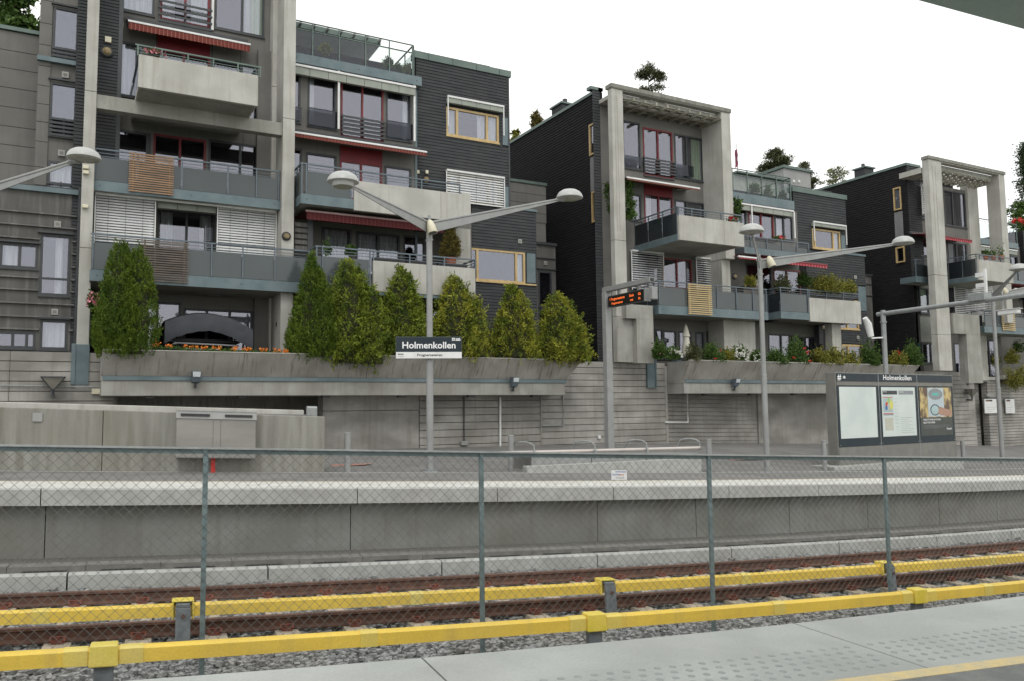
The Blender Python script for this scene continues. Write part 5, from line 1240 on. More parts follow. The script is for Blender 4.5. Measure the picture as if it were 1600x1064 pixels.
# first-floor balcony with the pale slat screen
YB1 = 26.1
x0_, z1 = P2(1029, 477, YB1); x1_ = P2(1200, 489, YB1)[0]; z0 = P2(1029, 491, YB1)[1]
o = deck(B, x0_, x1_, YB1, YF, z0, z1); zr = P2(1025, 438, YB1)[1]
railing(o, (x0_, YB1 + .05), (x1_, YB1 + .05), zr, z1, (.01, .27, .52, .70, .86, .99)); railing(o, (x0_ + .03, YB1 + .08), (x0_ + .03, YF - .05), zr, z1, (.4, .98), gm=FROSTB)
slats(B, R(1074, 1111, 443, 492, YB1 - .04), YB1 - .04, WOODY, 15)
# L-shaped concrete piers on the terrace
x0_, x1_, z0, z1 = R(977, 1019, 476, 498, 26.35); MB().box(x0_, x1_, 26.3, 26.75, z0, z1).done('pier_head', CONC, B.t, bevel=.01)
x2_ = P2(994, 520, 26.35)[0]; MB().box(x2_, x1_, 26.3, 26.75, 3.05, z0).done('pier', CONC, B.t, bevel=.01)
x0_, x1_, z0, z1 = R(1011, 1025, 558, 605, 26.9); MB().box(x0_, x1_ - .08, 26.9, 26.99, z0, z1 + .02).done('steel_shoe', BLUE, B.t); MB().box(x1_ - .07, x1_, 26.87, 26.99, z0, z1 + .04).done('steel_shoe', BLUE, B.t)
x0_, x1_, z0, z1 = R(1057, 1063, 562, 598, 26.7); MB().box(x0_ - .06, x1_, 26.6, 26.99, z0, z1).done('steel_shoe', BLUE, B.t)
bulkhead(B, 1147, 433, YC + .29, .14); bulkhead(B, 1154, 533, YF - .02, .14)
MB().box(P2(1135, 520, 27)[0], P2(1180, 520, 27)[0], 27.0, YF, 2.6, P2(1135, 498, 27)[1]).done('pier', CONCL, B.t)
# right part
YG = 27.7
def wGB(px, **k): return window(B, R(*px, YG), YG, key='G', **k)
wGB((1150, 1166, 326, 370)); wGB((1169, 1208, 330, 372), fm=RED, splits=(.5,), fw=.07); wGB((1210, 1238, 336, 374), curt=wcurt((.05, .7)), splits=(.5,))
wGB((1165, 1205, 412, 470)); wGB((1208, 1250, 420, 476), fm=RED, splits=(.5,)); wGB((1200, 1240, 522, 565), splits=(.5,)); wGB((1242, 1274, 526, 565), splits=(.5,), curt=wcurt((.05, .3)))
kx0, kx1 = onY(1239, 310, YK)[0], onY(1320, 310, YK)[0]; kz = P2(1239, 300, YK)[1]
grid_wall(B.t, xr1 - .1, kx0, P2(1150, 455, YG)[1], P2(1150, 318, YG)[1], YG + .001, .2, B.holes['G'], PANEL)
grid_wall(B.t, xr1 - .1, onY(1275, 500, YG)[0], 2.5, P2(1150, 455, YG)[1], YG + .001, .2, B.holes['G'], PANEL)
x0_, z1 = P2(1144, 300, 27.4); x1_ = P2(1241, 317, 27.4)[0]; z0 = P2(1144, 314, 27.4)[1]
dk = deck(B, x0_, x1_, 27.4, 30.5, z0, z1)
blind_box(B, x0_, x1_ - .05, z0 - .03, 27.6, .24, n=6); X = P2(1174, 340, 27.5)[0]; 
for px, yb in ((1174, 352), (1240, 373)): X = P2(px, 340, 27.42)[0]; MB().box(X - .03, X + .03, 27.36, 27.41, P2(px, yb, 27.42)[1], z0 - .1).done('guide_rail', WHITE, B.t)
xr_ = P2(1235, 280, 27.45)[0]; ztr = P2(1146, 263, 27.45)[1]
railing(dk, (x0_, 27.47), (xr_, 27.47), ztr, z1, (.02, .26, .50, .75, .99), bars=0, glass=(.30, 0), gm=GLASSC, m=COPE, toprail=.03); railing(dk, (x0_, 27.48), (xr_, 27.48), ztr - .28, z1, (.01,), bars=0, glass=None, m=COPE, toprail=.03)
railing(dk, (xr_, 27.47), (xr_, 30.3), ztr, z1, (.33, .66, .99), bars=0, glass=(.30, 0), gm=GLASSC, m=COPE, toprail=.03)
wK((1268, 1312, 357, 388), (.10, .75), BB=B, key='K', curt=wcurt((.82, .98)), fw=.085); wK((1268, 1340, 465, 512), (.3, .75), BB=B, key='K'); wK((1315, 1348, 537, 570), (.3,), BB=B, key='K', fw=.1)
zlow = P2(1302, 396, YK)[1]; kx2 = onY(1351, 420, YK)[0]; bp = R(1313, 1320, 368, 390, YK); bp4 = R(1340, 1352, 448, 486, YK)
hK = B.holes['K']
cladding(B.t, kx0, kx1, zlow, kz, YK, .125, hK + [bp], CLAD); cladding(B.t, onY(1262, 480, YK)[0], kx2, 2.88, zlow - .005, YK, .125, hK + [bp4], CLAD)
for r_ in (bp, bp4): MB().box(r_[0] + .02, r_[1], YK - .02, YK, r_[2], r_[3]).done('blue_panel', BLUE, B.t)
grid_wall(B.t, kx0 - .02, kx1 - .005, zlow, kz - .01, YK + .002, .2, hK, CLADS); grid_wall(B.t, kx0 - .02, kx2 - .005, 2.5, zlow, YK + .003, .2, hK, CLADS)
MB().box(kx0 - .08, kx1 + .08, YK - .07, YK + .3, kz, kz + .24).done('coping', COPE, B.t)
MB().box(onY(1300, 396, YK)[0], kx2 + .05, YK - .07, YK + 3, zlow - .015, zlow + .09).done('coping', BLUE, B.t)
MB().box(kx1 + .02, kx2, YK + .21, YK + 3, 2.5, zlow - .02).done('wall', CLADS, B.t)
q = MB(); q.box(kx0, kx1 - .6, YK + .28, YK + .31, kz + .40, kz + .43)
for X in np.arange(kx0 + .1, kx1 - .6, 1.1): q.box(X - .012, X + .012, YK + .28, YK + .31, kz + .2, kz + .40)
q.done('roof_rail', FRAME, B.t)
x0_, x1_, z0, z1 = R(1266, 1317, 347, 353, YK); blind_box(B, x0_, x1_, z1, YK - .03, .16, drop=1.0, n=4)
vent(B, 1336, 434, YK - .03, .17); vent(B, 1340, 528, YK - .03, .17)
MB().box(xr1 - .1, kx1 - .01, YK + .9, 42, 2.5, kz - .05).done('rear_volume', CLADS, B.t)
# second-floor right balcony, glass only
Yr = 26.9; x0_, z1 = P2(1163, 386, Yr); x1_ = P2(1265, 392, Yr)[0]; z0 = P2(1163, 396, Yr)[1]; o = deck(B, x0_, x1_, Yr, YG, z0, z1); zr = P2(1163, 368, Yr)[1]
o2 = R(1163, 1265, 369, 386, Yr); railing(o, (x0_, Yr + .05), (x1_, Yr + .05), zr, z1, (.1, .34, .57, .8, .99))
# first-floor right balcony
Yr = 25.9; x0_, z1 = P2(1220, 487, Yr); x1_ = P2(1265, 491, Yr)[0]; z0 = P2(1220, 498, Yr)[1]; x2_ = P2(1344, 480, Yr)[0]
o = deck(B, x0_, x2_, Yr, YG, z0, z1); zp1 = P2(1265, 466, Yr)[1]; parapet(o, x1_, x2_, Yr - .03, P2(1265, 503, Yr)[1], zp1)
zr = P2(1220, 449, Yr)[1]; railing(o, (x0_, Yr + .05), (x1_, Yr + .05), zr, z1, (.02, .97)); railing(o, (x1_, Yr + .08), (x2_, Yr + .08), zr, zp1 - .02, (.02, .35, .68, .99), glass=None); railing(o, (x0_ + .03, Yr + .08), (x0_ + .03, YG), zr, z1, (.5, .98), gm=FROSTB)
Yw = 26.6; x3_, z3_ = P2(1187, 489, Yw); o = deck(B, x3_, x0_ + .8, Yw, YG, z0 - .0, z1); railing(o, (x3_, Yw + .05), (x0_ + .4, Yw + .05), zr, z1, (.02, .97))
tag(MB().box(x1_ + .15, x2_ - .15, Yr + .2, Yr + .5, zp1 - .3, zp1 + .14).done('planter_box', BLACK, bevel=.01), 'long black planter box with bushy plants on the middle block balcony', 'planter box')
MB().box(P2(1300, 520, 26.4)[0], P2(1314, 520, 26.4)[0], 26.4, 26.8, 2.8, z0 - .02).done('pier', CONCL, B.t)
MB().box(onY(1272, 520, YG)[0], onY(1276, 520, YG)[0] + .1, YG - .3, YG, 2.6, z0).done('corner_trim', FRAME, B.t)
bulkhead(B, 1283, 541, YG - .4, .13)
xa_, za = P2(1160, 400, 26.2); awning(B, P2(1152, 396, 26.4)[0], P2(1182, 399, 26.4)[0], P2(1160, 402, 26.4)[1], 26.35, P2(1160, 396, 26.4)[1] + .1, 27.6, AWNR, .06)
xa_, za = P2(1208, 405, 25.9); awning(B, xa_, P2(1289, 419, 25.9)[0], za - .05, 25.8, za + .40, 27.55, AWNR, .12, bar=RED)
x0_, x1_, z0, z1 = R(1146, 1226, 272, 305, 31.2); MB().box(x0_, x1_, 31.2, 31.4, z0, z1).done('penthouse_wall', VENTM, B.t); MB().box(x0_, x1_ + .1, 30.9, 31.5, z1 + .002, z1 + .1).done('penthouse_coping', COPE, B.t)
# roof terrace shed
sh_ = thing('roof_shed', 'light grey flat-roofed shed on the roof of the middle block', 'roof shed', (34, 31, kz))
x0_, x1_, z0, z1 = R(1224, 1266, 263, 292, 31.0); y1_ = 36
MB().box(x0_, x1_, 31, y1_, kz - .1, z1).done('wall', PANELL, sh_); MB().box(x0_ - .1, x1_ + .1, 30.9, y1_ + .1, z1, z1 + .14).done('coping', COPE, sh_)
for px in (1240, 1248): X, Z = P2(px, 284, 31); MB().box(X - .07, X + .07, 30.96, 30.999, Z - .07, Z + .07).done('vent', WHITE, sh_)
# wing towards the right block
w2 = 29.2; lk2 = thing('link_wing', 'low dark link wing at the right end of the middle apartment block', 'building wing', (38, 29, 3))
x0_ = kx2 - .3; x1_ = onY(1362, 450, w2)[0]; z1 = P2(1355, 432, w2)[1]; MB().box(x0_, x1_, w2, 33, 2.5, z1).done('wall', PANELD, lk2); MB().box(x0_, x1_ + .06, w2 - .07, 33.05, z1, z1 + .1).done('coping', FRAME, lk2)
for y in (445, 463): z = P2(1355, y, w2)[1]; MB().box(x0_, x1_, w2 - .05, w2 - .001, z - .02, z + .02).done('facade_fin', FRAME, lk2)

# ================================================================= RIGHT APARTMENT BLOCK
YC, YF, YK = 25.6, 27.2, 27.2
D = Block(thing('apartment_block', 'right apartment block behind a tall freestanding concrete portal frame', 'apartment block', (43, 29, 3)))
XS_ = onY(1416, 258, YF)[0]; zS = P2(1416, 259, YF)[1]
h1 = sidewin(D, XS_ - .05, (1395, 1407, 292, 328)); h2 = sidewin(D, XS_ - .05, (1399, 1413, 385, 410)); y0, y1, z0, z1 = onXr(1397, 1410, 330, 372, XS_ - .03); MB().box(XS_ - .04, XS_ - .005, y0, y1, z0, z1).done('blue_panel', GREYP, D.t)
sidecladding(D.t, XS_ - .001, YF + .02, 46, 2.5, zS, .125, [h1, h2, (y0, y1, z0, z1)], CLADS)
MB().box(XS_ + .001, onY(1511, 300, YF)[0], YF + .8, 46, 2.4, zS - .01).done('rear_volume', CLADS, D.t); MB().box(XS_ + .001, XS_ + .2, YF + .05, 46, 2.4, zS - .01).done('side_wall', CLADS, D.t)
MB().box(XS_ - .08, XS_ + .15, YF - .06, 46, zS, zS + .13).done('coping', COPE, D.t)
xe1 = onY(1436, 262, YF)[0]
MB().box(XS_, xe1, YF, YF + .2, P2(1416, 440, YF)[1], zS - .01).done('wall', CLAD, D.t); cladding(D.t, XS_ + .01, xe1, P2(1416, 440, YF)[1], zS, YF - .001, .125, [], CLAD, each=False)
MB().box(XS_ + .16, xe1 + .05, YF - .06, YF + .25, zS, zS + .13).done('coping', COPE, D.t)
Xc0 = XS_ + .5; yc0 = onX(1352, 275, Xc0)[1]; yc1 = onX(1335, 275, Xc0)[1]; ztp = onX(1352, 262, Xc0)[2]
ch = thing('roof_housing', 'small dark metal vent housing on the roof of the right block', 'roof vent', (Xc0, yc0, zS)); xc1 = onY(1365, 268, yc0)[0]
MB().box(Xc0, xc1, yc0, yc1, zS - .3, ztp).done('casing', CLAD, ch); MB().box(Xc0 - .08, xc1 + .08, yc0 - .08, yc1 + .08, ztp, ztp + .08).done('cap', COPE, ch); MB().tube([(Xc0 + .5, yc0 + .5, ztp + .08), (Xc0 + .5, yc0 + .5, ztp + .4)], .1, 8).done('vent_pipe', FRAME, ch)
ztD = P2(1452, 249, YC)[1]; x0, x1 = onY(1453, 300, YC)[0], onY(1473, 300, YC)[0]
jz = [P2(1460, y, YC)[1] for y in (430, 523)]; fluted(D.t, x0, x1, YC, .36, 2.95, ztD, jz)
xr0, xr1 = onY(1562, 300, YC)[0], onY(1571, 300, YC)[0]
MB().box(xr0, xr1, YC, YC + .72, P2(1570, 405, YC)[1] - 3.5, ztD).done('column', CONCL, D.t, bevel=.012)
MB().box(x0 - .05, xr1 + .03, YC - .06, YC + .37, ztD + .001, ztD + .17).done('frame_cap', CONCR, D.t, bevel=.01); MB().box(x1, xr0, YC + .42, YC + .6, ztD - .36, ztD - .01).done('frame_beam', CONCL, D.t); MB().box(x1, xr0, YC, YC + .3, ztD - .05, ztD).done('frame_beam', CONCL, D.t)
MB().box(x0 + .02, x1 - .02, YC + .43, YF + .1, ztD - .62, ztD - .34).done('frame_beam', CONCL, D.t)
xb0, xb1 = onY(1510, 330, YF)[0], onY(1526, 330, YF)[0]; MB().box(xb0, xb1, YF - .12, YF + .3, 2.5, ztD - .1).done('column', CONCL, D.t)
MB().box(xb1, xr0 + .6, YF - .1, YF + .15, ztD - .28, ztD).done('frame_beam', CONCL, D.t)
zp = ztD - .30
for k in range(10): X = x1 + .3 + k * (xr0 - x1) / 9.3; MB().box(X - .035, X + .035, YC + .3, YF + .2, zp - .14, zp - .02).done('pergola_rafter', WOODP, D.t)
for k in range(6): Y = YC + .42 + k * .24; MB().box(x1 + .2, xr0 + .5, Y - .04, Y + .04, zp - .018, zp + .03).done('pergola_batten', WOODP, D.t)
def wD(px, **k): return window(D, R(*px, YF), YF, **k)
wD((1437, 1456, 292, 342), splits=(.5,)); wD((1474, 1507, 297, 352), splits=(.4,)); wD((1437, 1456, 372, 400), curt=()); wD((1480, 1510, 378, 420), splits=(.45,), curt=wcurt((.05, .4)))
wD((1436, 1463, 450, 490), splits=(.5,), curt=[(.05, .95, CURTG)]); wD((1478, 1540, 440, 500)); wD((1440, 1468, 535, 567), splits=(.5,), room=mat('green_blind', (.06, .16, .12), (.05, .13, .10))); wD((1490, 1512, 535, 590), splits=(.5,)); wD((1533, 1556, 530, 590), splits=(.5,))
grid_wall(D.t, xe1 - .02, xb0 + .1, P2(1440, 412, YF)[1], P2(1437, 285, YF)[1], YF + .001, .2, D.holes['F'], PANEL)
grid_wall(D.t, xe1 - .5, onY(1562, 500, YF)[0], 2.4, P2(1440, 412, YF)[1] - .002, YF + .001, .2, D.holes['F'], PANEL)
plate(D, (1437, 1466, 495, 533), YF, BOXP, 'facade_panel')
blind(D, R(1437, 1456, 292, 335, YF - .15), YF - .15, pitch=.1); blind(D, R(1488, 1552, 441, 500, YF - .3), YF - .3, pitch=.1)
x0_, z_ = P2(1443, 366, 26.4); awning(D, x0_, P2(1516, 374, 26.4)[0], z_, 26.35, z_ + .15, YF - .05, AWNR, .12, bar=RED)
# balconies
Yb = 26.3; x0_, z1 = P2(1431, 432, Yb); z0 = P2(1431, 441, Yb)[1]; x1_ = onY(1462, 430, Yb)[0]; o = deck(D, x0_, x1_ + .1, Yb, YF, z0, z1); zr = P2(1431, 405, Yb)[1]; railing(o, (x0_, Yb + .05), (x1_, Yb + .05), zr, z1, (.03, .9), gm=FROSTB)
Yb = 24.6; x0_, x1_, z0, z1 = R(1529, 1582, 406, 437, Yb); o = deck(D, x0_ + .02, x1_ - .02, Yb + .145, YF, z0, z0 + .14, CONCL, CONC, bolts=False); parapet(o, x0_, x1_, Yb, z0 - .02, z1)
MB().box(x0_ - .04, x0_ + .012, Yb + .1, YF - .1, z0 - .04, z0 + .2).done('side_fascia', BLUE, o); zr = P2(1524, 396, Yb)[1]
railing(o, (x0_ - .02, Yb + .1), (x0_ - .02, YF - .2), zr, z0 + .2, (.01, .33, .66, .99), gm=FROSTB, glass=(.25, .02)); railing(o, (x0_, Yb + .07), (x1_, Yb + .07), zr, z1 - .02, (.05, .35, .68, .99), glass=None)
Yb = 25.9; x0_, z1 = P2(1538, 510, Yb); z0 = P2(1538, 520, Yb)[1]; x1_ = P2(1640, 514, Yb)[0]; o = deck(D, x0_, x1_, Yb, YF, z0, z1); zr = P2(1535, 485, Yb)[1]; railing(o, (x0_, Yb + .05), (x1_, Yb + .05), zr, z1, (.02, .2, .42, .63, .85)); railing(o, (x0_ + .03, Yb + .08), (x0_ + .03, YF), zr, z1, (.5, .98), gm=FROSTB)
slats(D, R(1564, 1584, 481, 517, Yb - .04), Yb - .04, WOODY, 12)
# piers at the terrace
x0_, x1_, z0, z1 = R(1486, 1527, 490, 522, YC); MB().box(x0_, x1_, YC - .1, YC + .35, z0, z1).done('pier_head', CONC, D.t, bevel=.01); x2_ = P2(1508, 540, YC)[0]; x3_, z3 = P2(1530, 598, YC); MB().box(x2_, x1_, YC - .1, YC + .35, z3, z0).done('pier', CONC, D.t, bevel=.01)
x0_ = P2(1516, 590, 26.9)[0]; MB().box(x0_ - .2, x0_ - .02, 26.9, 26.99, P2(1516, 600, 26.9)[1], P2(1516, 566, 26.9)[1]).done('steel_shoe', BLUE, D.t)
# parts of the block right of the portal
YG = 28.0
def wX(px, **k): return window(D, R(*px, YG), YG, key='G', **k)
wX((1532, 1552, 395, 418)); wX((1578, 1590, 400, 450)); wX((1590, 1640, 440, 470))
xg0, xg1 = onY(1526, 400, YG)[0], onY(1700, 400, YG)[0]; zt_ = P2(1530, 378, YG)[1]
grid_wall(D.t, xg0, xg1, 2.4, zt_, YG, .2, D.holes['G'], PANEL); cladding(D.t, onY(1591, 360, YG)[0], xg1, 3, P2(1590, 362, YG)[1], YG - .25, .125, [], CLAD, each=False); MB().box(onY(1591, 360, YG)[0], xg1, YG - .249, YG + 8, 2.4, P2(1590, 362, YG)[1]).done('wall', CLADS, D.t)
x0_, z1 = P2(1529, 372, YG - .5); z0 = P2(1529, 381, YG - .5)[1]; x1_ = P2(1591, 381, YG - .5)[0]; o = deck(D, x0_, x1_, YG - .5, YG + 3, z0, z1); railing(o, (x0_, YG - .45), (x1_, YG - .45), P2(1530, 341, YG - .5)[1], z1, (.02, .3, .6, .98), bars=1, glass=(.3, 0), gm=GLASSC, m=COPE)
blind_box(D, x0_, x1_, z0 - .05, YG - .25, .22, n=5)
MB().box(xg0 + .3, xg1, YG + .9, 40, 2.4, zt_ - .05).done('rear_volume', CLADS, D.t)
x0_, z1 = P2(1583, 438, 26.8); o = deck(D, x0_, x0_ + 6, 26.8, YG, z1 - .2, z1); railing(o, (x0_, 26.85), (x0_ + 6, 26.85), z1 + .9, z1, (.1, .3, .5, .7), gm=FROST)
xa_, za = P2(1582, 452, 26.2); awning(D, xa_, xa_ + 4, za, 26.1, za + .3, YG - .1, AWNR, .1)

# ================================================================= STATION FURNITURE
def gpt(px, py, z0=.05):
    r = ray(px, py); t_ = (z0 - EYE[2]) / (r[2] + G * (r[0] * cos(DT) - r[1] * sin(DT))); return EYE + r * t_
def zat(px, py, P):    # height seen at pixel on the vertical through P
    r = ray(px, py); t_ = (P[0] * r[0] + P[1] * r[1]) / (r[0] ** 2 + r[1] ** 2); return EYE[2] + r[2] * t_
FWD = np.array([sin(YAW), cos(YAW), 0.]); RGT = np.array([cos(YAW), -sin(YAW), 0.])
def atdepth(px, py, dep): r = ray(px, py); return EYE + r * dep / (r @ FWD)
def dep(P): return float((np.array(P) - EYE) @ FWD)
def dome(t, c, R_, big=False):
    q = MB(); q.lathe(c, [(R_ * .60, -R_ * .08), (R_, -R_ * .0), (R_ * .99, R_ * .07), (R_ * .93, R_ * .25), (R_ * .80, R_ * .43), (R_ * .56, R_ * .58), (R_ * .26, R_ * .665), (.01, R_ * .685)], 28); h = q.done('lamp_shade', LAMPM, t, smooth=True)
    if not big:
        q = MB(); q.lathe(c, [(R_ * .5, -R_ * .14), (R_ * .86, -R_ * .06), (R_ * .9, R_ * .02)], 24); q.done('lens', LENS, h, smooth=True); return
    q = MB(); q.lathe(c, [(R_ * .66, -R_ * .30), (R_ * .72, -R_ * .02)], 24); q.done('shade_collar', LAMPM, h, smooth=True)
    q = MB(); q.lathe(c, [(.01, -R_ * .31), (R_ * .58, -R_ * .31), (R_ * .60, -R_ * .10), (.01, -R_ * .10)], 24); q.done('lens', LENS, h, smooth=True)
def lamppost(label, bx, by, tipL, tipR, top, r0=.085, R_=.325, base=None, aL=205, aR=88, L_=3.3):
    P = gpt(bx, by) if base is None else np.array(base); zt = zat(top[0], top[1], P); dp = dep(P); t = thing('lamp_post', label, 'lamp post', P, 'double-armed lamp posts on the opposite platform')
    Rr = .36; z1 = P[2] + (zt - P[2]) * .45
    q = MB(); q.tube([P, (P[0], P[1], z1)], r0, 16); q.done('post', POSTM, t, smooth=True)
    q = MB(); q.tube([(P[0], P[1], z1 + .002), (P[0], P[1], zt)], r0 * .86, 16); q.done('post', POSTM, t, smooth=True)
    MB().tube([(P[0], P[1], z1 - .05), (P[0], P[1], z1 + .02)], r0 * 1.12, 16).done('post_collar', POSTM, t, smooth=True)
    q = MB(); q.lathe(P, [(.19, -.02), (.19, .018), (.1, .03), (.1, .08)], 8)
    for k in range(4): q.tube([P + [.14 * cos(k * pi / 2 + .8), .14 * sin(k * pi / 2 + .8), .01], P + [.14 * cos(k * pi / 2 + .8), .14 * sin(k * pi / 2 + .8), .06]], .018, 6)
    q.done('base_plate', GALV, t)
    q = MB(); q.tube([(P[0], P[1], zt - .55), (P[0], P[1], zt + .12)], .035, 8); q.box(P[0] - .07, P[0] + .07, P[1] - .07, P[1] + .07, zt - .5, zt - .46); q.box(P[0] - .07, P[0] + .07, P[1] - .07, P[1] + .07, zt - .08, zt - .04); q.done('arm_bracket', GALV, t)
    for tip, a in ((tipL, aL), (tipR, aR)):
        if tip is None: continue
        T_ = atdepth(tip[0], tip[1], dp + L_ * cos(radians(a))) if len(tip) == 2 else np.array(tip)
        A_ = np.array([P[0], P[1], zt - .06]); d_ = T_ - A_; dl = d_ / np.linalg.norm(d_)
        E_ = T_ - dl * R_ * .75
        MB().tube([A_, E_], [.035, .028], 8).done('arm', POSTM, t, smooth=True); MB().tube([E_ - dl * .12, E_ + dl * R_ * .3 - [0, 0, .0]], [.03, .085], 10).done('arm_neck', POSTM, t, smooth=True)
        h_ = .26; Bq = np.array([P[0], P[1], zt - .06 - h_]); nrm = np.cross(dl, [0, 0, 1.]); nrm /= np.linalg.norm(nrm); w_ = nrm * .012
        q = MB(); m1 = A_ * .0 + E_
        q.add([tuple(Bq + dl * .05 - w_), tuple(Bq + dl * .05 + w_), tuple(A_ + w_), tuple(A_ - w_), tuple(E_ - w_ - [0, 0, .05]), tuple(E_ + w_ - [0, 0, .05]), tuple(E_ + w_), tuple(E_ - w_)],
              [(0, 1, 2, 3), (4, 7, 6, 5), (0, 4, 5, 1), (3, 2, 6, 7), (1, 5, 6, 2), (0, 3, 7, 4)]); q.done('arm_web', POSTM, t)
        dome(t, T_ - np.array([0, 0, .02]), R_, big=(top == (667, 345) and a == aL))
    return P, zt
P1, zt1 = lamppost('first lamp post from the left, carrying the station name sign', 672, 737, (536, 284), (890, 309), (667, 345))
P2_, zt2 = lamppost('middle lamp post, left of the notice kiosk, with one arm pointing towards the tracks', 1199, 735, (1174, 362), (1411, 380), (1193, 404))
P3, zt3 = lamppost('right-hand lamp post in front of the camera gantry near the photo edge', 1567, 728, (1592, 421), (1690, 432), (1556, 458))
# left lamp: only its right arm and head are in view
dp = 15.5; T_ = atdepth(131, 246, dp); Pb = atdepth(-120, 736, dp - .2); Pb[2] = gpt(-120, 740)[2]
Pb = gpt(-150, 738); ztp = zat(-150, 318, Pb)
tp = np.array([*(Pb[:2]), 0]); T_ = atdepth(131, 247, dep(Pb) - .6)
lamppost('leftmost lamp post, of which only a long arm and its lamp reach into view', -150, 738, tuple(T_ + (np.array([Pb[0], Pb[1], T_[2]]) - T_) * 2), tuple(T_), (-150, 318), R_=.29)

def speaker_(label, c, d_):
    d_ = np.array(d_, float); d_ /= np.linalg.norm(d_); c = np.array(c)
    t = thing('loudspeaker', label, 'loudspeaker', c, 'cream loudspeakers on the lamp posts')
    q = MB(); q.tube([c - d_ * .12, c - d_ * .07, c + d_ * .02, c + d_ * .2, c + d_ * .215], [.035, .075, .10, .125, .118], 16); q.done('horn', CREAM, t, smooth=True)
    q = MB(); q.tube([c + d_ * .2155, c + d_ * .218], [.10, .10], 16); q.done('grille', PANELD, t)
    MB().tube([c - d_ * .05, c - d_ * .05 + [0, 0, .12]], .012, 6).done('bracket', GALV, t)
c = atdepth(673, 352, dep(P1) - .15); speaker_('cream loudspeaker hanging just under the arms of the first lamp post', c, (.15, -.25, -1))
c = atdepth(1203, 407, dep(P2_) - .15); speaker_('cream loudspeaker on the middle lamp post, left of the kiosk', c, (.2, -.25, -1))
c = atdepth(1567, 452, dep(P3) - .2); speaker_('cream loudspeaker on the right-hand lamp post above the gantry', c, (.5, -.2, -.8))

# station name sign on the first lamp post
ux = RGT * cos(radians(8)) + FWD * sin(radians(8)); dps = dep(P1) - .16
def on_sign(px, py, c0, ux_):      # intersect with vertical plane through c0 along ux_
    n_ = np.cross(ux_, [0, 0, 1.]); r = ray(px, py); return EYE + r * (((c0 - EYE) @ n_) / (r @ n_))
c0 = atdepth(670, 540, dps); q1 = on_sign(618.5, 527, c0, ux); q2 = on_sign(721.5, 527, c0, ux); qb = on_sign(618.5, 559.5, c0, ux); qm = on_sign(618.5, 549, c0, ux)
Wd = (q2 - q1) @ ux; zt_, zm_, zb_ = q1[2], qm[2], qb[2]; O = np.array([q1[0], q1[1], 0]); nn = np.cross(ux, [0, 0, 1.])   # points to the viewer side
if nn @ FWD > 0: nn = -nn
def plane_box(O, ux_, nn_, u0, u1, z0, z1, d0, d1):
    q = MB(); c = []
    for z in (z0, z1):
        for u, d_ in ((u0, d0), (u1, d0), (u1, d1), (u0, d1)): p = O + ux_ * u + nn_ * d_; c.append((p[0], p[1], z))
    q.hexa([c[3], c[2], c[1], c[0], c[7], c[6], c[5], c[4]] if False else c); return q
sg = thing('station_sign', 'dark blue and white Holmenkollen station name sign on the first lamp post', 'station sign', (P1[0], P1[1], zb_))
plane_box(O, ux, nn, 0, Wd, zb_, zt_, -.03, 0).done('sign_case', GALVD, sg)
plane_box(O, ux, nn, .004, Wd - .004, zm_, zt_ - .006, .001, .006).done('name_panel', DKBLUE, sg); plane_box(O, ux, nn, .004, Wd - .004, zb_ + .004, zm_ - .004, .001, .006).done('direction_panel', WHITE, sg)
def stext(s, size, m, par, O, ux_, nn_, u, z, d_, sx=1, bold=0, align='LEFT'):
    p = O + ux_ * u + nn_ * d_; return text(s, size, m, par, (p[0], p[1], z), ux_, (0, 0, 1), ext=.0008, sx=sx, bold=bold, align=align)
H1 = zt_ - zm_
stext('Holmenkollen', H1 * .66, WHT, sg, O, ux, nn, Wd * .5, zm_ + H1 * .25, .008, sx=1.02, bold=.004, align='CENTER')
stext('276 moh.', H1 * .16, WHT, sg, O, ux, nn, Wd * .98, zm_ + H1 * .80, .008, align='RIGHT', bold=.004)
H2 = zm_ - zb_; stext('Frognerseteren', H2 * .50, INK, sg, O, ux, nn, Wd * .51, zb_ + H2 * .36, .008, align='CENTER', sx=1.2, bold=.002)
stext('Retning', H2 * .27, INK, sg, O, ux, nn, Wd * .03, zb_ + H2 * .58, .008, bold=.002); stext('Direction', H2 * .22, POSTM, sg, O, ux, nn, Wd * .03, zb_ + H2 * .25, .008)
MB().box(P1[0] - .1, P1[0] + .1, P1[1] - .1, P1[1] + .1, zm_ - .02, zm_ + .02).done('clamp', GALV, sg)

# bollards
for (x, y0, y1, lb) in ((543, 675, 737, 'grey steel bollard just right of the ramp wall end'), (799, 679, 735, 'grey steel bollard at the left end of the access ramp handrail'), (1109, 685, 737, 'grey steel bollard at the right end of the access ramp'), (1289, 687, 735, 'grey steel bollard immediately left of the notice kiosk'), (1506, 688, 731, 'grey steel bollard between the notice kiosk and the right-hand lamp post')):
    P = gpt(x, y1); zt = zat(x, y0, P); q = MB(); q.lathe((P[0], P[1], 0), [(.072, P[2] - .02), (.072, zt - .03), (.078, zt - .03), (.078, zt - .008), (.07, zt), (.01, zt)], 18)
    o = q.done('bollard', POSTM, smooth=True, org=P); tag(o, lb, 'bollard', 'bollards along the platform kerb')

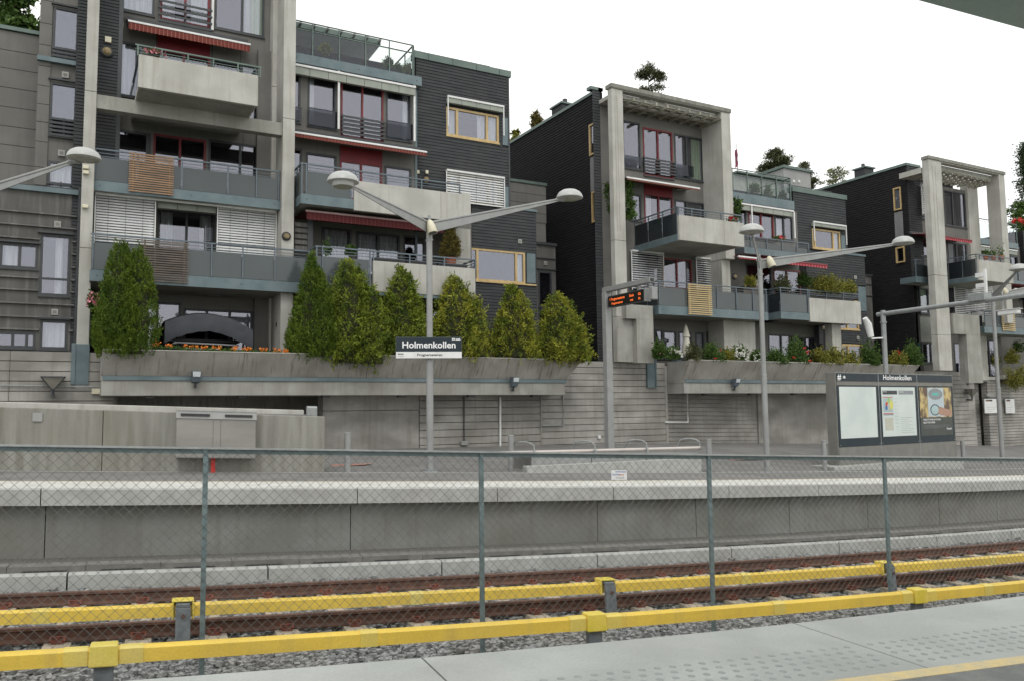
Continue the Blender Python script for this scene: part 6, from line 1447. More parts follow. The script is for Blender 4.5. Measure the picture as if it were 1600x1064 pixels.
# access ramp: wedge, side sheet, hooped handrail
t = thing('access_ramp', 'low concrete access ramp with a pale handrail on curved brackets', 'ramp', W(10, 18.6, 0))
sa, za = sface(823, 728, 18.44); sb, zb2 = sface(1096, 715, 18.44); _, zbot = sface(823, 738, 18.44)
q = MB(W); q.hexa([(sa, 18.44, -.1), (sb, 18.44, -.1), (sb, 18.7, -.1), (sa, 18.7, -.1), (sa, 18.44, za), (sb, 18.44, zb2), (sb, 18.7, zb2), (sa, 18.7, za)]); q.done('ramp_kerb', SLEEP2, t, bevel=.01) if False else q.done('ramp_kerb', KERB, t, bevel=.01)
sc, zc = sface(830, 708, 18.74); sd_, zd = sface(1090, 706, 18.74)
for a, b_ in ((0, .33), (.335, .66), (.665, 1)):
    q = MB(W); f = lambda u: sc + (sd_ - sc) * u; q.hexa([(f(a), 18.72, .0), (f(b_), 18.72, .0), (f(b_), 18.76, .0), (f(a), 18.76, 0), (f(a), 18.72, zc + (zd - zc) * a), (f(b_), 18.72, zc + (zd - zc) * b_), (f(b_), 18.76, zc + (zd - zc) * b_), (f(a), 18.76, zc + (zd - zc) * a)]); q.done('side_sheet', POSTM, t)
q = MB(W); q.hexa([(sc, 18.77, 0), (sd_, 18.77, 0), (sd_, 20.2, 0), (sc, 20.2, 0), (sc, 18.77, zc - .05), (sd_, 18.77, zd - .05), (sd_, 20.2, zd - .04), (sc, 20.2, zc - .04)]); q.done('ramp_deck', ASPH, t)
sr0, zr0 = sface(640, 711, 18.7); sr1, zr1 = sface(1094, 699, 18.7)
q = MB(W); q.tube([(sr0, 18.7, zr0), (sr1, 18.7, zr1)], .045, 12); q.done('handrail', mat('pale_pipe', (.56, .50, .46), (.50, .46, .43), rough=.4, metal=.3), t, smooth=True)
for px, w_ in ((835, 15), (930, 15), (1011, 17), (1094, 17)):
    s_, z_ = sface(px, 706, 18.7); zz = zr0 + (zr1 - zr0) * (s_ - sr0) / (sr1 - sr0)
    q = MB(W); pts = [(s_, 18.7, zz), (s_, 18.72, zz + .16)] + [(s_ - .42 * u, 18.72 + .5 * u, zz + .16 + .09 * sin(pi * u * .9 + .3)) for u in (.15, .35, .6, .85)] + [(s_ - .42, 19.3, zz - .12)]
    q.tube(pts, .022, 6); q.done('rail_hoop', GALV, t, smooth=True)
    q = MB(W); q.box(s_ - .03, s_ + .03, 18.64, 18.76, zz - .06, zz + .02); q.done('rail_clamp', GALV, t)

# notice kiosk
sK0, zK0 = sface(1305.5, 582, 19.0); sK1, _ = sface(1487, 582, 19.0); O = W(sK0, 19.0, 0); E_ = W(sK1, 19.0, 0); ux = (E_ - O) * [1, 1, 0]; Wk = np.linalg.norm(ux); ux /= Wk; nn = np.cross(ux, [0, 0, 1.]); nn = nn if nn @ FWD < 0 else -nn
zt_ = zat(1305.5, 582, O); zdk = zat(1309, 698.5, O); zbs = zat(1303, 735, O); Hk = zt_ - zdk; O = np.array([O[0], O[1], 0])
ks = thing('notice_kiosk', 'grey three-panel notice kiosk headed Holmenkollen with a blank sheet, a map and an advert', 'notice board', (O[0], O[1], zbs))
pb = lambda u0, u1, z0, z1, d0, d1: plane_box(O, ux, nn, u0, u1, z0, z1, d0, d1)
pb(0, Wk, zbs - .2, zt_, -.34, -.012).done('case', KCASE, ks, bevel=.006)
pb(-.03, Wk + .02, zt_, zt_ + .02, -.36, .01).done('top_trim', GALV, ks); pb(-.035, 0, zbs - .1, zt_, -.36, .0).done('side_post', KCASE, ks); pb(Wk, Wk + .03, zdk - .6, zt_, -.36, .0).done('side_post', KCASE, ks)
wt = Wk / 3
for i in range(3):
    u0 = i * wt; 
    if i: pb(u0 - .012, u0 + .012, zbs - .2, zt_, -.011, .008).done('divider', GALV, ks)
    pb(u0 + .016, u0 + wt - .016, zt_ - Hk * .105, zt_ - .012, -.011, .003).done('header_panel', DKBLUE, ks)
    pb(u0 + .016, u0 + wt - .016, zdk, zt_ - Hk * .112, -.011, .0).done('door_frame', DKBLUE, ks)
    pb(u0 + .02, u0 + wt - .02, zt_ - Hk * .165, zt_ - Hk * .115, .001, .006).done('light_strip', KCASE, ks)
    pb(u0 + .016, u0 + wt - .016, zbs - .15, zdk - .006, -.011, .002).done('lower_panel', KCASE, ks)
    for u in (u0 + .08, u0 + wt - .08): p = O + ux * u + nn * .008; MB().box(p[0] - .012, p[0] + .012, p[1] - .012, p[1] + .012, zdk + .05, zdk + .075).done('lock', GALV, ks)
v = lambda f_: zt_ - Hk * f_
px_ = [(.06, .93), (.06, .93), (.05, .94)]
shd = []
for i, (a, b_) in enumerate(px_):
    o = pb(i * wt + wt * a, i * wt + wt * b_, v(.885 if i < 2 else .90), v(.185), .002, .005); shd.append(o.done('display_sheet', PAPER if i < 2 else mat('poster_dark', (.05, .055, .05), (.035, .04, .035), rough=.3), ks))
stext('Holmenkollen', Hk * .10, WHT, ks, O, ux, nn, wt * 1.49, v(.082), .005, sx=1.25, bold=.003, align='CENTER')
stext('#', Hk * .115, WHT, ks, O, ux, nn, wt * .035, v(.092), .005, bold=.005, sx=1.2); 
def disc(par, u, z, a, b_, d_, m, name='print', k=20):
    q = MB(); vs = [tuple(O + ux * (u + a * cos(2 * pi * j / k)) + nn * d_ + [0, 0, z + b_ * sin(2 * pi * j / k)]) for j in range(k)]; q.add(vs, [tuple(range(k))]); return q.done(name, m, par)
disc(ks, wt * .19, v(.055), .062, .052, .005, WHT, 'info_disc'); stext('i', Hk * .075, DKBLUE, ks, O, ux, nn, wt * .175, v(.082), .007, bold=.004)
# middle sheet print
us = wt; M1 = shd[1]; pr = lambda u0, u1, z0, z1, m, par, d_=.0055: pb(us + wt * u0, us + wt * u1, v(z0), v(z1), d_, d_ + .0006).done('print', m, par)
GRY = mat('grey_print', (.25, .27, .28), rough=.5); YELP = mat('yellow_print', (.62, .60, .12), rough=.5); GRNP = mat('green_print', (.25, .5, .25), rough=.5); PNK = mat('pale_print', (.50, .50, .42), rough=.5); LBL = mat('light_blue_print', (.38, .50, .52), rough=.5)
pr(.09, .46, .29, .235, INK, M1); pr(.50, .88, .29, .235, GRY, M1); pr(.09, .34, .335, .325, RDP, M1); pr(.09, .34, .565, .555, RDP, M1); pr(.09, .34, .585, .568, GRY, M1); pr(.09, .33, .54, .345, LBL, M1)
for k_, (u, z, a, b_, m_) in enumerate(((.25, .40, .05, .05, YELP), (.29, .44, .045, .06, YELP), (.19, .44, .035, .04, RDP), (.23, .46, .03, .05, PNK), (.17, .48, .025, .03, BLU), (.24, .37, .02, .04, GRNP))):
    disc(M1, us + wt * u, v(z), a * wt * 1.3, b_ * wt * 1.2, .0068 + k_ * .0004, m_, k=7)
pr(.12, .33, .80, .62, PNK, M1)
for k in range(9): pr(.52, .52 + rng.uniform(.2, .36), .62 + k * .027, .624 + k * .027, GRY, M1); pr(.38, .38 + rng.uniform(.05, .11), .35 + k * .05, .353 + k * .05, GRY, M1)
stext('Rutetider', Hk * .022, WHT, M1, O, ux, nn, us + wt * .11, v(.258), .0065); stext('Stasjonskart', Hk * .022, WHT, M1, O, ux, nn, us + wt * .52, v(.258), .0065)
# right poster: a hand holding a card to a ticket reader
us = 2 * wt; M2 = shd[2]; ORP = mat('orange_print', (.55, .42, .17), (.10, .055, .03), rough=.35, scale=(3.1, 3.1, 2.2), lo=.42, hi=.58); BLP = mat('reader_print', (.45, .52, .56), (.40, .47, .5), rough=.35); SKN = mat('hand_print', (.42, .24, .17), (.33, .18, .13), rough=.4, scale=(20, 20, 20)); TEALP = mat('teal_print', (.10, .45, .40), rough=.4)
pr(.05, .94, .63, .185, ORP, M2, .0055); pr(.27, .72, .62, .19, BLP, M2, .0064); disc(M2, us + wt * .49, v(.285), wt * .20, Hk * .085, .0074, GRY); pr(.40, .58, .305, .265, TEALP, M2, .0078)
disc(M2, us + wt * .46, v(.52), wt * .135, Hk * .085, .0076, INK); disc(M2, us + wt * .46, v(.52), wt * .11, Hk * .070, .0080, LBL)
q = MB(); pts_ = [(.55, .50), (.60, .47), (.74, .50), (.93, .53), (.93, .62), (.75, .61), (.60, .60), (.52, .56), (.56, .54)]; q.add([tuple(O + ux * (us + wt * a) + nn * .0086 + [0, 0, v(b_)]) for a, b_ in pts_], [tuple(range(9))]); q.done('print', SKN, M2)
stext('HUSK AT DU MA HA GYLDIG', Hk * .036, WHT, M2, O, ux, nn, us + wt * .12, v(.675), .0065, sx=.98, bold=.001); stext('BILLETT FOR DU REISER', Hk * .036, WHT, M2, O, ux, nn, us + wt * .12, v(.718), .0065, sx=.8, bold=.001)
stext('Ruter#', Hk * .045, WHT, M2, O, ux, nn, us + wt * .90, v(.82), .0065, align='RIGHT', bold=.001)
for k in range(3): pr(.13, .85 - .25 * (k == 2), .752 + k * .018, .749 + k * .018, GRY, M2)
pl = MB(); Ob = O
a0, a1 = gpt(1297, 736), gpt(1498, 727); q = MB(W); s0_ = sface(1298, 735, 18.75)[0]; s1_k = sface(1500, 720, 18.75)[0]; zz0 = sface(1298, 729, 18.75)[1]; zz1 = sface(1500, 714, 18.75)[1]
q.hexa([(s0_, 18.6, -.1), (s1_k, 18.6, -.1), (s1_k, 19.6, -.1), (s0_, 19.6, -.1), (s0_, 18.6, zz0), (s1_k, 18.6, zz1), (s1_k, 19.6, zz1), (s0_, 19.6, zz0)]); tag(q.done('kiosk_plinth', KERB, bevel=.01), 'low wedge-shaped concrete plinth under the notice kiosk', 'plinth')

# departure display on its post
Yp = 20.6; Xp = onY(950.5, 600, Yp)[0]; zg = fz(Xp, Yp); ztp = onX(950, 457, Xp)[2]
dpst = thing('display_post', 'square grey post with a short top arm holding the departure display', 'post', (Xp, Yp, zg))
MB().box(Xp - .11, Xp + .11, Yp - .11, Yp + .11, zg - .05, ztp - .001).done('post', POSTM, dpst, bevel=.02); Ye = Xp / (onY(1019, 450, 1)[0]); MB().box(Xp - .09, Xp + .09, Ye, Yp + .11, ztp, ztp + .15).done('top_arm', POSTM, dpst, bevel=.01)
MB().box(Xp - .07, Xp + .07, Ye - .004, Ye - .001, ztp + .02, ztp + .13).done('arm_end', BLACK, dpst)
y0_, y1_ = Xp / onY(1010.5, 465, 1)[0], Xp / onY(954, 478, 1)[0]; z1_ = onX(954, 470, Xp)[2] + .0; z0_ = onX(955, 483.5, Xp)[2]
z1_ = ztp - .16; z0_ = z1_ - .34
dd = thing('departure_display', 'black departure display with two lines of orange lettering hanging from its post', 'departure display', (Xp, (y0_ + y1_) / 2, z0_))
MB().box(Xp - .10, Xp + .10, y0_, y1_, z0_, z1_).done('case', BLACK, dd, bevel=.012); MB().box(Xp - .108, Xp - .1005, y0_ + .03, y1_ - .03, z0_ + .03, z1_ - .03).done('screen', mat('led_screen', (.012, .01, .01), rough=.25), dd)
for u in (.2, .75): y = y0_ + (y1_ - y0_) * u; MB().box(Xp - .03, Xp + .03, y - .05, y + .05, z1_, ztp).done('hanger', GALV, dd)
MB().box(Xp - .1, Xp + .1, y0_ - .06, y0_ - .004, z0_ - .02, z1_ + .03).done('end_cap', POSTM, dd)
L_ = y1_ - y0_; 
for s_, u, z, sz in (('1 Frognerseteren', .04, .185, .115), ('5min', .60, .185, .115), ('Kb', .84, .185, .115), ('Frognerseteren', .10, .06, .095), ('nett', .62, .06, .095), ('Kb', .84, .06, .095)):
    text(s_, sz, LED, dd, (Xp - .1095, y1_ - .03 - L_ * u, z0_ + z), (0, -1, 0), (0, 0, 1), ext=.0008, sx=.95, bold=.001)
c = np.array([Xp + .02, y0_ - .28, z0_ + .16]); o = MB().box(c[0] - .1, c[0] + .1, c[1] - .08, c[1] + .08, c[2] - .16, c[2] + .2); tag(o.done('loudspeaker', POSTM, bevel=.02), 'grey box loudspeaker at the end of the departure display', 'loudspeaker')
# wall loud boxes etc. on the camera gantry
Yg = 21.2; Xg = onY(1381, 520, Yg)[0]; zg = fz(Xg, Yg); ztp = onX(1380, 491, Xg)[2]
gt_ = thing('camera_gantry', 'galvanised pole and long overhead pipe reaching out from behind the notice kiosk', 'gantry', (Xg, Yg, zg))
MB().tube([(Xg, Yg, zg - .05), (Xg, Yg, ztp + .14)], .095, 16).done('pole', GALV, gt_, smooth=True)
Yend = Xg / onY(1640, 450, 1)[0]; zend = onX(1600, 461, Xg)[2]; MB().tube([(Xg, Yg + .25, ztp), (Xg, Yend, ztp + (zend - ztp) * .9)], .088, 16).done('cross_pipe', GALV, gt_, smooth=True)
MB().tube([(Xg, Yg, ztp - .36), (Xg, Yg, ztp - .30)], .13, 12).done('pipe_collar', GALV, gt_)
a = (Xg - .06, Yg, ztp - .95)
tl = thing('floodlight', 'small white floodlight on a bracket at the left of the gantry pole', 'floodlight', a)
MB().tube([a, (Xg - .75, Yg, ztp - 1.0), (Xg - .95, Yg - .05, ztp - .75)], .035, 8).done('bracket', WHITE, tl, smooth=True)
q = MB(); q.tube([(Xg - .9, Yg - .1, ztp - .95), (Xg - .98, Yg - .05, ztp - .45), (Xg - 1.15, Yg - .05, ztp - .22)], [.11, .14, .09], 12); q.done('lamp_body', WHITE, tl, smooth=True)
Yq = Xg / onY(1531, 470, 1)[0]; zq_ = onX(1531, 466, Xg)[2]; MB().box(Xg - .22, Xg + .22, Yq - .3, Yq + .3, zq_ - .12, zq_ + .16).done('junction_box', GALV, gt_, bevel=.02)
Yq2 = Xg / onY(1541, 460, 1)[0]; o = MB().box(Xg - .04, Xg + .04, Yq2 - .04, Yq2 + .04, zq_ + .16, zq_ + 1.0)
for k in range(2): o.box(Xg - .1, Xg + .1, Yq2 + .05, Yq2 + .3, zq_ + .35 + k * .38, zq_ + .5 + k * .38)
o.done('mast', WHITE, gt_)
Yc_ = Xg / onY(1572, 487, 1)[0]; zc_ = onX(1572, 489, Xg)[2]; cc = thing('security_camera', 'white security camera hanging under the gantry pipe at the right edge', 'security camera', (Xg, Yc_, zc_))
MB().tube([(Xg, Yc_ + .1, zc_), (Xg, Yc_ + .1, zc_ + .75)], .03, 8).done('drop_pipe', GALV, cc); MB().box(Xg - .1, Xg + .1, Yc_ - .45, Yc_ + .25, zc_ - .08, zc_ + .08).done('housing', WHITE, cc, bevel=.03); MB().box(Xg - .13, Xg + .13, Yc_ - .5, Yc_ + .28, zc_ + .085, zc_ + .105).done('sun_shield', WHITE, cc)

# stainless cabinet on the ramp wall with its red post
sA_, zA1 = sface(276, 641, 18.2); sB_, _ = sface(399, 641, 18.2); _, zA0 = sface(276, 714, 18.2)
cb = thing('steel_cabinet', 'wide brushed steel cabinet with two slots, mounted on the streaked ramp wall', 'cabinet', W(sA_, 18.2, zA0))
bxW = lambda *a: MB(W).box(*a)
bxW(sA_, sB_, 18.06, 18.41, zA0, zA1).done('cabinet_body', STAINL, cb); w_ = sB_ - sA_
for a, b_ in ((0.003, .452), (.458, .548), (.554, .997)): bxW(sA_ + w_ * a, sA_ + w_ * b_, 18.045, 18.059, zA0 + .01, zA1 - .16).done('door', STAINL, cb, bevel=.003)
q = MB(W); q.hexa([(sA_ - .01, 18.0, zA1 - .15), (sB_ + .01, 18.0, zA1 - .15), (sB_ + .01, 18.06, zA1 - .15), (sA_ - .01, 18.06, zA1 - .15), (sA_ - .01, 18.03, zA1 - .0), (sB_ + .01, 18.03, zA1), (sB_ + .01, 18.06, zA1), (sA_ - .01, 18.06, zA1)]); q.done('hood', PANELL, cb)
for a, b_ in ((.05, .41), (.60, .95)): bxW(sA_ + w_ * a, sA_ + w_ * b_, 17.985, 18.005, zA1 - .10, zA1 - .05).done('slot', BLACK, cb)
bxW(sA_ - .02, sB_ + .02, 18.02, 18.41, zA1 + .001, zA1 + .02).done('lid', GALV, cb)
s_, z_ = sface(333, 715, 18.3); tag(bxW(s_ - .04, s_ + .04, 18.26, 18.34, .04, z_).done('red_standpipe', REDF), 'short red standpipe under the steel cabinet', 'standpipe')
sV, zV = sface(487, 634, 19.2); vb = thing('vent_cowl', 'small rounded grey cowl standing behind the right end of the ramp wall', 'vent cowl', W(sV, 19.2, zV - .3))
q = MB(W); q.prism([(19.1, zV - .4), (19.3, zV - .4), (19.3, zV - .04), (19.27, zV), (19.13, zV), (19.1, zV - .04)], [sV - .11, sV + .11]); q.done('cowl', GALV, vb); q = MB(W); q.box(sV - .07, sV + .07, 19.09, 19.099, zV - .3, zV - .05); q.done('grille', POSTM, vb)

# ---- fittings on the wall and planters
def flood(label, px, py, Y):
    X, Z = P2(px, py, Y); t = thing('floodlight', label, 'floodlight', (X, Y, Z), 'floodlights on the planter fronts')
    q = MB(); q.hexa([(X - .11, Y - .22, Z - .16), (X + .11, Y - .22, Z - .16), (X + .11, Y - .04, Z - .2), (X - .11, Y - .04, Z - .2), (X - .13, Y - .34, Z + .16), (X + .13, Y - .34, Z + .16), (X + .13, Y - .10, Z + .16), (X - .13, Y - .10, Z + .16)]); q.done('lamp_body', RAILM, t, bevel=.01)
    q = MB(); q.add([(X - .10, Y - .302, Z - .01), (X + .10, Y - .302, Z - .01), (X + .115, Y - .348, Z + .14), (X - .115, Y - .348, Z + .14)], [(0, 1, 2, 3)]); q.done('lamp_glass', LENSW, t)
    MB().tube([(X, Y - .12, Z - .18), (X, Y - .08, Z - .32), (X, Y - .0, Z - .30)], .035, 8).done('bracket', FRAME, t)
LENSW = mat('floodlight_glass', (.62, .66, .68), (.5, .53, .55), rough=.15)
flood('blue-grey floodlight on the left planter front, above the steel cabinet', 305, 588, 25.86); flood('blue-grey floodlight near the right end of the left planter', 800, 596, 25.86); flood('blue-grey floodlight on the middle planter front', 1145, 597, 25.92)
def walllamp(label, px, py, Y):
    X, Z = P2(px, py, Y); t = thing('wall_lamp', label, 'wall lamp', (X, Y, Z)); q = MB()
    c = [(X + a, Y - .3 + b_, Z + .2) for a, b_ in ((-.3, -.2), (.3, -.2), (.3, .2), (-.3, .2))]; d_ = [(X + a, Y - .3 + b_, Z - .14) for a, b_ in ((-.04, -.04), (.04, -.04), (.04, .04), (-.04, .04))]
    for i in range(4): q.bar(c[i], c[(i + 1) % 4], .03, .03); q.bar(c[i], d_[i], .022, .022)
    q.done('lamp_frame', FRAME, t); q = MB(); q.add([tuple(np.array(p) * .98 + np.array([X, Y - .3, Z + .05]) * .02) for p in c + d_], [(0, 1, 5, 4), (1, 2, 6, 5), (2, 3, 7, 6), (3, 0, 4, 7)]); q.done('lamp_glass', CREAMG, t)
    MB().tube([(X, Y - .3, Z - .14), (X, Y - .3, Z - .36), (X, Y, Z - .34)], .05, 8).done('bracket', FRAME, t)
CREAMG = mat('smoked_lamp_glass', (.25, .24, .20), (.2, .19, .16), rough=.2)
walllamp('cone-shaped wall lamp on the retaining wall above the ramp at far left', 83, 600, YW); walllamp('cone-shaped wall lamp on the retaining wall right of the notice kiosk', 1510, 614, YW)
def pipe(label, pts, Y, r_=.03, m=None, name='conduit'):
    q = MB(); q.tube([(*P2(x, y, Y)[:1], Y - .06, P2(x, y, Y)[1]) for x, y in pts], r_, 8); tag(q.done(name, m or GALV, smooth=False), label, 'conduit')
pipe('thin grey conduit running down to a junction box right of the first lamp post', [(724, 618), (724, 688)], YW, .025, FRAME)
X, Z = P2(724, 692, YW); tag(MB().box(X - .14, X + .14, YW - .14, YW - .005, Z - .07, Z + .08).done('junction_box', POSTM, bevel=.02), 'grey junction box low on the wall at the foot of a conduit', 'junction box')
pipe('pale vertical pipe on the wall under the left planter', [(780.5, 620), (780.5, 697)], YW, .04, WHITE)
pipe('pale pipe elbowing left below the right end of the left planter', [(878.5, 616), (879, 664), (846, 664)], YW, .035, GALV)
pipe('pale pipe elbowing left on the wall under the middle planter', [(1072.5, 614), (1073.5, 659), (1038, 659)], YW, .035, WHITE)
pipe('long thin cable conduit along the retaining wall at far left', [(0, 601.5), (160, 604)], YW, .02, GALV)
X, Z = P2(935, 682, YW); tag(MB().box(X - .06, X + .06, YW - .1, YW - .005, Z - .07, Z + .06).done('socket_box', WHITE, bevel=.015), 'tiny white socket box on the wall left of the display post', 'socket box')
X, Z = P2(151, 611, YW); tag(MB().box(X - .13, X + .13, YW - .1, YW - .005, Z - .08, Z + .08).done('socket_box', CREAM, bevel=.015), 'cream junction box on the wall beside the left planter end', 'junction box')
for i, (xa_, xb2, lb) in enumerate(((1536.5, 1560.5, 'left white notice board on the wall at the right edge, with an orange-lettered heading'), (1569.5, 1583, 'right white notice board on the wall, half hidden by the right-hand lamp post'))):
    x0_, x1_, z0, z1 = rect(xa_, xb2, 622.5, 645, YW); t = thing('wall_notice', lb, 'notice board', (x0_, YW, z0)); MB().box(x0_, x1_, YW - .06, YW - .01, z0, z1).done('board', WHITE, t); MB().box(x0_, x1_, YW - .07, YW - .0, z1, z1 + .04).done('trim', FRAME, t)
    wN = x1_ - x0_; MB().box(x0_ + wN * .08, x0_ + wN * .5, YW - .064, YW - .0605, z1 - .14, z1 - .05).done('heading', BLACK, t); text('Holmenkollen', .055, ORGF, t, (x0_ + wN * .1, YW - .066, z1 - .12), (1, 0, 0), (0, 0, 1), ext=.0005, sx=.8)
    q = MB()
    for k in range(3): q.box(x0_ + wN * .12, x0_ + wN * (.5 + .12 * k % .3), YW - .063, YW - .0605, z0 + .1 + k * .11, z0 + .115 + k * .11)
    q.done('print', GRY, t)
X, Z = P2(1545, 617, YW); tag(MB().box(X - .35, X + .25, YW - .12, YW - .005, Z - .06, Z + .07).done('junction_box', POSTM, bevel=.01), 'flat grey box above the wall notices at the right edge', 'junction box')

# ================================================================= THINGS ON TERRACES AND BALCONIES
# covered garden swing
Yh = 27.55; x0_, z0 = P2(255, 538, Yh); x1_ = P2(392, 538, Yh)[0]; zt_ = P2(320, 487, Yh)[1]; ze = P2(255, 503, Yh)[1]
sw = thing('garden_swing', 'garden swing under a dark arched fabric canopy on the left terrace', 'garden swing', ((x0_ + x1_) / 2, Yh, z0))
k = 16; vs = []
for i in range(k + 1):
    u = i / k; X = x0_ + (x1_ - x0_) * u; z = ze + (zt_ - ze) * (1 - (2 * u - 1) ** 2) - .15 * u
    for y_, dz in ((-.33, -.58 - .015 * (i % 2)), (-.38, -.34), (-.34, -.05), (0, .02), (.5, 0), (1.0, -.1)): vs.append((X, Yh + y_, z + dz - (.1 * abs(2 * u - 1) if dz < -.2 else 0)))
q = MB(); q.add(vs, [(i * 6 + j, (i + 1) * 6 + j, (i + 1) * 6 + j + 1, i * 6 + j + 1) for i in range(k) for j in range(5)]); o = q.done('canopy', HAMM, sw, smooth=True)
for X in (x0_ + .1, x1_ - .1): MB().tube([(X, Yh, z0 - .1), (X, Yh + .2, ze - .1)], .03, 8).done('frame_leg', BLACK, sw); MB().tube([(X, Yh + .9, z0 - .1), (X, Yh + .5, ze - .1)], .03, 8).done('frame_leg', BLACK, sw)
MB().box(x0_ + .3, x1_ - .3, Yh + .2, Yh + .7, z0 + .12, z0 + .22).done('seat', BLACK, sw, bevel=.04); MB().tube([(x0_ + .3, Yh - .1, z0 + .07), (x1_ - .4, Yh - .1, z0 + .02)], .03, 6).done('front_bar', GALV, sw)
# closed white parasol
Yq = 26.9; X, z0 = P2(1073, 556, Yq); z1 = P2(1071, 508, Yq)[1]; ps = thing('closed_parasol', 'closed white parasol on the middle block terrace', 'parasol', (X, Yq, z0 - .3))
q = MB(); q.lathe((X, Yq, z0), [(.20, .05), (.22, .12), (.16, .5), (.12, .78), (.17, .80), (.07, (z1 - z0) * .93), (.01, z1 - z0)], 14); q.done('folded_cloth', mat('parasol_cloth', (.70, .67, .58), (.60, .57, .48), rough=.9), ps, smooth=True); MB().tube([(X, Yq, z0 - .3), (X, Yq, z1 + .05)], .02, 6).done('pole', GALV, ps)
# flag
Yq = 33; X, z1 = P2(1151, 226, Yq); z0 = P2(1151, 275, Yq)[1]; fl = thing('flag_pole', 'thin flagpole with a limp dark red flag above the middle block terrace', 'flag', (X, Yq, z0))
MB().tube([(X, Yq, z0 - 1), (X, Yq, z1)], .03, 8).done('pole', WHITE, fl); q = MB(); h = z1 - z0
prof = [(0, .93), (-.16, .80), (-.20, .5), (-.14, .25), (.02, .12)]; 
X -= .0; h *= .9
MAROON = mat('limp_flag_cloth', (.26, .05, .075), (.16, .05, .10), rough=.8, scale=(3, 3, 6))
zz = [z0 + h * (.93 - .62 * j / 8) for j in range(9)]; vs = []
for j, z in enumerate(zz): vs += [(X - .015, Yq, z), (X - .07 - .025 * sin(j * 1.7), Yq - .12, z - .02), (X - .13 - .03 * sin(j), Yq + .02, z - .08), (X - .06, Yq + .1, z - .03)]
q = MB(); q.add(vs, [(r_ * 4 + j, r_ * 4 + (j + 1) % 4, (r_ + 1) * 4 + (j + 1) % 4, (r_ + 1) * 4 + j) for r_ in range(8) for j in range(4)]); q.done('flag_cloth', MAROON, fl)

# ================================================================= PLANTS
def PX(px, py, Y): p = onY(px, py, Y); return p
def th(px, base, top, wpx, Y, label, m, seed, **k):
    P = PX(px, base, Y); H = PX(px, top, Y)[2] - P[2]; d_ = dep(P); R_ = wpx / 2 * d_ / FPX
    return thuja((P[0], P[1], P[2]), H, R_, label, m, seed=seed, **k)
th(194, 553, 382, 78, 25.75, 'tall dense clipped thuja at the left end of the planter, three-pointed', THUJD, 1, n=56000, L=.06, wd=.014, peaks=((-.22, 0, 1), (.40, -.05, .96), (.0, .2, .92), (-.40, .1, .66)), fullness=.50, spread=.6, rag=.10, up=2.2, fan=.9)
th(488, 558, 401, 78, 25.75, 'slender pointed thuja, second from the left in the planter', THUJD, 2, n=38000, L=.065, wd=.014, fullness=.72, peaks=((-.05, 0, 1), (.30, -.1, .84), (-.35, .2, .62)), rag=.14, up=1.8)
th(556, 568, 408, 96, 25.75, 'broad bushy thuja, third in the row, drooping over the planter lip', THUJ, 3, n=26000, L=.11, wd=.019, fullness=.52, spread=1.3, peaks=((-.28, 0, 1), (.10, .2, .93), (.50, -.1, .74), (-.5, -.1, .6), (.3, -.3, .5)), rag=.42, fan=1.4, per=22)
th(630, 554, 421, 80, 25.85, 'fourth thuja in the row, behind the left half of the station sign', THUJ, 4, n=20000, L=.11, wd=.019, fullness=.48, spread=1.3, peaks=((-.1, 0, 1), (.25, .1, .93), (.45, 0, .70), (-.5, 0, .70)), rag=.42, fan=1.4, per=22)
th(722, 557, 434, 92, 25.75, 'open yellow-green thuja, fifth in the row, right of the first lamp post', THUJY, 5, n=20000, L=.115, wd=.018, fullness=.50, spread=1.5, peaks=((-.28, 0, 1), (.0, .1, .90), (.45, 0, .74), (-.55, .1, .60)), rag=.50, fan=1.5, per=20)
th(804, 558, 447, 76, 25.75, 'pointed yellow-tipped thuja, second from the right end of the row', THUJY, 6, n=17000, L=.115, wd=.018, fullness=.56, spread=1.4, peaks=((-.1, 0, 1), (.25, 0, .92), (.45, .1, .66), (-.45, .1, .66)), rag=.48, fan=1.5, per=20)
th(880, 564, 460, 88, 25.65, 'rounded thuja at the right end of the row above the planter corner', THUJY, 7, n=20000, L=.115, wd=.018, fullness=.50, spread=1.4, peaks=((-.25, 0, 1), (.05, 0, .94), (.5, 0, .68), (-.5, 0, .62)), rag=.48, fan=1.5, per=20)
th(704, 402, 356, 38, 26.7, 'bronze-green dwarf conifer in a pot on the first-floor balcony', LEAFB, 8, n=9000, L=.05, wd=.011, fullness=.6, rag=.15, group='potted plants on the balconies', cat='dwarf conifer', name='dwarf_conifer')
P = PX(704, 404, 26.7); tag(MB().lathe((P[0], P[1], P[2] - .25), [(.16, 0), (.22, .25), (.2, .27)], 14).done('plant_pot', TERRA, smooth=True), 'terracotta pot under the bronze dwarf conifer', 'plant pot')
# orange bedding along the left planter lip
q = MB(); px_l = [(x, 541 + (x - 240) * .045) for x in range(238, 455, 7)]
n_ = 0
t = thing('flower_bed', 'low bedding with orange flowers along the left planter lip', 'flower bed', PX(340, 546, 25.7)); P_ = []; D_ = []; P3_ = []; D3_ = []
for x, y in px_l:
    b0 = PX(x, y + 3, 25.65)
    for j in range(40): P_.append(b0 + rng.normal(size=3) * [.12, .08, .03] + [0, 0, .02]); D_.append(rng.normal(size=3) + [0, 0, 1])
    if rng.random() < .55:
        c = b0 + [rng.uniform(-.05, .05), -.05, .11]
        for j in range(22): P3_.append(c + rng.normal(size=3) * .025); D3_.append(rng.normal(size=3))
leaves('foliage', P_, D_, .07, .014, LEAFG, t); leaves('flower', P3_, D3_, .05, .024, ORGF, t)
def bs(px, py, wpx, hpx, Y, label, m, **k):
    P = PX(px, py, Y); d_ = dep(P); sc = d_ / FPX; return bush((P[0], P[1], P[2]), wpx / 2 * sc, hpx * sc, label, m, **k)
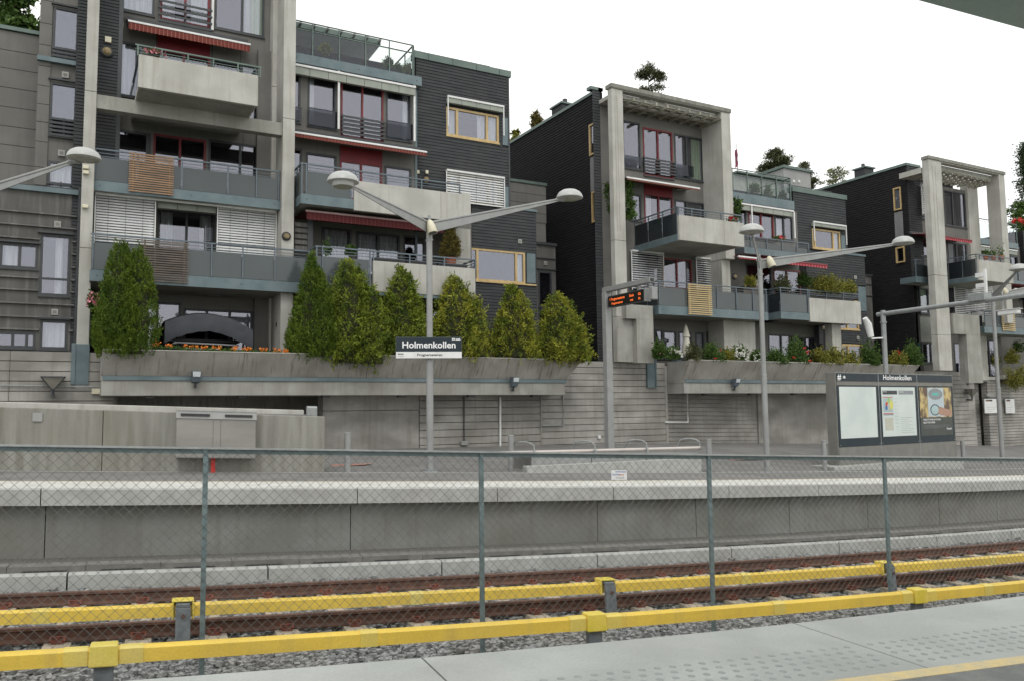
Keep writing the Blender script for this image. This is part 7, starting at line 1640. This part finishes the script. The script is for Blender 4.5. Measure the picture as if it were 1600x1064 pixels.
bs(146, 478, 16, 22, 26.4, 'pink flowering climber between the left column and the tall thuja', LEAFG, n=500, flowers=PNKF, nf=16, fs=.07, group='terrace flowers', L=.07)
bs(735, 548, 22, 16, 25.9, 'small potted plants with red pots between the yellow-green thujas', LEAFG, n=500, flowers=REDF, nf=3, group='terrace flowers')
Y2 = 25.75
for (px, py, w_, h_, lb, m, kw) in (
    (1030, 556, 22, 24, 'leafy potted bush with a few pink blooms at the left end of the terrace', LEAFG, dict(flowers=PNKF, nf=3)),
    (1052, 557, 30, 14, 'white-flowered clump left of the closed parasol', LEAFG, dict(flowers=WHTF, nf=26, fs=.05)),
    (1083, 562, 30, 26, 'dark green shrub just right of the closed parasol', LEAFD, dict()),
    (1112, 562, 40, 26, 'green shrub in front of the terrace windows', LEAFG, dict(flowers=REDF, nf=2, fs=.06)),
    (1137, 563, 26, 16, 'low yellow-green mound left of the large white flowers', LEAFY, dict()),
    (1156, 562, 28, 22, 'large round clump of white hydrangea flowers', LEAFG, dict(flowers=WHTF, nf=48, fs=.06)),
    (1183, 564, 26, 16, 'smaller white flower clump behind the middle lamp post', LEAFG, dict(flowers=WHTF, nf=24, fs=.05)),
    (1212, 566, 40, 20, 'low blue-green shrub right of the middle lamp post', LEAFG, dict()),
    (1246, 566, 44, 36, 'tall round green shrub with red flowers at its foot', LEAFG, dict(flowers=REDF, nf=5, fs=.08, n=2200)),
    (1282, 567, 36, 22, 'yellow-green shrub below the concrete pier', LEAFY, dict()),
    (1308, 567, 34, 26, 'olive shrub left of the tall terrace bush', LEAFY, dict(n=1600)),
    (1332, 568, 24, 20, 'thin golden shrub beside the tall terrace bush', LEAFY, dict(n=800)),
    (1358, 568, 40, 34, 'bushy green shrub just left of the gantry pole', LEAFG, dict(n=2200)),
    (1403, 568, 34, 20, 'golden-green shrub with one red bloom right of the gantry pole', LEAFY, dict(flowers=REDF, nf=2, fs=.08)),
    (1425, 567, 42, 32, 'spreading green shrub at the right end of the middle planter', LEAFG, dict(n=2000))):
    bs(px, py, w_, h_, Y2, lb, m, **{**dict(n=1300, L=.10, wd=.028), **kw})
gp = 'plants on the middle block balcony'
bs(1222, 452, 30, 24, 26.4, 'dark spiky shrub at the left end of the flowery balcony', LEAFD, group=gp, n=1200); bs(1293, 456, 62, 26, 26.2, 'wide yellow-green shrub filling the black balcony planter', LEAFY, group=gp, n=3200, L=.11); bs(1326, 457, 40, 18, 26.2, 'yellow shrub at the right end of the black balcony planter', LEAFY, group=gp, n=1600)
bs(1258, 445, 26, 18, 26.5, 'green shrub behind the first balcony glass of the middle block', LEAFG, group=gp); bs(1172, 446, 22, 14, 26.6, 'golden mound in a wooden trough beside the column', LEAFY, group=gp, n=900)
x0_, x1_, z0, z1 = rect(1161, 1184, 446, 473, 26.75); tg = thing('wooden_trough', 'weathered wooden plant trough on the balcony beside the concrete fin', 'plant trough', (x0_, 26.7, z0))
for k in range(4): MB().box(x0_, x1_, 26.7, 26.74, z0 + (z1 - z0) * k / 4 + .01, z0 + (z1 - z0) * (k + 1) / 4 - .01).done('board', WOODG, tg)
MB().box(x0_ + .02, x1_ - .02, 26.75, 27.2, z0, z1 - .03).done('trough_soil', SOIL, tg)
def vine(px0, pys, Y, label, wpx=12, n=1200):
    b0 = PX(px0, pys[1], Y); t = thing('climbing_vine', label, 'climbing plant', b0); P_ = []; z0, z1 = b0[2], PX(px0, pys[0], Y)[2]; sc = dep(b0) / FPX
    k = 14; cs_ = [(b0[0] + rng.normal() * wpx * sc * .35, b0[1] + rng.normal() * .06, z0 + (z1 - z0) * rng.random()) for _ in range(k)]
    idx = rng.integers(0, k, n); P_ = np.array(cs_)[idx] + rng.normal(size=(n, 3)) * wpx * sc * .25
    leaves('foliage', P_, rng.normal(size=(n, 3)) + [0, -.4, -.2], rng.uniform(.08, .15, n), .035, LEAFG, t); MB().tube([(b0[0], b0[1], z0), (b0[0] + .05, b0[1], (z0 + z1) / 2), (b0[0], b0[1], z1)], .015, 5).done('stem', BARK, t)
vine(985, (284, 348), 27.2, 'leafy climber on the balcony just right of the middle portal column'); vine(951, (288, 335), 27.4, 'small climber peeping out left of the middle portal column', 7, 400); vine(1152, (312, 342), 27.0, 'climber on the right column of the middle portal', 10, 500)
# right edge planting
pr_ = thing('concrete_planter', 'planter on top of the wall at the right edge of the photo', 'planter', PX(1590, 585, 26.8)); x0_ = P2(1562, 585, 26.8)[0]; z_ = P2(1562, 585, 26.8)[1]; MB().box(x0_, x0_ + 9, 26.6, 27.0, z_ - .25, z_).done('trough_front', CONC, pr_); MB().box(x0_ + .1, x0_ + 8.9, 26.65, 27.5, z_ - .4, z_ - .05).done('planting_soil', SOIL, pr_)
bs(1582, 565, 26, 20, 26.6, 'round golden-green dwarf shrub above the hanging plant at the right edge', LEAFY, n=1800, L=.07, group='plants at the right edge'); bs(1587, 588, 40, 20, 26.3, 'pale green plant draping down the wall at the right edge', LEAFY, n=2600, droop=.9, group='plants at the right edge'); bs(1556, 570, 14, 14, 26.5, 'small pale sprig left of the right-hand lamp post', LEAFY, n=400, group='plants at the right edge')
bs(1592, 548, 22, 18, 26.9, 'dark green shrub behind the golden dwarf shrub', LEAFG, n=900, group='plants at the right edge')
for i, (px, lb) in enumerate(((1541, 'left terracotta pot on the right block balcony'), (1552, 'middle terracotta pot on the right block balcony'), (1564, 'right terracotta pot on the right block balcony'))):
    P = PX(px, 407, 24.9); t = thing('potted_plant', lb + ', with a small plant', 'potted plant', P, 'terracotta pots on the right balcony'); MB().lathe(P, [(.10, 0), (.15, .2), (.14, .22)], 12).done('plant_pot', TERRA, t, smooth=True)
    n_ = 160; leaves('foliage', P + [0, 0, .3] + rng.normal(size=(n_, 3)) * [.08, .08, .10 + .04 * i], rng.normal(size=(n_, 3)) + [0, 0, .5], .10, .025, LEAFG, t)
bs(1590, 352, 36, 9, 29.5, 'red flowers in a roof-edge box at the far right', LEAFG, n=500, flowers=REDF, nf=26, fs=.12, group='roof plants')
# roof terrace plants
for (px, py, w_, h_, Y, lb, m) in ((606, 103, 16, 14, 29.2, 'clipped round bush in a grey pot on the left roof terrace', LEAFG), (622, 112, 10, 12, 29.2, 'first small potted plant right of the clipped roof bush', LEAFG), (636, 112, 12, 12, 29.2, 'last potted plant by the corner of the left roof terrace', LEAFY), (508, 82, 18, 12, 29.2, 'palm-like plant behind the left roof terrace glass', LEAFY),
                                   (1180, 300, 24, 14, 28.6, 'pale bush behind the middle roof terrace glass', LEAFG), (1200, 306, 16, 18, 28.6, 'rounder bush behind the middle roof terrace glass', LEAFG), (1222, 312, 14, 14, 28.6, 'bush at the corner of the middle roof terrace', LEAFG)):
    bs(px, py, w_, h_, Y, lb, m, n=700, L=.09, group='roof plants')
for (px, py, lb) in ((512, 388, 'wispy plant on the first-floor right balcony, left window'), (547, 388, 'small green conifer beside the wispy balcony plant')): bs(px, py + 8, 14, 20 if px < 530 else 12, 27.2, lb, LEAFG, n=260 if px < 530 else 700, group='potted plants on the balconies')
bs(240, 87, 36, 6, 26.0, 'red and white flowers peeping over the concrete balcony of the left block', LEAFG, n=200, flowers=PNKF, nf=16, fs=.08, group='balcony flowers'); bs(1142, 347, 20, 5, 25.1, 'red flower on the concrete balcony of the middle block', LEAFG, n=120, flowers=REDF, nf=3, fs=.12, group='balcony flowers')
bs(1215, 375, 26, 5, 27.2, 'red blossoms on the second-floor rail of the middle block', LEAFG, n=150, flowers=REDF, nf=8, fs=.07, group='balcony flowers')

# ---- trees
def tr(px, top, base_z, Y, Rpx, label, m, seed, **k):
    P = PX(px, top, Y); H = P[2] - base_z; sc = dep(P) / FPX; return tree((P[0], P[1], base_z), H, Rpx * sc, label, m, seed=seed, **k)
tr(22, -30, 3, 48, 48, 'green leafy tree behind the top left corner', LEAFG, 1, n=9000, L=.30, wd=.09, crown_from=.55, clumps=60, trunk_r=.3)
tr(1013, 104, 3, 46, 25, 'lone pine crown above the middle portal frame', LEAFD, 2, n=7500, L=.24, wd=.03, crown_from=.80, clumps=30, flat=.45, cs=.16)
tr(838, 179, 3, 46, 15, 'spiky conifer tip left of the middle roof housing', LEAFB, 3, n=1600, L=.32, wd=.035, crown_from=.86, clumps=16, shape='cone')
tr(804, 205, 3, 44, 11, 'bright green treetop beside the left block edge', LEAFY, 4, n=1100, L=.2, wd=.06, crown_from=.84, clumps=14)
tr(1212, 238, 3, 52, 27, 'dark broad pine behind the roof shed', LEAFD, 5, n=12000, L=.28, wd=.035, crown_from=.78, clumps=46, flat=.5)
tr(1256, 258, 3, 54, 20, 'second dark pine just right of the roof shed', LEAFD, 6, n=8000, L=.26, wd=.035, crown_from=.78, clumps=34)
tr(1305, 263, 3, 50, 30, 'thin pale deciduous tree between the middle and right blocks', leafmat('pale_leaf', (.08, .10, .03), (.18, .20, .07), 3), 7, n=4200, L=.15, wd=.045, crown_from=.72, clumps=60, cs=.10)
tr(1606, 225, 3, 46, 44, 'tall spruce at the right edge of the photo', leafmat('spruce_green', (.035, .055, .03), (.085, .11, .06), 3), 8, n=22000, L=.30, wd=.05, crown_from=.42, clumps=130, shape='cone', cs=.13)
tr(1590, 312, 3, 42, 22, 'lighter bushy tree below the spruce at the right edge', LEAFG, 9, n=4000, L=.25, wd=.07, crown_from=.6, clumps=36)
